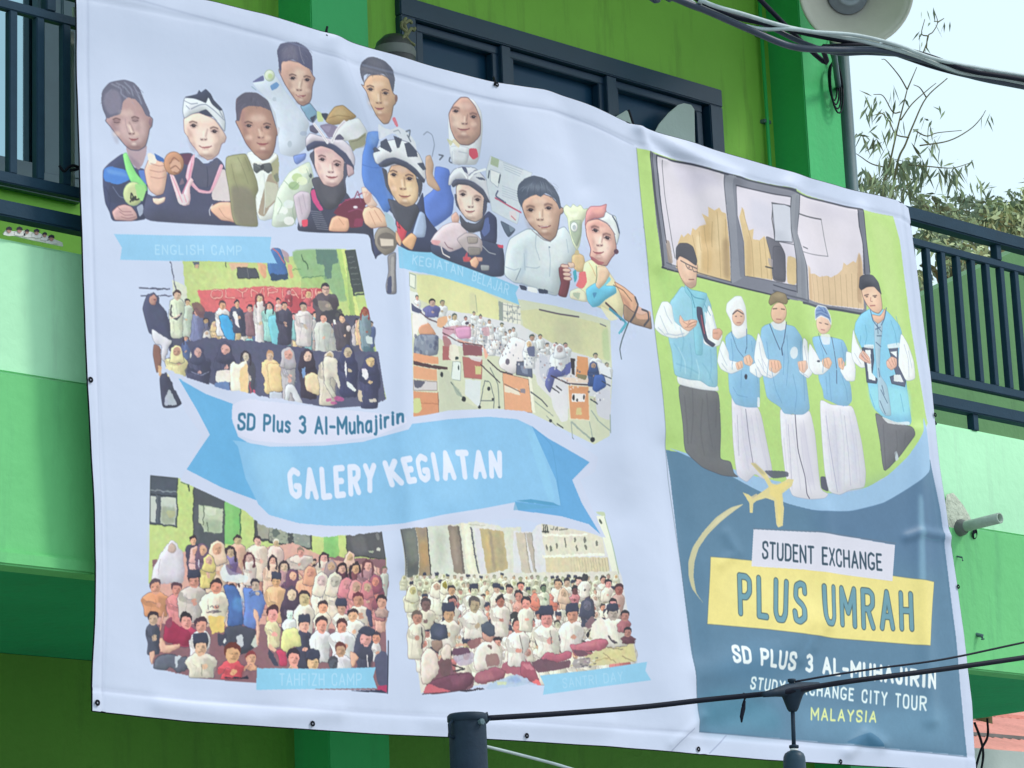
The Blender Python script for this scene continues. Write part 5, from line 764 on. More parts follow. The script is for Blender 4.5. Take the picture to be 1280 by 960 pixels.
    for q in ('160,200 200,260 190,340', '240,200 250,300 240,370', '300,300 330,340 350,400', '190,120 210,180 200,240', '340,230 345,320 335,380', '170,300 230,320 280,350'): L('5f9cc0', 1.1, q, a=.5, b=.3)
    for q in ('180,220 215,290 215,350', '270,280 285,340 280,380', '150,60 170,130'): L('c4e6f4', 1.2, q, a=.55, b=.3)
    for q in ('90,60 110,110 130,150', '110,10 125,60 150,100', '120,150 170,160 210,150', '350,60 365,130', '80,120 120,160'): L('a8b6d2', 1.1, q, a=.7, b=.2)
    for q in ('250,430 255,560 245,700', '320,450 330,600 350,720', '210,460 225,600 230,700', '370,480 365,620', '300,480 290,640 310,760'): L('54565f', 1.2, q, a=.55, b=.3)
    for q in ('205,90 225,105 262,92', '215,120 240,118 268,104', '355,150 375,148', '470,300 478,325', '485,295 492,320', '512,270 520,300', '528,262 534,295'): L('a8786c', .7, q, a=.8)
    for q in ('440,180 450,260 445,330', '540,190 545,240', '450,420 470,460 520,470', '560,330 570,400', '490,340 488,420'): L('6494c4', 1., q, a=.6, b=.2)
    for q in ('490,530 500,680 530,830', '560,540 590,700 620,830', '460,600 475,740', '540,560 560,700', '600,700 625,840'): L('bfbcd6', 1.1, q, a=.5, b=.4)
    for q in ('385,230 400,270 420,310', '395,300 420,335', '590,280 600,330', '570,320 590,360'): L('a8b6d2', .9, q, a=.7)
    fr(970, 380, 3.695)
    for q in ('-60,180 -50,260 -60,340', '30,150 40,260 30,380', '90,180 95,260', '-40,300 -20,400 10,460', '60,330 80,420 70,500', '110,330 115,450', '20,230 15,330'): L('6494c4', 1., q, a=.6, b=.2)
    for q in ('30,540 40,680 60,860', '110,540 135,700 165,860', '60,560 80,700 100,860', '100,620 115,760 150,880', '20,620 35,780'): L('bfbcd6', 1.1, q, a=.5, b=.4)
    for q in ('-95,180 -85,250 -60,300', '-100,260 -70,320 -40,340', '110,200 125,260 120,310', '100,320 130,340'): L('a8b6d2', .9, q, a=.7)
    for q in ('-40,270 -35,300', '-25,268 -20,305', '-10,268 -5,300', '88,275 92,310', '102,272 106,312', '205,262 212,290', '218,256 226,288', '276,260 280,290', '288,256 292,292', '380,232 400,262', '390,226 412,256', '505,262 520,292', '518,254 532,286', '532,254 540,286'): L('a8786c', .7, q, a=.8)
    for q in ('190,180 205,240 200,320', '230,320 235,400 240,450', '290,180 300,250 290,280', '290,340 310,400 315,450', '215,340 220,420'): L('6494c4', 1., q, a=.6, b=.2)
    for q in ('215,500 225,640 245,820', '250,500 265,640 275,840', '280,490 300,640 300,840', '320,500 345,640 360,820', '350,600 370,760 375,840', '235,600 250,760'): L('bfbcd6', 1.1, q, a=.5, b=.4)
    for q in ('400,100 410,150 400,190', '520,80 540,140 545,190', '380,150 375,190', '420,420 440,480', '560,420 575,500', '545,60 560,120'): L('5ea4cc', 1.1, q, a=.6, b=.2)
    for q in ('360,150 375,210 400,260', '580,190 600,260 600,340', '600,220 615,300', '350,230 380,280'): L('a8b6d2', .9, q, a=.7)
    for q in ('480,560 485,680 490,760', '540,590 545,660 525,730', '580,600 575,660'): L('565862', 1.2, q, a=.6, b=.3)
    # plane and its trail
    s.I(46, '860,740 930,630 985,600 1110,520 1150,600 1060,650 990,700 930,620', sm=0)
    fr(830, 560, 4.36)
    P('c8c4a4', '425,305 350,325 270,380 200,460 150,540 130,620 135,700 155,770 215,850 175,790 158,700 160,620 180,545 230,470 300,400 370,345'); P('d8d0b0', '420,305 350,330 280,385 220,460 300,395 370,340', a=.7)
    P('e0d29c', '455,85 480,85 540,140 570,195 600,205 660,170 690,175 680,210 630,250 635,310 640,330 635,425 610,435 600,420 585,290 540,275 490,290 472,305 470,355 455,355 450,300 415,245 445,255 470,275 520,240 555,215 530,170', sm=0); P('ecd88c', '560,210 640,190 680,190 620,240 625,400 610,420 600,280 560,260', b=1, a=.8); P('a8a088', '455,85 480,85 540,145 520,150', b=1, a=.6); P('dcc8a0', '455,270 490,250 500,265 470,285', a=.8)
    # white and yellow label cards
    s.I(48, '883,697 1162,728 1157,808 882,780', sm=0)
    fr(); P('e9dc90', '886,696 940,701 1000,708 1060,715 1110,720 1162,728 1156,808 1100,803 1040,798 960,787 883,780 885,740', sm=0, ol='5c6c70', ow=.7); P('f0e49c', '900,710 1100,740 1100,780 900,760', b=8, a=.5)
    s.I(49, '939,662 1114,681 1111,720 940,706', sm=0)
    P('dadaf0', '939,662 1020,666 1060,672 1114,682 1111,727 1000,712 937,708', sm=0); L('6a7488', .9, '939,661 1020,665 1060,671 1115,680', sm=0, a=.7)
    s.text('STUDENT EXCHANGE', '951,697 1020,705 1098,713', '951,678 1020,685 1097,694', 2.5, '2c4860', gap=.3)
    s.text('PLUS', '924,766 962,772 1002,776', '922,720 960,725 1004,732', 5.6, '6a9ab0', gap=.5, ol='35505c', ow=.9); s.text('UMRAH', '1028,777 1080,784 1135,786', '1026,734 1080,739 1133,744', 5.4, '6a9ab0', gap=.5, ol='35505c', ow=.9)
    s.text('SD PLUS 3 AL-MUHAJIRIN', '914,826 1010,838 1085,848 1163,860', '913,808 1010,820 1085,831 1163,842', 3.9, 'e6f1fb', gap=.36, ol='5a80a8', ow=.7)
    s.text('STUDY EXCHANGE CITY TOUR', '937,860 1030,870 1152,888', '938,847 1030,857 1152,872', 2.2, 'dff0fa', gap=.4, ol='6a94b8', ow=.4); s.text('MALAYSIA', '1013,899 1093,902', '1013,885 1094,890', 2.2, 'dde8a4', gap=.36, ol='6a94b8', ow=.3)
    L('5a6a80', 1.2, '793,186 800,260 812,380 826,500 835,600 850,700 866,800 876,914', a=.5, sm=0); L('4a6484', 1.1, '876,914 1000,926 1100,935 1206,946', a=.7, sm=0)

def marks(s):  # hem and weld lines, plus crease and fold shade painted into the print
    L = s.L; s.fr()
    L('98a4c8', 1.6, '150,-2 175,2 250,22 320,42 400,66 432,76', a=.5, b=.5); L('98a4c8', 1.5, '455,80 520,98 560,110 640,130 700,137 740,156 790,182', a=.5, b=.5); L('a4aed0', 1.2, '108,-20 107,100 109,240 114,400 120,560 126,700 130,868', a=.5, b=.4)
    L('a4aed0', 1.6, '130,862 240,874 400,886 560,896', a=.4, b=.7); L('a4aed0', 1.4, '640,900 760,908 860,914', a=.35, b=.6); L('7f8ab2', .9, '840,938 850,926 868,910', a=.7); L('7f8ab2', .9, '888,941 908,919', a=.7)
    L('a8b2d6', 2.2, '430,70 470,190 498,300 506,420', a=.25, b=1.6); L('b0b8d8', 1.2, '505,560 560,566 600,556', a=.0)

def art(s):
    s.rj = np.random.RandomState(21)
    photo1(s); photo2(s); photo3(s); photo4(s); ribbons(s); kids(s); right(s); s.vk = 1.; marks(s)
# ---------------------------------------------------------------- materials
def srgb(h): return tuple(float(v) for v in _lin(hx(h)))
def mat(name, col, rough=.6, spec=.3, var=.12, scale=3., bump=.15, bscale=60., metal=0., dirt=None, streak=0.):
    m = bpy.data.materials.new(name); m.use_nodes = True; t = m.node_tree; n = t.nodes; L = t.links.new
    b = n['Principled BSDF']; b.inputs['Roughness'].default_value = rough; b.inputs['Specular IOR Level'].default_value = spec; b.inputs['Metallic'].default_value = metal
    tc = n.new('ShaderNodeTexCoord'); nz = n.new('ShaderNodeTexNoise'); nz.inputs['Scale'].default_value = scale; nz.inputs['Detail'].default_value = 6; nz.inputs['Roughness'].default_value = .62
    L(tc.outputs['Object'], nz.inputs['Vector'])
    r = n.new('ShaderNodeValToRGB'); r.color_ramp.elements[0].position = .3; r.color_ramp.elements[1].position = .72
    c = np.array(col); r.color_ramp.elements[0].color = (*np.clip(c*(1-var), 0, 1), 1); r.color_ramp.elements[1].color = (*np.clip(c*(1+var), 0, 1), 1)
    L(nz.outputs[0], r.inputs[0]); out = r.outputs[0]
    if dirt is not None:                               # stains: streaks running down and blotches with a shape of their own
        mp = n.new('ShaderNodeMapping'); mp.inputs['Scale'].default_value = (5, 5, .55); L(tc.outputs['Object'], mp.inputs[0])
        n2 = n.new('ShaderNodeTexNoise'); n2.inputs['Scale'].default_value = 1.6; n2.inputs['Detail'].default_value = 8; n2.inputs['Roughness'].default_value = .7; L(mp.outputs[0], n2.inputs['Vector'])
        r2 = n.new('ShaderNodeValToRGB'); r2.color_ramp.elements[0].position = .52; r2.color_ramp.elements[1].position = .74; r2.color_ramp.elements[0].color = (0, 0, 0, 1); r2.color_ramp.elements[1].color = (streak,)*3+(1,)
        L(n2.outputs[0], r2.inputs[0]); mm = n.new('ShaderNodeMix'); mm.data_type = 'RGBA'; L(r2.outputs[0], mm.inputs[0]); L(out, mm.inputs[6]); mm.inputs[7].default_value = (*dirt, 1); out = mm.outputs[2]
    L(out, b.inputs['Base Color'])
    if bump:
        n3 = n.new('ShaderNodeTexNoise'); n3.inputs['Scale'].default_value = bscale; n3.inputs['Detail'].default_value = 4; L(tc.outputs['Object'], n3.inputs['Vector'])
        bp = n.new('ShaderNodeBump'); bp.inputs['Strength'].default_value = bump; bp.inputs['Distance'].default_value = .01; L(n3.outputs[0], bp.inputs['Height']); L(bp.outputs[0], b.inputs['Normal'])
    return m
MT = dict(
 mint=mat('mint_band', (.48, .88, .56), .6, .25, .07, 1.1, .4, 16, dirt=(.36, .62, .42), streak=.6),
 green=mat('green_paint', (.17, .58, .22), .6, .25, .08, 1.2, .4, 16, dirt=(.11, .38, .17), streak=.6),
 lime_shaded=mat('shaded_lime_wall_paint', (.13, .33, .05), .6, .25, .1, 1.2, .3, 30, dirt=(.08, .2, .04), streak=.7),  # lime paint darkened to carry the shade under the gallery
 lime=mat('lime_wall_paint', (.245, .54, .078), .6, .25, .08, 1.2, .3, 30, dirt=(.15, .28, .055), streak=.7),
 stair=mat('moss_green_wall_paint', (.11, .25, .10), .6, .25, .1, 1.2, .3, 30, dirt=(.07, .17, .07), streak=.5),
 pill=mat('pilaster_paint', (.05, .50, .16), .5, .35, .08, 1.4, .2, 25, dirt=(.05, .3, .11), streak=.35),
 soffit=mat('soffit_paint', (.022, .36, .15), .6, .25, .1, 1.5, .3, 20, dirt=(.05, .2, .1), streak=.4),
 rail=mat('dark_rail_paint', (.014, .044, .078), .6, .2, .12, 8, .1, 80),
 frame=mat('dark_window_frame', (.009, .038, .085), .35, .5, .1, 6, .05, 60),
 framel=mat('grey_window_frame', (.08, .135, .18), .4, .5, .1, 6, .05, 60),
 glass=mat('dark_glass', (.012, .055, .12), .35, .3, .1, 2, 0),
 glassl=mat('mirror_glass', (.26, .40, .46), .08, .5, .05, 1.2, 0, metal=1),
 pipe=mat('grey_pipe_metal', (.10, .16, .19), .5, .4, .12, 5, .1, 50),
 pvc=mat('weathered_pvc', (.35, .45, .38), .5, .4, .2, 20, .1, 60),
 cement=mat('bare_cement_patch', (.56, .60, .50), .9, .1, .22, 25, .9, 60),
 cable=mat('black_cable', (.010, .012, .024), .6, .15, .2, 20, 0), cablel=mat('grey_cable_sheath', (.04, .055, .09), .4, .4, .2, 20, 0), cablew=mat('pale_cable_sheath', (.42, .50, .52), .45, .4, .15, 20, 0),
 horn=mat('cream_horn_paint', (.66, .63, .57), .45, .4, .1, 3, .05, 60), hornd=mat('horn_throat', (.34, .38, .44), .5, .4, .1, 3, .05, 60),
 post=mat('dark_steel_post', (.018, .034, .058), .6, .2, .2, 12, .15, 60),
 clay=mat('red_roof_metal', (.74, .30, .25), .55, .3, .18, 2.5, .2, 20, dirt=(.4, .15, .13), streak=.5), gutter=mat('gutter_grey', (.16, .17, .17), .6, .3, .2, 6, .2, 30),
 ground=mat('ground_concrete', (.34, .34, .33), .9, .2, .2, .8, .4, 20),
 bark=mat('bamboo_culm', (.10, .10, .045), .7, .2, .3, 12, .2, 40), leaf=mat('bamboo_leaf', (.12, .17, .10), .6, .3, .35, 3, 0), leafl=mat('pale_leaf', (.5, .56, .3), .6, .3, .3, 2, 0), leafm=mat('mid_leaf', (.24, .31, .16), .6, .3, .35, 3, 0),
 pot=mat('dark_pot', (.05, .05, .055), .5, .4, .3, 9, .2, 40), twig=mat('dry_twig', (.20, .20, .11), .8, .1, .3, 9, 0), cloth=mat('pale_cloth', (.52, .58, .58), .9, .1, .06, 5, .2, 60),
 red=mat('lamp_shell', (.02, .05, .08), .45, .3, .2, 9, 0), white=mat('white_plastic', (.8, .8, .8), .4, .4, .05, 9, 0),
 rope=mat('black_tie', (.012, .014, .02), .8, .05, .2, 20, 0))
# ---------------------------------------------------------------- helpers
def obj(name, bm, m=None, parent=None, smooth=False):
    me = bpy.data.meshes.new(name); bm.normal_update(); bm.to_mesh(me); bm.free()
    for mm in (m if isinstance(m, (list, tuple)) else [m] if m else []): me.materials.append(mm)
    if smooth:
        for p in me.polygons: p.use_smooth = True
    o = bpy.data.objects.new(name, me); C.objects.link(o)
    if parent: o.parent = parent
    return o
def tag(o, label=None, cat=None, group=None, kind=None):
    for k, v in (('label', label), ('category', cat), ('group', group), ('kind', kind)):
        if v: o[k] = v
    return o
def thing(name, label, cat, loc=(0, 0, 0), group=None):
    o = bpy.data.objects.new(name, None); C.objects.link(o); o.location = loc; o.empty_display_size = .2
    return tag(o, label, cat, group)
def off(parent, o):                                    # child mesh written in world coordinates under an offset empty
    o.matrix_parent_inverse = Matrix.Translation(-parent.location); return o
def part(name, bm, m, parent, smooth=False): return off(parent, obj(name, bm, m, parent, smooth))
def box(bm, a, b, bev=0):
    x0, y0, z0 = a; x1, y1, z1 = b; g = bmesh.ops.create_cube(bm, size=1)
    for v in g['verts']: v.co = Vector((x0+(v.co.x+.5)*(x1-x0), y0+(v.co.y+.5)*(y1-y0), z0+(v.co.z+.5)*(z1-z0)))
    if bev:
        es = {e for v in g['verts'] for e in v.link_edges}; bmesh.ops.bevel(bm, geom=list(es), offset=bev, segments=2, affect='EDGES', clamp_overlap=True)
    return bm
def nb(*a, **k): return box(bmesh.new(), *a, **k)
def tube(bm, pts, r, seg=8, cap=True):
    pts = [Vector(p) for p in pts]; rr = r if isinstance(r, (list, tuple)) else [r]*len(pts); rings = []; up = Vector((.13, .31, 1)).normalized()
    for i, p in enumerate(pts):
        t = (pts[min(i+1, len(pts)-1)]-pts[max(i-1, 0)]).normalized(); a = t.cross(up)
        if a.length < .05: a = t.cross(Vector((1, 0, 0)))
        a.normalize(); b = t.cross(a)
        rings.append([bm.verts.new(p+(a*math.cos(2*math.pi*k/seg)+b*math.sin(2*math.pi*k/seg))*rr[i]) for k in range(seg)])
    for A, B in zip(rings, rings[1:]):
        for k in range(seg): bm.faces.new((A[k], A[(k+1) % seg], B[(k+1) % seg], B[k]))
    if cap: bm.faces.new(rings[0][::-1]); bm.faces.new(rings[-1])
    return bm
def lathe(bm, o, ax, prof, seg=32, k_=1.):                    # prof: (distance along axis, radius)
    o = Vector(o); ax = Vector(ax).normalized(); a = ax.orthogonal().normalized(); b = ax.cross(a); R = []
    for h, r in [(h*k_, r*k_) for h, r in prof]: R.append([bm.verts.new(o+ax*h+(a*math.cos(2*math.pi*k/seg)+b*math.sin(2*math.pi*k/seg))*max(r, .0005)) for k in range(seg)])
    for A, B in zip(R, R[1:]):
        for k in range(seg): bm.faces.new((A[k], A[(k+1) % seg], B[(k+1) % seg], B[k]))
    return bm
def curve(pts, n=10):                                  # Catmull-Rom through points
    p = [Vector(q) for q in pts]; p = [p[0]*2-p[1]]+p+[p[-1]*2-p[-2]]; out = []
    for i in range(1, len(p)-2):
        for k in range(n):
            t = k/n; out.append(.5*((2*p[i])+(p[i+1]-p[i-1])*t+(2*p[i-1]-5*p[i]+4*p[i+1]-p[i+2])*t*t+(3*p[i]-p[i-1]-3*p[i+1]+p[i+2])*t**3))
    return out+[p[-2]]
rnd = random.Random(4)
# ---------------------------------------------------------------- ground
g = bmesh.new(); bmesh.ops.create_grid(g, x_segments=4, y_segments=4, size=900)
tag(obj('ground', g, MT['ground']), kind='structure')
# ---------------------------------------------------------------- the school building
YF, YW, YP = 9.0, 10.8, 10.54                          # parapet face, back wall, pilaster face
ZT, ZM, ZB = 4.86, 4.325, 3.585                        # parapet top, colour joint, parapet lip
XL, XW, XR = -1.5, 12.72, 13.3
B = thing('school_building', 'green painted two storey school building with an open upper gallery behind the banner', 'building', (7, 10.8, 0))
# parapet: two colour bands, the upper one 6 mm proud, rough colour joint
bm = nb((XL, YF+.012, ZM), (XR, YF+.16, ZT), bev=.012); part('parapet_band', bm, MT['mint'], B)
bm = bmesh.new(); n = 240; top = []; bot = []
for i in range(n+1):
    x = XL+(XR-XL)*i/n; zz = ZM+.004*math.sin(x*3.1)+rnd.uniform(-.0025, .0025)
    top.append(bm.verts.new((x, YF, zz))); bot.append(bm.verts.new((x, YF, ZB+.05)))
tb = [bm.verts.new((v.co.x, YF+.15, v.co.z)) for v in top]
for i in range(n):
    bm.faces.new((bot[i], bot[i+1], top[i+1], top[i])); bm.faces.new((top[i], top[i+1], tb[i+1], tb[i]))
part('lower_band', bm, MT['green'], B)
part('drip_lip', nb((XL, YF-.022, ZB-.004), (XR, YF+.10, ZB+.052), bev=.008), MT['green'], B)
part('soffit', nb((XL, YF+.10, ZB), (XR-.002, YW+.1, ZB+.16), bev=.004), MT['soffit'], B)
part('floor_slab', nb((XL, YF+.155, ZB+.16), (XR-.004, YW-.002, ZB+.3)), MT['green'], B)
part('wall', nb((XL, YW, 0), (XW-.05, YW+.2, ZB-.002)), MT['lime_shaded'], B).__setitem__('label', 'lime green ground floor wall in the shade under the gallery')
# upper wall with the two window openings
def wall_holes(x0, x1, z0, z1, holes, y0, y1):
    bm = bmesh.new(); xs = sorted({x0, x1, *[h[0] for h in holes], *[h[1] for h in holes]}); zs = sorted({z0, z1, *[h[2] for h in holes], *[h[3] for h in holes]})
    for i in range(len(xs)-1):
        for j in range(len(zs)-1):
            cx, cz = (xs[i]+xs[i+1])/2, (zs[j]+zs[j+1])/2
            if any(h[0] < cx < h[1] and h[2] < cz < h[3] for h in holes): continue
            q = [bm.verts.new(p) for p in ((xs[i], y0, zs[j]), (xs[i+1], y0, zs[j]), (xs[i+1], y0, zs[j+1]), (xs[i], y0, zs[j+1]))]; bm.faces.new(q)
    bmesh.ops.remove_doubles(bm, verts=bm.verts, dist=1e-5)
    r = bmesh.ops.extrude_face_region(bm, geom=bm.faces[:]); 
    for v in r['geom']:
        if isinstance(v, bmesh.types.BMVert): v.co.y = y1
    bmesh.ops.recalc_face_normals(bm, faces=bm.faces); return bm
wx0 = at(497, 3, YW).x; wx1 = at(893, 118, YW).x; wz1 = (at(893, 118, YW).z+at(500, 3, YW).z)/2; wz0 = wz1-1.75
lx1 = at(92, 100, YW).x; lz0 = at(92, 250, YW).z; lz1 = lz0+2.0; lx0 = lx1-2.4
ZC = 8.35
part('wall', wall_holes(XL, XW-.02, ZB+.30, ZC, [(wx0, wx1, wz0, wz1), (lx0, lx1, lz0, lz1)], YW, YW+.2), MT['lime'], B)
# pilasters
px0 = at(348, 10, YW).x; px1 = at(460, 10, YP).x
qx0 = at(1003, 80, YP).x; qx1 = at(1047, 80, YP).x
for a, b in ((px0, px1), (qx0, qx1)):
    part('pilaster', nb((a, YP, 0), (b, YW+.05, ZB-.002), bev=.006), MT['pill'], B)
    part('pilaster', nb((a, YP, ZB+.301), (b, YW+.05, ZC), bev=.006), MT['pill'], B)
part('ceiling', nb((XL, YF-.3, ZC+.001), (XW+.3, YW+3, ZC+.2)), MT['lime'], B)
part('end_wall', nb((XW-.02, YW+.02, ZB+.31), (XW+.06, YW+3, ZC-.001)), MT['pill'], B)
# window with dark frame, mullions and panes
def window(x0, x1, z0, z1, muls, fm, gm, fw=.09, pane_y=.06, label=None):
    fr = bmesh.new(); y0, y1 = YW-.045, YW+.10
    box(fr, (x0-.02, y0, z1-fw), (x1+.02, y1, z1+.02), .006); box(fr, (x0-.02, y0, z0-.02), (x1+.02, y1, z0+fw), .006)
    box(fr, (x0-.02, y0+.002, z0+fw), (x0+fw, y1, z1-fw), .006); box(fr, (x1-fw, y0+.002, z0+fw), (x1+.02, y1, z1-fw), .006)
    F = part('window', fr, fm, B)
    if label: F['label'] = label
    for mxx, mw in muls: 
        o = obj('mullion', nb((mxx-mw/2, y0+.014, z0+fw), (mxx+mw/2, y1-.01, z1-fw), bev=.004), fm, F); o.matrix_parent_inverse = Matrix.Identity(4)
    xs = [x0+fw]+sorted(a for a, _ in muls)+[x1-fw]
    for a, b in zip(xs, xs[1:]):
        o = obj('pane', nb((a, YW+pane_y, z0+fw), (b, YW+pane_y+.008, z1-fw)), gm, F)
        sash = bmesh.new(); s = .05
        for q in (((a+.03, YW-.005, z1-fw-s), (b-.03, YW+.05, z1-fw-.004)), ((a+.03, YW-.005, z0+fw+.004), (b-.03, YW+.05, z0+fw+s)), ((a+.03, YW-.003, z0+fw+s), (a+.03+s, YW+.05, z1-fw-s)), ((b-.03-s, YW-.003, z0+fw+s), (b-.03, YW+.05, z1-fw-s))): box(sash, *q, bev=.004)
        obj('sash', sash, fm, F)
    return F
m1 = at(628, 70, YW).x; m2 = at(760, 110, YW).x
window(wx0, wx1, wz0, wz1, [(m1, .07), (m2, .08)], MT['frame'], MT['glass'], label='wide dark framed window above the middle of the banner')
ml = at(65, 120, YW).x
window(lx0, lx1, lz0, lz1, [(ml+.0, .13), (ml-1.1, .1)], MT['framel'], MT['glassl'], label='grey framed window reflecting the pale sky behind the left railing')
# white sheet and paper showing in the wide window
def cut(name, pts, y, m, th=.006, bend=0.):
    bm = bmesh.new(); vs = [bm.verts.new(at(px, py, y)) for px, py in pts]; f = bm.faces.new(vs)
    r = bmesh.ops.extrude_face_region(bm, geom=[f]); 
    for v in r['geom']:
        if isinstance(v, bmesh.types.BMVert): v.co.y += th
    bmesh.ops.recalc_face_normals(bm, faces=bm.faces); return obj(name, bm, m)
tag(cut('white_sheet', [(817, 168), (824, 155), (836, 141), (848, 131), (855, 129), (864, 131), (868, 137), (869, 182), (845, 176)], YW-.055, MT['cloth']), 'large pale curved sheet in the right corner of the dark window', 'sheet')
tag(cut('white_sheet', [(768, 147), (783, 138), (787, 141), (794, 160), (780, 156)], YW-.055, MT['cloth']), 'small pale pointed sheet above the seam of the banner', 'sheet')
# grey downpipe at the end of the wall, thin conduit beside the dark pilaster face
tag(obj('downpipe', tube(bmesh.new(), [(qx1+.07, YP+.02, 0.01), (qx1+.07, YP+.02, ZC-.01)], .043, 14), MT['pipe'], smooth=True), 'grey downpipe on the corner beside the bright green pilaster', 'pipe')
cx = at(955, 120, YW).x
t = thing('conduit', 'thin vertical wire conduit clipped in the corner right of the dark window', 'conduit', (cx, YW, ZB+.3))
part('tube', tube(bmesh.new(), [(cx-.02, YW-.03, ZB+.302), (cx-.02, YW-.03, ZC-.002)], .012, 8), MT['pill'], t, True)
for z in (6.6, 7.15, 7.7): part('clip', nb((cx-.05, YW-.034, z), (cx+.01, YW-.001, z+.02)), MT['pipe'], t)
# ---------------------------------------------------------------- balcony railing
R = thing('balcony_railing', 'dark blue grey steel railing with square bars along the gallery edge', 'railing', (7, YF+.06, ZT))
ry0, ry1 = YF+.005, YF+.055
part('top_rail', nb((XL, YF-.01, 6.0-.075), (XR, YF+.07, 6.0), bev=.008), MT['rail'], R)
part('upper_rail', nb((XL, ry0+.006, 5.80), (XR, ry1-.006, 5.84), bev=.004), MT['rail'], R)
part('lower_rail', nb((XL, ry0+.004, 5.085), (XR, ry1-.004, 5.13), bev=.004), MT['rail'], R)
part('bottom_rail', nb((XL, ry0-.01, 4.945), (XR, ry1+.01, 5.01), bev=.006), MT['rail'], R)
xa = at(14, 120, YF+.03).x; xb = at(1160.5, 362, YF+.03).x; nsp = round((xb-xa)/.1265); sp = (xb-xa)/nsp
bmesh_bal = bmesh.new(); box(bmesh_bal, (-.018, -.018, 5.13), (.018, .018, 5.80), .003); me = bpy.data.meshes.new('baluster'); bmesh_bal.to_mesh(me); bmesh_bal.free(); me.materials.append(MT['rail'])
bm = bmesh.new(); box(bm, (-.022, -.022, ZT-.002), (.022, .022, 4.945), .003); mp_ = bpy.data.meshes.new('post'); bm.to_mesh(mp_); bm.free(); mp_.materials.append(MT['rail'])
bm = bmesh.new(); box(bm, (-.022, -.022, 5.84), (.022, .022, 5.925), .003); mq_ = bpy.data.meshes.new('post'); bm.to_mesh(mq_); bm.free(); mq_.materials.append(MT['rail'])
for i in range(-24, nsp+14):
    x = xa+sp*i
    if x > XR-.02: break
    o = bpy.data.objects.new('baluster', me); C.objects.link(o); o.parent = R; o.matrix_parent_inverse = Matrix.Translation(-R.location); o.location = (x, YF+.03, 0)
xp = at(1222, 530, YF).x
for k in range(-11, 2):
    x = xp+k*1.012
    for mm in (mp_,):
        o = bpy.data.objects.new('post', mm); C.objects.link(o); o.parent = R; o.matrix_parent_inverse = Matrix.Translation(-R.location); o.location = (x, YF+.03, 0)
    o = bpy.data.objects.new('post', mq_); C.objects.link(o); o.parent = R; o.matrix_parent_inverse = Matrix.Translation(-R.location); o.location = (x+.32, YF+.03, 0)
# ---------------------------------------------------------------- lime wall beyond the railing, roof and annex at the lower right
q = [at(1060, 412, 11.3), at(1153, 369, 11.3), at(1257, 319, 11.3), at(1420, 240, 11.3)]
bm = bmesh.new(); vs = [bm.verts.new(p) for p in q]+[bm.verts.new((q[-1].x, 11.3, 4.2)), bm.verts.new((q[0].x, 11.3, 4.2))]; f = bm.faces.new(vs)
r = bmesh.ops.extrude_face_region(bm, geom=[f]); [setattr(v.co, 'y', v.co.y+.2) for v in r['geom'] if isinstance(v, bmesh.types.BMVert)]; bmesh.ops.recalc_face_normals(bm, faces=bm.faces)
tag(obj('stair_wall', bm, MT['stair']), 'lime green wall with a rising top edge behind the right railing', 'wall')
A = thing('annex_roof', 'corrugated red metal roof with dark gutter below the gallery corner', 'roof', (16, 13, 3))
nr = 90; bm = bmesh.new(); x0, x1 = 14.2, 24.; ya, yb = 12.6, 18.; za = at(1245, 948, 12.6).z; zb = at(1245, 850, 18.).z; rows = []
for k in range(nr*4+1):
    x = x0+(x1-x0)*k/(nr*4); h = .016*math.cos(2*math.pi*k/4)
    rows.append((bm.verts.new((x, ya, za+h)), bm.verts.new((x, (ya+yb)/2, (za+zb)/2+h)), bm.verts.new((x, yb, zb+h))))
for a, b in zip(rows, rows[1:]):
    bm.faces.new((a[0], b[0], b[1], a[1])); bm.faces.new((a[1], b[1], b[2], a[2]))
part('corrugated_sheet', bm, MT['clay'], A, True)
part('ridge_cap', tube(bmesh.new(), [(x0, yb, zb+.03), (x1, yb, zb+.03)], .09, 12), MT['clay'], A, True)
for j, yy in enumerate((13.6, 14.9, 16.2)):
    z = za+(zb-za)*(yy-ya)/(yb-ya); part('lap_strip', nb((x0, yy, z+.012), (x1, yy+.05, z+.04)), MT['gutter' if j == 0 else 'clay'], A)
part('gutter', nb((x0, ya-.16, za-.11), (x1, ya+.01, za+.0), bev=.02), MT['gutter'], A)
part('fascia_board', nb((x0, ya-.19, za-.25), (x1, ya-.161, za+.03), bev=.006), MT['cloth'], A)
part('wall', nb((x0+.2, ya+.2, 0), (x1, yb, za-.12)), MT['soffit'], A)
part('beam', nb((x0, ya-.12, za-.40), (x1, ya-.04, za-.28)), MT['post'], A)
# loose wires hanging off the slab end
for i, c in enumerate((((1218, 903), (1226, 925), (1229, 945), (1224, 975), (1219, 1000)), ((1234, 898), (1235, 915), (1233, 925), (1226, 938), (1219, 962)))):
    tag(obj('loose_wire', tube(bmesh.new(), curve([at(a, b, 9.6) for a, b in c]), .007, 6), MT['cable'], smooth=True), ('thin dark wire hanging nearest the banner edge over the red roof', 'thin dark wire looping out farther right over the red roof')[i], 'wire')
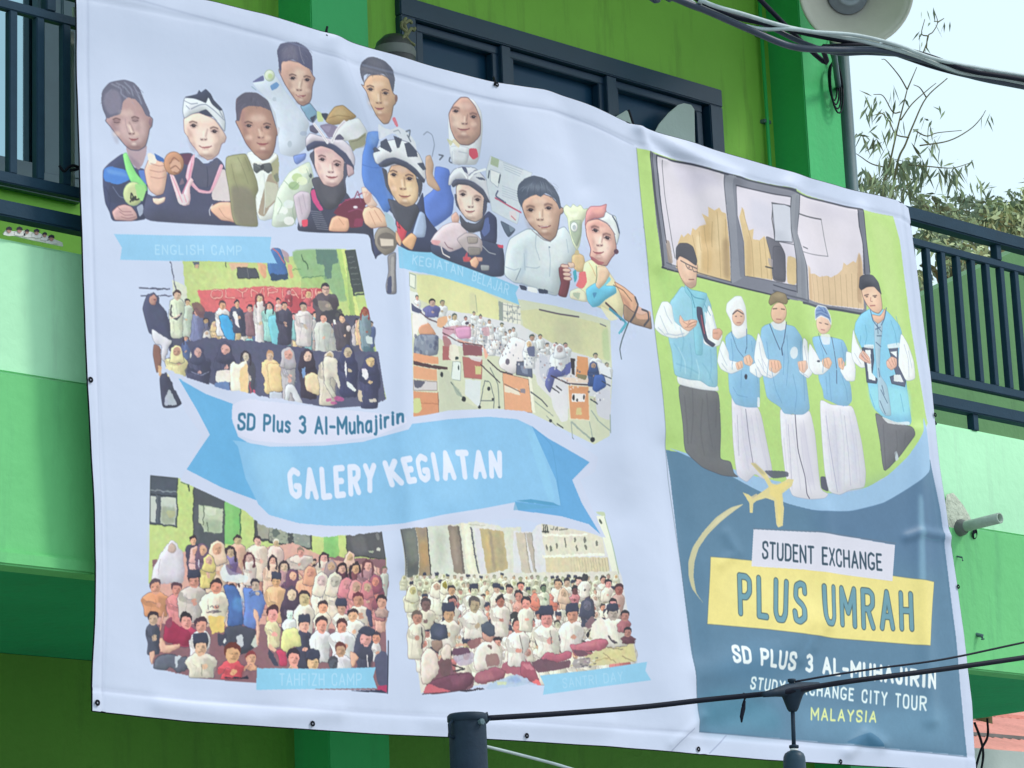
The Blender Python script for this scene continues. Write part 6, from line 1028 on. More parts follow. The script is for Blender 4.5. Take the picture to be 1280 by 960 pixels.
# ---------------------------------------------------------------- wall details: drain pipe stub, hole, cement patch, marks
p0 = at(1199, 660, YF); p1 = atx(1252, 647, p0.x)
S = thing('drain_pipe', 'short weathered drain pipe sticking out of the green parapet at right', 'pipe', tuple(p0))
bm = lathe(bmesh.new(), (p0.x, YF+.01, p0.z), (0, p1.y-YF, p1.z-p0.z), [(0, .028), ((p1-p0).length, .028), ((p1-p0).length+.001, .021), ((p1-p0).length-.12, .021), ((p1-p0).length-.121, .0005)], 16); bmesh.ops.recalc_face_normals(bm, faces=bm.faces)
part('pipe', bm, MT['pvc'], S, True)
part('collar', lathe(bmesh.new(), (p0.x, YF+.005, p0.z), (0, -1, 0), [(0, .045), (.03, .042), (.05, .030)], 14), MT['gutter'], S, True)
bm = bmesh.new(); pp = [(1183, 618), (1191, 616), (1197, 622), (1204, 632), (1211, 643), (1214, 650), (1206, 655), (1196, 661), (1186, 659), (1179, 650)]
c = bm.verts.new(at(1193, 642, YF-.006)); vs = [bm.verts.new(at(a+rnd.uniform(-.6, .6), b+rnd.uniform(-.6, .6), YF-.0)) for a, b in pp]; vi = [bm.verts.new((v.co*.55+c.co*.45)+Vector((0, -.003+rnd.uniform(-.0015, .0015), 0))) for v in vs]
for i in range(len(vs)):
    k = (i+1) % len(vs); bm.faces.new((vs[i], vs[k], vi[k], vi[i])); bm.faces.new((vi[i], vi[k], c))
bmesh.ops.recalc_face_normals(bm, faces=bm.faces)
tag(obj('cement_patch', bm, MT['cement']), 'bare grey cement patch on the mint parapet above the drain pipe', 'patch')
h = at(1217, 667, YF); tag(obj('wall_hole', lathe(bmesh.new(), (h.x, YF-.001, h.z), (.3, -1, -.2), [(0, .0), (.004, .022), (.01, .026), (.004, .03)], 10), MT['cable']), 'small dark hole in the parapet just under the drain pipe', 'hole')
for (a, b) in ((1221, 793), (1193, 785), (1196, 695)):
    h = at(a, b, YF); o = obj('nail', tube(bmesh.new(), [(h.x, YF+.005, h.z), (h.x+.004, YF-.03, h.z-.012), (h.x+.002, YF-.034, h.z-.03)], .005 if a != 1221 else .011, 6), MT['pipe'])
    tag(o, {1221: 'dark bent nail in the green parapet right of the banner', 1193: 'tiny nail at the right hem of the banner near the yellow title card', 1196: 'tiny nail in the green band below the cement patch'}[a], 'nail')
# torn print left on the parapet top
T = thing('torn_poster', 'torn strip of an old poster with small white shirted figures on the parapet', 'poster', tuple(at(40, 292, YF+.01)))
yy = YF-.004
wh_ = mat('torn_paper', srgb('d4d8cc'), .9, .1, .15, 30)
def flat(name, pts, y, m, par, th=.004):
    bm = bmesh.new(); f = bm.faces.new([bm.verts.new(at(px, py, y)) for px, py in pts]); r = bmesh.ops.extrude_face_region(bm, geom=[f])
    for v in r['geom']:
        if isinstance(v, bmesh.types.BMVert): v.co.y += th
    bmesh.ops.recalc_face_normals(bm, faces=bm.faces); return part(name, bm, m, par)
flat('backing', [(4, 292), (8, 287), (16, 289), (30, 288), (45, 291), (58, 294), (68, 299), (78, 303), (79, 308), (60, 304), (40, 300), (20, 295), (7, 293)], yy, wh_, T, .006)
fm = MT['cablew']; sk = mat('printed_skin', srgb('b08a80'), .7, .2, .1); dk = mat('printed_hair', srgb('35323c'), .7, .2, .1); wh = mat('printed_shirt', srgb('d8d8d4'), .7, .2, .1)
for i, (x, y, r) in enumerate(((11.5, 287, 3.4), (24.5, 287, 3.4), (46, 289.5, 3.2), (56, 293, 2.6), (64.5, 297, 3.4), (34, 289, 2.4))):
    el = lambda cx, cy, rx, ry, n=12: [(cx+rx*math.cos(2*math.pi*k/n), cy+ry*math.sin(2*math.pi*k/n)) for k in range(n)]
    flat('printed_shirt', [(x-r*2.1, y+6.5), (x-r*1.7, y+3), (x-r*.7, y+1.6), (x+r*.8, y+1.8), (x+r*rnd.uniform(1.3, 2.), y+2.6), (x+r*2.2, y+7.5), (x, y+8)], yy-.003, wh, T, .002)
    flat('printed_face', el(x, y+1.2, r*.8, r*.9), yy-.006, sk, T, .002)
    flat('printed_hair', [(x-r*1.1, y+.6), (x-r, y-r*.7), (x, y-r*1.2), (x+r, y-r*.7), (x+r*1.1, y+.6), (x, y-r*.2)], yy-.009, dk, T, .002)
# ---------------------------------------------------------------- horn loudspeaker on the corner
hc = at(1070, -14, 9.75); ax = Vector((-.60, -.76, -.26)).normalized()
K = thing('horn_loudspeaker', 'large grey horn loudspeaker mounted at the roof corner under the sky', 'loudspeaker', tuple(hc))
HS = 1.22
prof = [(-.42, .055), (-.34, .06), (-.26, .085), (-.18, .125), (-.10, .18), (-.04, .235), (0, .262), (.012, .268), (.016, .262), (-.02, .232), (-.08, .182), (-.16, .122), (-.24, .08), (-.32, .055)]
bm = lathe(bmesh.new(), hc, ax, prof, 48, HS); part('bell', bm, MT['horn'], K, True)
part('throat', lathe(bmesh.new(), hc, ax, [(-.318, .052), (-.25, .079), (-.19, .098), (-.189, .0005)], 32, HS), MT['hornd'], K, True)
part('reflector_cone', lathe(bmesh.new(), hc, ax, [(-.20, .0005), (-.15, .035), (-.135, .05), (-.14, .065), (-.17, .06), (-.22, .03)], 32, HS), MT['hornd'], K, True)
part('rim', lathe(bmesh.new(), hc, ax, [(-.004, .264), (.006, .274), (.016, .272), (.018, .262), (.010, .256)], 48, HS), MT['horn'], K, True)
part('driver_unit', lathe(bmesh.new(), hc, ax, [(-.56, .0005), (-.56, .07), (-.55, .078), (-.44, .078), (-.42, .05)], 24, HS), MT['horn'], K, True)
part('bracket', tube(bmesh.new(), [hc-ax*.45+Vector((0, 0, -.07)), hc-ax*.45+Vector((.02, .1, -.2)), Vector((qx1-.02, YP-.01, hc.z-.22))], .018, 8), MT['pipe'], K, True)
# coil of cable hung on the pilaster
bm = bmesh.new(); cc = at(1041, 103, YP-.03)
for k in range(4):
    rr = (.075+.012*k); pts = [cc+Vector((.5*rr*math.cos(a)+.004*k, -.006*k, 1.5*rr*math.sin(a)-.01*k)) for a in [2*math.pi*j/22 for j in range(23)]]; tube(bm, pts, .0055, 6)
tube(bm, curve([cc+Vector((.03, 0, .1)), cc+Vector((.0, 0, .22)), cc+Vector((.06, 0, .36)), cc+Vector((.10, .0, .5))]), .0055, 6)
tag(obj('cable_coil', bm, MT['cable'], smooth=True), 'small coil of thin dark cable hung on the bright green pilaster', 'cable')
# small pot with dry twigs at the window corner
pc = at(493, 64, 10.2); K = thing('plant_pot', 'dark round pot with dry twigs at the left window corner above the banner', 'plant pot', tuple(pc))
part('pot', lathe(bmesh.new(), pc+Vector((0, 0, -.16)), (0, 0, 1), [(0, .0005), (0, .085), (.06, .10), (.15, .105), (.2, .09), (.235, .055), (.245, .0005)], 28), MT['pot'], K, True)
part('band', lathe(bmesh.new(), pc+Vector((0, 0, -.16)), (0, 0, 1), [(.12, .105), (.15, .108), (.17, .102)], 28), MT['gutter'], K, True)
for c in (((503, 50), (508, 40), (505, 28), (508, 22)), ((508, 45), (514, 36), (517, 38), (519, 34)), ((506, 44), (512, 52), (519, 57)), ((505, 30), (512, 26), (515, 30)), ((508, 40), (502, 34), (503, 26))): part('twig', tube(bmesh.new(), curve([at(a, b, 10.12) for a, b in c], 5), [.012, *[.009]*(5*(len(c)-1)-1), .004], 6), MT['twig'], K, True)
# ---------------------------------------------------------------- overhead cable bundle at the top right
def strand(pts, r, m, name, label, cat='cable', y0=8.3, y1=7.6, group=None):
    n = len(pts); P3 = [at(a, b, y0+(y1-y0)*i/(n-1)) for i, (a, b) in enumerate(pts)]
    d0 = (P3[0]-P3[2]).normalized(); d1 = (P3[-1]-P3[-2]).normalized(); P3 = [P3[0]+Vector((-5.5, -1.2, 1.9)), P3[0]+Vector((-2.2, -.4, .75))]+P3+[P3[-1]+d1*1.5+Vector((0, 0, .1)), P3[-1]+d1*7+Vector((0, 0, 1.1))]
    return tag(obj(name, tube(bmesh.new(), curve(P3, 8), r, 8), m, smooth=True), label, cat, group)
G = 'overhead cables crossing the top right corner'
strand([(780, -34), (825, -10), (880, 12), (935, 36), (990, 58), (1040, 62), (1100, 63), (1160, 77), (1220, 96), (1300, 112), (1420, 140)], .016, MT['cablel'], 'overhead_cable', 'thickest grey cable at the bottom of the twisted overhead bundle', group=G)
strand([(800, -40), (860, -8), (910, 18), (960, 30), (1010, 42), (1060, 52), (1110, 64), (1170, 84), (1230, 98), (1300, 105), (1420, 128)], .013, MT['cable'], 'overhead_cable', 'dark overhead cable winding through the middle of the bundle', group=G)
strand([(810, -36), (862, 2), (905, 24), (950, 36), (985, 36), (1020, 40), (1070, 44), (1120, 56), (1170, 74), (1240, 88), (1300, 98), (1420, 120)], .009, MT['cablew'], 'overhead_cable', 'pale overhead cable that crosses in front of the dark window corner', group=G, y0=8.25, y1=7.58)
strand([(830, -30), (880, 2), (930, 18), (985, 34), (1040, 44), (1085, 53), (1140, 68), (1200, 90), (1260, 100), (1320, 112), (1420, 136)], .010, MT['cablew'], 'overhead_cable', 'pale overhead cable running straight along the top of the bundle', group=G, y0=8.2, y1=7.56)
strand([(795, -40), (840, -4), (890, 16), (945, 26), (1000, 52), (1045, 66), (1090, 66), (1150, 72), (1215, 95), (1290, 104), (1420, 130)], .012, MT['cablel'], 'overhead_cable', 'grey overhead cable sagging lowest beside the downpipe', group=G, y0=8.35, y1=7.62)
strand([(1000, 50), (1030, 58), (1060, 57), (1110, 58), (1160, 70), (1210, 88), (1270, 98), (1420, 124)], .012, MT['cable'], 'overhead_cable', 'black overhead cable starting at the downpipe corner', group=G, y0=8.1, y1=7.57)
# ---------------------------------------------------------------- street pole, cable and lamp at the bottom
pp = at(584, 895, 7.9); K = thing('utility_pole', 'dark round steel pole in front of the lower edge of the banner', 'pole', (pp.x, pp.y, 0))
dm = (at(603, 900, 7.9)-at(565, 900, 7.9)).length/2*.93
part('shaft', lathe(bmesh.new(), (pp.x, pp.y, 0), (0, 0, 1), [(0, dm*1.2), (pp.z-.01, dm*.98)], 28), MT['post'], K, True)
part('cap', lathe(bmesh.new(), (pp.x, pp.y, pp.z-.012), (0, 0, 1), [(-.012, dm*.985), (-.008, dm*1.06), (.012, dm*1.06), (.02, dm*.95), (.022, .0005)], 28), MT['post'], K, True)
part('hook', tube(bmesh.new(), [pp+Vector((dm, 0, .0)), pp+Vector((dm+.02, -.01, .012)), pp+Vector((dm+.03, -.01, -.005)), pp+Vector((dm+.01, -.01, -.02))], .008, 8), MT['post'], K, True)
part('strap', tube(bmesh.new(), [pp+Vector((-dm, 0, -.02)), pp+Vector((-dm-.02, 0, -.035)), pp+Vector((-dm-.022, 0, -.08)), pp+Vector((-dm, 0, -.085))], .006, 8), MT['post'], K, True)
part('bolt', lathe(bmesh.new(), pp+Vector((0, -dm*.9, -.03)), (0, -1, 0), [(0, .012), (.02, .012), (.021, .0005)], 6), MT['pipe'], K)
wl = [(604, 898), (700, 892), (800, 884), (880, 875), (940, 869), (985, 864), (1060, 852), (1160, 839), (1280, 822), (1480, 792)]
P3 = [at(a, b, 7.9-.9*i/9) for i, (a, b) in enumerate(wl)]; P3 += [P3[-1]+(P3[-1]-P3[-2]).normalized()*6]; Lc = curve(P3, 8)
tag(obj('support_cable', tube(bmesh.new(), Lc, .0105, 10), MT['cable'], smooth=True), 'thick black cable running from the pole across the bottom of the banner', 'cable')
tag(obj('support_wire', tube(bmesh.new(), curve([at(a, b, 7.35-.25*i/5) for i, (a, b) in enumerate([(994, 852), (1040, 844), (1100, 835), (1180, 824), (1280, 803), (1480, 760), (2300, 560)])], 8), .0045, 8), MT['cable'], smooth=True), 'thin black wire rising above the thick cable at right', 'wire')
tag(obj('support_wire', tube(bmesh.new(), curve([at(a, b, 7.9) for a, b in [(603, 932), (640, 941), (690, 954), (740, 968), (860, 995), (1100, 1060), (1700, 1230)]], 8), .006, 8), MT['cablew'], smooth=True), 'pale wire running down from the pole under the banner hem', 'wire')
yk = 7.42; tc_ = at(990, 862, yk); K = thing('hanging_lamp', 'dark lamp socket on a rod clamped to the black cable', 'lamp', tuple(tc_))
u = (at(1030, 855, yk)-at(950, 869, yk)).normalized(); dn = (at(991, 930, yk)-at(989, 870, yk)).normalized(); pxm = (at(990, 870, yk)-at(990, 860, yk)).length/10; pxu = (at(1000, 860, yk)-at(990, 860, yk)).length/10
bm = bmesh.new(); tube(bm, [tc_-u*36*pxu, tc_-u*22*pxu, tc_-u*6*pxu, tc_+u*8*pxu, tc_+u*22*pxu, tc_+u*34*pxu], [.011, .016, .026, .026, .018, .012], 12); part('clamp', bm, MT['post'], K, True)
part('neck', lathe(bmesh.new(), tc_+dn*2*pxm, dn, [(0, 17*pxm), (6*pxm, 13*pxm), (14*pxm, 10*pxm), (22*pxm, 7*pxm), (25*pxm, 5*pxm), (26*pxm, .0005)], 20), MT['post'], K, True)
part('top_cap', lathe(bmesh.new(), tc_-dn*13*pxm, dn, [(0, .0005), (0, 5*pxm), (3*pxm, 5.2*pxm), (4*pxm, 3.4*pxm), (11*pxm, 4*pxm)], 16), MT['post'], K, True)
part('rod', tube(bmesh.new(), [tc_+dn*22*pxm, tc_+dn*74*pxm], 2.6*pxm, 12), MT['post'], K, True)
part('collar', lathe(bmesh.new(), tc_+dn*68*pxm, dn, [(0, 3*pxm), (1*pxm, 6*pxm), (4*pxm, 6*pxm), (5*pxm, 4*pxm)], 16), MT['post'], K, True)
part('insulator', lathe(bmesh.new(), tc_+dn*72*pxm, dn, [(0, 3*pxm), (1*pxm, 4.6*pxm), (4*pxm, 5*pxm), (6*pxm, 4*pxm)], 16), MT['white'], K, True)
part('lamp_body', lathe(bmesh.new(), tc_+dn*75*pxm, dn, [(0, 4*pxm), (1.5*pxm, 8*pxm), (4*pxm, 11.5*pxm), (8*pxm, 13.3*pxm), (14*pxm, 13.8*pxm), (60*pxm, 14.2*pxm), (70*pxm, 12*pxm), (71*pxm, .0005)], 28), MT['red'], K, True)
hk = at(930, 871, 7.55)
t = thing('hanging_clip', 'small dark clip dangling from the black cable left of the lamp', 'clip', tuple(hk))
part('loop', tube(bmesh.new(), curve([at(927, 870, 7.55), at(930, 867, 7.54), at(932, 871, 7.53), at(930, 876, 7.53), at(928, 882, 7.53)], 5), .004, 6), MT['cable'], t, True)
part('jaw', tube(bmesh.new(), [at(931, 876, 7.53), at(929, 886, 7.53), at(927, 896, 7.53), at(927, 903, 7.53)], [.004, .009, .008, .003], 8), MT['cable'], t, True)
# thin second banner edge wires near the tie at left
tag(obj('tie_wire', tube(bmesh.new(), curve([at(a, b, YF-.03) for a, b in [(74, 207), (80, 214), (86, 209), (92, 207), (99, 210), (94, 212), (88, 213)]], 5), .006, 6), MT['rope'], smooth=True), 'twist of black tie wire holding the banner to the left railing', 'wire')
for (a, b, c, d, lab) in ((92, 8, 99, 30, 'pale tag of torn cloth highest on the left banner edge'), (88, 38, 94, 240, 'long pale strip hanging behind the left banner edge')):
    bm = bmesh.new(); A0, A1 = at(a, b, YF+.1), at(c, d, YF+.1); box(bm, (min(A0.x, A1.x), YF+.1, A1.z), (max(A0.x, A1.x), YF+.112, A0.z), .002); tag(obj('cloth_strip', bm, MT['cloth']), lab, 'cloth strip')
# ---------------------------------------------------------------- bamboo and trees behind the corner
def leaf(bm, p, d, ln, w, mi=0):
    d = d.normalized(); s = d.cross(Vector((rnd.uniform(-1, 1), rnd.uniform(-1, 1), rnd.uniform(-.4, 1)))).normalized()*w; k = Vector((rnd.uniform(-.1, .1), rnd.uniform(-.1, .1), -.12))*ln
    f = bm.faces.new([bm.verts.new(q) for q in (p, p+d*ln*.4+s+k*.3, p+d*ln+k, p+d*ln*.4-s+k*.3)]); f.material_index = mi
def px3(pts, y): return [at(a, b, y) for a, b in pts]
BY = 17.
K = thing('bamboo', 'tall sparse bamboo with thin bare tips against the pale sky', 'bamboo', (at(1110, 230, BY).x, BY, 0))
base = at(1100, 240, BY)
stems = [[(1096, 330), (1104, 235), (1112, 205), (1122, 160), (1130, 128), (1134, 112)], [(1104, 330), (1120, 212), (1132, 180), (1142, 155), (1158, 122), (1184, 98)], [(1134, 112), (1124, 95), (1108, 76), (1102, 74)], [(1134, 112), (1140, 98), (1146, 84)], [(1158, 122), (1150, 110), (1142, 106)],
 [(1136, 172), (1120, 168), (1112, 152), (1104, 143), (1098, 140)], [(1125, 140), (1116, 140), (1104, 120), (1092, 118)], [(1142, 162), (1158, 170), (1172, 166), (1202, 163)], [(1150, 182), (1186, 176), (1212, 162), (1226, 148), (1232, 138)], [(1158, 60), (1160, 45), (1166, 40), (1172, 28), (1168, 14)], [(1172, 28), (1180, 23)], [(1160, 45), (1152, 42), (1156, 24)], [(1154, 66), (1158, 55), (1161, 45)],
 [(1110, 210), (1090, 205), (1076, 196), (1070, 192)], [(1126, 205), (1160, 208), (1190, 210), (1212, 204)], [(1126, 150), (1140, 130), (1160, 112), (1170, 104)]]
bm = bmesh.new(); tube(bm, [Vector((base.x-.3, BY, 0)), Vector((base.x-.2, BY, 3)), at(1096, 330, BY)], [.05, .045, .03], 8); part('culm', bm, MT['bark'], K, True)
for st in stems:
    P3 = curve(px3(st, BY+rnd.uniform(-.4, .4)), 5); n = len(P3); r0 = .013 if len(st) > 5 else .008
    part('branch', tube(bmesh.new(), P3, [r0*(1-.6*i/n) for i in range(n)], 5), MT['bark'], K, True)
# leaves drooping from nodes
lm = bmesh.new()
def spray(px, py, n, s=1., mi=0, y=BY, sx=5, sy=4):
    for _ in range(int(n*1.5)):
        p = at(px+rnd.gauss(0, sx), py+rnd.gauss(0, sy), y+rnd.uniform(-.5, .5)); a = rnd.gauss(-1.9, .7)
        leaf(lm, p, Vector((math.cos(a)*.8, rnd.uniform(-.5, .5), math.sin(a))), rnd.uniform(.11, .22)*s, rnd.uniform(.010, .018)*s, rnd.choice((0, 0, 1)))
for (x, y, n, s) in ((1165, 12, 2, .8), (1180, 24, 2, .6), (1170, 30, 2, .8), (1152, 42, 2, .6), (1158, 52, 3, .8), (1116, 108, 2, .9), (1090, 122, 5, 1), (1086, 132, 5, 1), (1104, 140, 5, .9), (1102, 125, 3, .9), (1126, 118, 3, .9), (1124, 158, 5, .9), (1158, 150, 5, .9), (1152, 162, 4, .9), (1108, 160, 4, 1), (1090, 175, 8, 1.1), (1074, 170, 5, 1), (1100, 176, 4, 1), (1166, 180, 8, 1.1), (1172, 165, 3, .9), (1230, 142, 3, .8), (1176, 135, 2, .8),
  (1112, 200, 26, 1.1), (1124, 210, 20, 1.1), (1138, 200, 18, 1.2), (1150, 200, 12, 1.2), (1156, 210, 10, 1.1), (1098, 225, 24, 1.1), (1084, 215, 16, 1), (1078, 226, 12, 1), (1112, 228, 26, 1.1), (1132, 232, 20, 1.1), (1178, 212, 12, 1.2), (1190, 214, 8, 1.1), (1196, 206, 5, 1), (1210, 206, 3, .9), (1146, 225, 10, 1), (1225, 228, 6, 1), (1240, 232, 5, 1), (1200, 240, 6, 1)): spray(x, y, n, s)
o = part('foliage', lm, [MT['leaf'], MT['leafm']], K); o['kind'] = 'stuff'
def tree(name, label, blobs, n, y, mats, s, leaning=0, th=1.):
    c = at(sum(b[0] for b in blobs)/len(blobs), sum(b[1] for b in blobs)/len(blobs), y); K = thing(name, label, 'tree', (c.x, y, 0))
    part('trunk', tube(bmesh.new(), curve([Vector((c.x, y+.1, 0)), Vector((c.x-.1, y, c.z*.5)), Vector((c.x, y, c.z))], 4), .07, 8), MT['bark'], K, True)
    for b in blobs: part('limb', tube(bmesh.new(), curve([Vector((c.x, y, c.z-.9)), (Vector((c.x, y, c.z-.2))+at(b[0], b[1], y))/2, at(b[0], b[1]-b[3]*.6, y)], 4), [.03]*4+[.022]*4+[.008], 6), MT['bark'], K, True)
    bm = bmesh.new()
    for b in blobs:
        m = int(n*b[2]*b[3]/600); cl = [(b[0]+rnd.gauss(0, b[2]*.5), b[1]+rnd.gauss(0, b[3]*.5), rnd.random()) for _ in range(max(4, m//14))]
        for _ in range(m):
            q = rnd.choice(cl); p = at(q[0]+rnd.gauss(0, 3.4), q[1]+rnd.gauss(0, 3), y+rnd.uniform(-.7, .7)*th); a = rnd.uniform(-3.4, .3)
            leaf(bm, p, Vector((math.cos(a), rnd.uniform(-.7, .7), math.sin(a)*.9)), rnd.uniform(.05, .11)*s, rnd.uniform(.008, .016)*s*1.4, 0 if q[2] < .38 else (1 if q[2] < .68 else 2))
    o = part('crown', bm, mats, K); o['kind'] = 'stuff'
ML = [MT['leaf'], MT['leafm'], MT['leafl']]
tree('leafy_tree', 'bushy pale and dark leaved tree above the right end of the railing', [(1255, 262, 30, 14), (1235, 275, 22, 12), (1275, 285, 26, 22), (1225, 290, 22, 14), (1290, 250, 20, 20)], 900, 16., ML, 1.15)
tree('leafy_tree', 'lower loose leaved tree seen through the tops of the right railing bars', [(1170, 300, 24, 12), (1195, 318, 26, 16), (1150, 345, 10, 22), (1225, 325, 26, 14), (1160, 288, 14, 8), (1255, 318, 18, 12)], 620, 14.5, ML, 1.0)
tree('leafy_tree', 'feathery tree whose fine drooping leaves show right of the banner corner', [(1150, 262, 18, 10), (1178, 262, 22, 10), (1165, 250, 22, 8), (1215, 250, 22, 8), (1200, 268, 22, 8)], 420, 18., [MT['leaf'], MT['leafm'], MT['leaf']], 1.2)
# ---------------------------------------------------------------- the banner
YB = 8.88
Rp = RW                                                 # plane y = YB: photo pixel -> (x, z) is a homography
def plane(px, py):
    r = RW@np.array([px-CX, -(py-CY), -FPX]); t = YB/r[1]; return r[0]*t, 1.6+r[2]*t
def homog(src, dst):
    A = []
    for (x, y), (u, v) in zip(src, dst): A.append([x, y, 1, 0, 0, 0, -u*x, -u*y, -u]); A.append([0, 0, 0, x, y, 1, -v*x, -v*y, -v])
    return np.linalg.svd(np.array(A, float))[2][-1].reshape(3, 3)
PPM = 480.; BX0, BX1, BZ0, BZ1 = 6.02, 11.62, 2.95, 6.06
TW, TH = int((BX1-BX0)*PPM), int((BZ1-BZ0)*PPM)
src = [(100, 0), (1200, 200), (1200, 950), (100, 900)]
HM = homog(src, [((plane(*p)[0]-BX0)*PPM, (BZ1-plane(*p)[1])*PPM) for p in src])
PR = Print(TW, TH, HM); WHITE = hx('c4d0f0'); PR.c[:] = WHITE
art(PR)
can = PR.c.copy()
rg = np.random.RandomState(2)
# the small prints are snapshots of crowds: irregular outlines and speckle instead of clean edges
am = np.isin(PR.id, (10, 11, 12, 13)).astype(np.float32); am = Print.blur(am, 6)**2.5; am = am*np.where(PR.id == 11, .35, 1).astype(np.float32); pk = ((PR.id >= 20) & (PR.id <= 36) | (PR.id >= 41) & (PR.id <= 45)).astype(np.float32); wv = am*1.0+Print.blur(pk, 2)*.25
wx_, wy_ = [sum(Print.blur(rg.normal(0, 1, (TH, TW)).astype(np.float32), a_)*b_ for a_, b_ in ((2, 6.5), (5, 17))) for _ in range(2)]
yy_, xx_ = np.mgrid[0:TH, 0:TW]; can = can[np.clip(np.rint(yy_+wy_*wv*.62).astype(int), 0, TH-1), np.clip(np.rint(xx_+wx_*wv*.62).astype(int), 0, TW-1)]
ink0 = Print.blur(np.clip(np.abs(can-WHITE).sum(2)*4, 0, 1), 1)
spk = Print.blur(rg.normal(0, 1, (TH, TW, 3)).astype(np.float32), 1)*.10+Print.blur(rg.normal(0, 1, (TH, TW)).astype(np.float32), 2)[..., None]*.55+Print.blur(rg.normal(0, 1, (TH, TW, 3)).astype(np.float32), 4)*.7
can = can*(1+spk*(am*.17*ink0+pk*.07)[..., None])
sharp = can-Print.blur(can, 2); can = np.clip(Print.blur(can, 1)+sharp*.45, 0, 1)
# print mottle: grain of a printed photograph, stronger where there is ink
ink = np.clip(np.abs(can-WHITE).sum(2)*3, 0, 1)[..., None]; ink = Print.blur(ink[..., 0], 3)[..., None]
gr = sum(Print.blur(rg.normal(0, 1, (TH, TW)).astype(np.float32), r_)*k_ for r_, k_ in ((1, .09), (3, .20), (8, .5)))
can = can*(1+gr[..., None]*(.03+.35*ink)*.5)
can = _lin(np.clip(can, 0, 1)); can = can/_lin(WHITE)*np.array([.60, .64, .80], np.float32)
can = np.clip(can, 0, .92)
img = bpy.data.images.new('banner_print', TW, TH, alpha=False, float_buffer=True); img.colorspace_settings.name = 'Linear Rec.709'
buf = np.ones((TH, TW, 4), np.float32); buf[..., :3] = can[::-1]; img.pixels.foreach_set(buf.ravel()); img.update(); img.pack()
bmn = bpy.data.materials.new('printed_vinyl'); bmn.use_nodes = True; t_ = bmn.node_tree; n_ = t_.nodes; b_ = n_['Principled BSDF']
ti = n_.new('ShaderNodeTexImage'); ti.image = img; ti.interpolation = 'Cubic'; ti.extension = 'EXTEND'; t_.links.new(ti.outputs[0], b_.inputs['Base Color'])
b_.inputs['Roughness'].default_value = .42; b_.inputs['Specular IOR Level'].default_value = .35
tc0 = n_.new('ShaderNodeTexCoord'); nz0 = n_.new('ShaderNodeTexNoise'); nz0.inputs['Scale'].default_value = 5.5; nz0.inputs['Detail'].default_value = 5; t_.links.new(tc0.outputs['Object'], nz0.inputs['Vector'])
bp0 = n_.new('ShaderNodeBump'); bp0.inputs['Strength'].default_value = .22; bp0.inputs['Distance'].default_value = .012; t_.links.new(nz0.outputs[0], bp0.inputs['Height']); t_.links.new(bp0.outputs[0], b_.inputs['Normal'])
# outline (photo pixels), swept into a grid on the hanging plane
def poly(pts, t):
    p = np.array(pts, float); d = np.r_[0, np.cumsum(np.linalg.norm(np.diff(p, axis=0), axis=1))]; d /= d[-1]; return np.stack([np.interp(t, d, p[:, 0]), np.interp(t, d, p[:, 1])], -1)
def sm3(a, k=9):
    f = np.ones(k)/k; out = a.copy()
    for c in (0, 1): out[k:-k, c] = np.convolve(a[:, c], f, 'same')[k:-k]
    return out
NU, NV = 440, 270; U = np.linspace(0, 1, NU+1); V = np.linspace(0, 1, NV+1)
top = sm3(poly([(94, -30), (180, -14), (262, 2), (320, 17), (408, 42), (470, 61), (540, 83), (618, 103), (650, 107), (690, 112), (735, 130), (770, 148), (794, 159), (870, 181), (960, 209), (1060, 237), (1105, 246), (1126, 251), (1136, 260)], U))
bot = sm3(poly([(117, 888), (160, 893), (240, 902), (320, 908), (387, 912), (470, 917), (562, 921), (656, 926), (760, 932), (875, 942), (960, 950), (1050, 955), (1130, 960), (1217, 968)], U))
lef = sm3(poly([(94, -30), (93, 100), (95, 220), (97, 310), (101, 400), (104, 480), (110, 560), (115, 640), (118, 710), (118, 780), (117, 840), (117, 888)], V))
rig = sm3(poly([(1136, 260), (1142, 320), (1150, 390), (1158, 460), (1162, 505), (1165, 540), (1172, 600), (1180, 660), (1192, 740), (1201, 810), (1211, 880), (1217, 968)], V))
uu, vv = np.meshgrid(U, V); uu = uu[..., None]; vv = vv[..., None]
G2 = (1-vv)*top[None]+vv*bot[None]+(1-uu)*lef[:, None]+uu*rig[:, None]-((1-uu)*(1-vv)*top[0]+uu*(1-vv)*top[-1]+(1-uu)*vv*bot[0]+uu*vv*bot[-1])
q = np.stack([G2[..., 0]-CX, -(G2[..., 1]-CY), np.full(G2.shape[:2], -FPX)], -1)@RW.T; tt = YB/q[..., 1]; GX = q[..., 0]*tt; GZ = 1.6+q[..., 2]*tt
# folds: ridges along traced lines (photo pixels): points, height m, half width px
X, Y = G2[..., 0], G2[..., 1]; D = np.zeros_like(X)
def ridge(pts, h, wd, fade=60):
    global D
    p = np.array(pts, float); best = np.full(X.shape, 1e9); sg = np.zeros_like(X)
    for a, b in zip(p[:-1], p[1:]):
        d = b-a; L2 = d@d; t = ((X-a[0])*d[0]+(Y-a[1])*d[1])/L2; tc = np.clip(t, 0, 1); e = np.hypot(X-a[0]-tc*d[0], Y-a[1]-tc*d[1]); best = np.minimum(best, e)
    D += h*.75*np.exp(-(best/wd)**2)
ridge([(418, 52), (425, 80), (470, 180), (500, 300), (505, 420), (502, 560), (512, 700)], .022, 15)
ridge([(436, 60), (450, 110), (480, 220), (540, 420), (560, 560)], -.012, 18)
ridge([(640, 130), (690, 260), (740, 420), (760, 560)], .018, 40); ridge([(700, 120), (730, 230)], -.012, 16); ridge([(250, 330), (300, 520), (320, 640), (330, 860)], .012, 34)
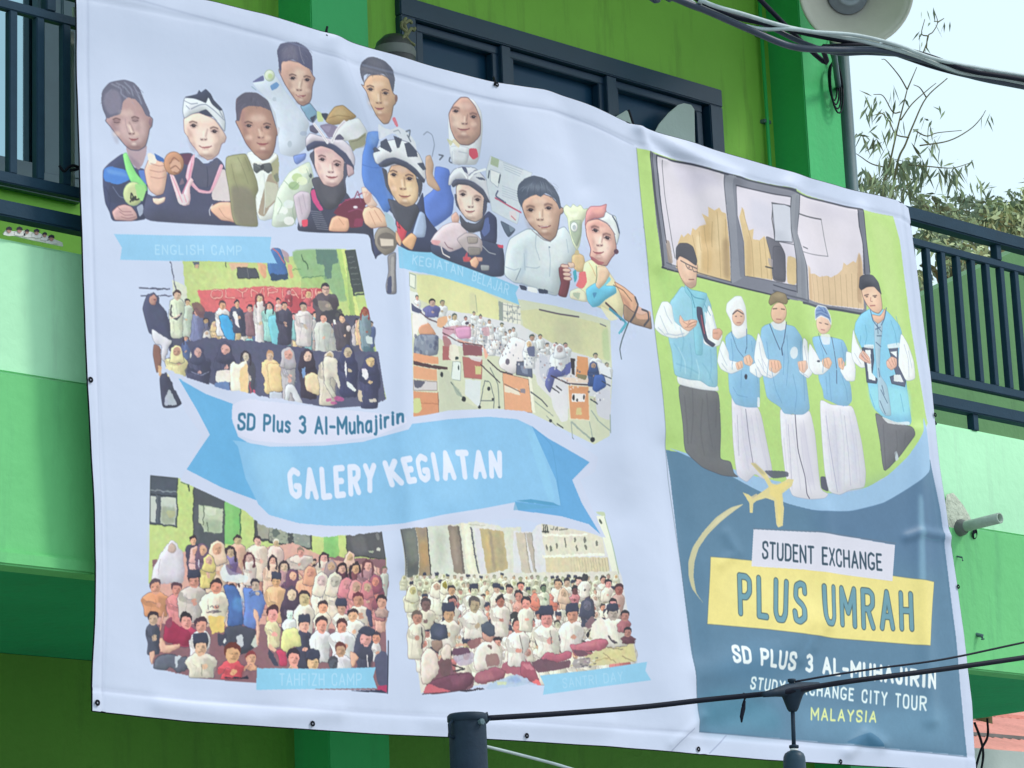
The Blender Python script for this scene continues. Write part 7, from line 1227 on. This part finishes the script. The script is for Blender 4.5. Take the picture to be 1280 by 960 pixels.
ridge([(796, 162), (806, 185), (830, 200)], .016, 6); ridge([(796, 160), (850, 190), (920, 222)], .02, 9); ridge([(798, 168), (815, 230), (822, 330)], .016, 12); ridge([(800, 165), (860, 215), (880, 300)], -.014, 12)
ridge([(860, 190), (930, 290), (960, 380)], .016, 30); ridge([(985, 235), (975, 290), (996, 340), (1000, 420)], .024, 14); ridge([(1075, 265), (1074, 300), (1082, 350)], .02, 12); ridge([(1010, 240), (1020, 330), (1030, 420)], -.016, 16)
ridge([(740, 500), (760, 620), (775, 640)], -.015, 26); ridge([(760, 480), (790, 640), (830, 820), (850, 900)], .02, 34); ridge([(832, 560), (850, 700), (872, 840), (878, 930)], -.018, 16)
ridge([(1143, 540), (1145, 660), (1150, 780), (1160, 900)], .020, 10); ridge([(1128, 672), (1145, 666), (1180, 672)], .016, 6); ridge([(1060, 940), (1080, 918), (1100, 930)], .02, 9); ridge([(880, 840), (980, 815), (1010, 780)], .018, 20); ridge([(900, 905), (960, 880), (985, 840)], -.014, 16)
ridge([(905, 668), (918, 690), (900, 705)], .008, 7); ridge([(1000, 825), (1020, 795), (1015, 810)], .008, 7); ridge([(380, 690), (480, 700), (560, 640)], .010, 26); ridge([(1028, 640), (1030, 780)], .014, 12)
ridge([(540, 900), (640, 905), (760, 905)], .008, 14); ridge([(200, 880), (320, 898), (420, 890)], .010, 12); ridge([(840, 930), (870, 905), (880, 895)], .008, 6)
# printed-cloth swell: slow waves, slack between the ties, a stitched hem all round
s_, t2 = uu[..., 0], vv[..., 0]
D += .030*np.sin(math.pi*t2)*(.6+.4*np.sin(2.2*math.pi*s_+.6))+.010*np.sin(9.5*s_+2.3*t2)*np.sin(3.1*t2+1)+.006*np.sin(31*s_+4*t2)*(1-t2)**2+.005*np.sin(23*s_-3*t2)*t2**2
hem = lambda d, w: np.exp(-(d/w)**2)
Lx = (GX[:, -1:]-GX[:, :1]); du = s_*Lx; dv = t2*(GZ[:1]-GZ[-1:]); du2 = (1-s_)*Lx; dv2 = (1-t2)*(GZ[:1]-GZ[-1:])
for dd, hw in ((dv, .085), (dv2, .085), (du, .055), (du2, .055)): D += .0022*(dd < hw)-.0022*hem(dd-hw, .012)
rr_ = np.random.RandomState(8); nzm = rr_.normal(0, 1, D.shape).astype(np.float32); D += Print.blur(nzm, 7)*.028*(.4+np.abs(t2-.5))+Print.blur(nzm, 3)*.0012
GY = YB-D
co_ = np.stack([GX, GY, GZ], -1).reshape(-1, 3)
uvs = np.stack([(GX-BX0)/(BX1-BX0), (GZ-BZ0)/(BZ1-BZ0)], -1).reshape(-1, 2)
PN = {0: 'vinyl_sheet', 10: 'group_photo_print', 11: 'classroom_photo_print', 12: 'crowd_photo_print', 13: 'assembly_photo_print', 14: 'title_ribbon', 15: 'caption_ribbon', 16: 'caption_ribbon', 17: 'caption_ribbon', 18: 'caption_ribbon', 34: 'certificate_print', 35: 'trophy_print', 36: 'trophy_print', 37: 'school_name', 38: 'title_lettering', 40: 'exchange_poster', 46: 'airplane_print', 48: 'yellow_title_card', 49: 'white_title_card'}
for k in range(20, 31): PN[k] = 'portrait_print'
for k in range(41, 46): PN[k] = 'standing_figure_print'
PL_ = {10: 'printed photo of children before a red backdrop', 11: 'printed photo of a classroom with orange desks', 12: 'printed photo of a dense crowd in pink and white', 13: 'printed photo of seated pupils in white', 20: 'printed squinting boy with a green lanyard', 21: 'printed child with a patterned head cloth and medal', 22: 'printed boy with a bow tie', 23: 'printed boy with swept up hair', 24: 'printed boy highest in the middle', 25: 'printed girl in a lilac cycling helmet', 26: 'printed woman in a white headscarf', 27: 'printed child in a black and white cycling helmet', 28: 'printed small child in a white helmet with a trophy', 29: 'printed boy in a white shirt', 30: 'printed boy in a pink and white cap', 41: 'printed tall man in a black cap and blue vest', 42: 'printed girl in a white headscarf', 43: 'printed boy in a brown cap', 44: 'printed girl in a blue patterned turban', 45: 'printed man in a black cap holding open folders',
 15: 'pale blue ribbon reading ENGLISH CAMP', 16: 'pale blue ribbon reading KEGIATAN BELAJAR', 17: 'pale blue ribbon at the foot of the crowd photo', 18: 'pale blue ribbon at the foot of the assembly photo', 35: 'printed green and gold trophy cup', 36: 'printed dark trophy on a long stem'}
vi = np.arange((NU+1)*(NV+1)).reshape(NV+1, NU+1); F_ = np.stack([vi[1:, :-1], vi[1:, 1:], vi[:-1, 1:], vi[:-1, :-1]], -1).reshape(-1, 4)
fc = uvs[F_].mean(1); ix = np.clip((fc[:, 0]*TW).astype(int), 0, TW-1); iy = np.clip(((1-fc[:, 1])*TH).astype(int), 0, TH-1); fid = PR.id[iy, ix]
gu = np.gradient(np.stack([GX, GY, GZ], -1), axis=1); gv = np.gradient(np.stack([GX, GY, GZ], -1), axis=0); nr_ = np.cross(gv, gu); nr_ /= np.linalg.norm(nr_, axis=-1, keepdims=True); nr_ = nr_.reshape(-1, 3)
if nr_[:, 1].mean() > 0: nr_ = -nr_
BN = thing('printed_banner', 'huge white printed vinyl banner reading GALERY KEGIATAN and PLUS UMRAH hung over the gallery parapet', 'banner', (8.8, YB, 4.5))
for k in sorted(set(fid.tolist())):
    sel = F_[fid == k]
    if len(sel) < 6: continue
    used, inv = np.unique(sel, return_inverse=True); inv = inv.reshape(-1, 4)
    nm = PN.get(k, 'vinyl_sheet'); me = bpy.data.meshes.new(nm); me.from_pydata(co_[used].tolist(), [], inv.tolist())
    ul = me.uv_layers.new(name='uv'); ul.data.foreach_set('uv', uvs[used][inv.ravel()].astype(np.float32).ravel())
    me.materials.append(bmn); me.polygons.foreach_set('use_smooth', [True]*len(me.polygons)); me.normals_split_custom_set_from_vertices(nr_[used].tolist()); me.update()
    o = bpy.data.objects.new(nm, me); C.objects.link(o); off(BN, o); o.parent = BN; o.matrix_parent_inverse = Matrix.Translation(-BN.location)
    if k in PL_: o['label'] = PL_[k]
# dark piping along the rim (folded edge of the vinyl) and eyelets
edge = list(range(0, NU+1)); P3 = lambda i, j: Vector((GX[i, j], GY[i, j]+.004, GZ[i, j]))
ring = [P3(0, j) for j in range(0, NU+1, 4)]+[P3(i, NU) for i in range(4, NV+1, 3)]+[P3(NV, j) for j in range(NU-4, -1, -4)]+[P3(i, 0) for i in range(NV-3, 0, -3)]
part('edge_cord', tube(bmesh.new(), ring+[ring[0]], .0038, 6, cap=False), MT['rope'], BN, True)
def near(px, py):
    d = (X-px)**2+(Y-py)**2; i, j = np.unravel_index(np.argmin(d), d.shape); return Vector((GX[i, j], GY[i, j], GZ[i, j]))
for (a, b) in ((122, 880), (107, 476), (387, 906), (656, 919), (875, 937), (1050, 951), (619, 106), (1163, 520), (1191, 734)):
    p = near(a, b); e = thing('eyelet', '', '') if False else None
    bm = lathe(bmesh.new(), p+Vector((0, -.006, 0)), (0, -1, 0), [(0, .003), (.002, .008), (.0, .012)], 12); part('eyelet', bm, MT['rope'], BN, True)
for c in (((408, 45), (408, 38), (409, 34)), ((619, 106), (618, 100), (617, 97)), ((793, 160), (790, 150), (786, 138)), ((1163, 520), (1166, 524), (1170, 530))):
    part('tie_cord', tube(bmesh.new(), [at(a, b, YB-.01+.03*i) for i, (a, b) in enumerate(c)], .006, 6), MT['rope'], BN, True)
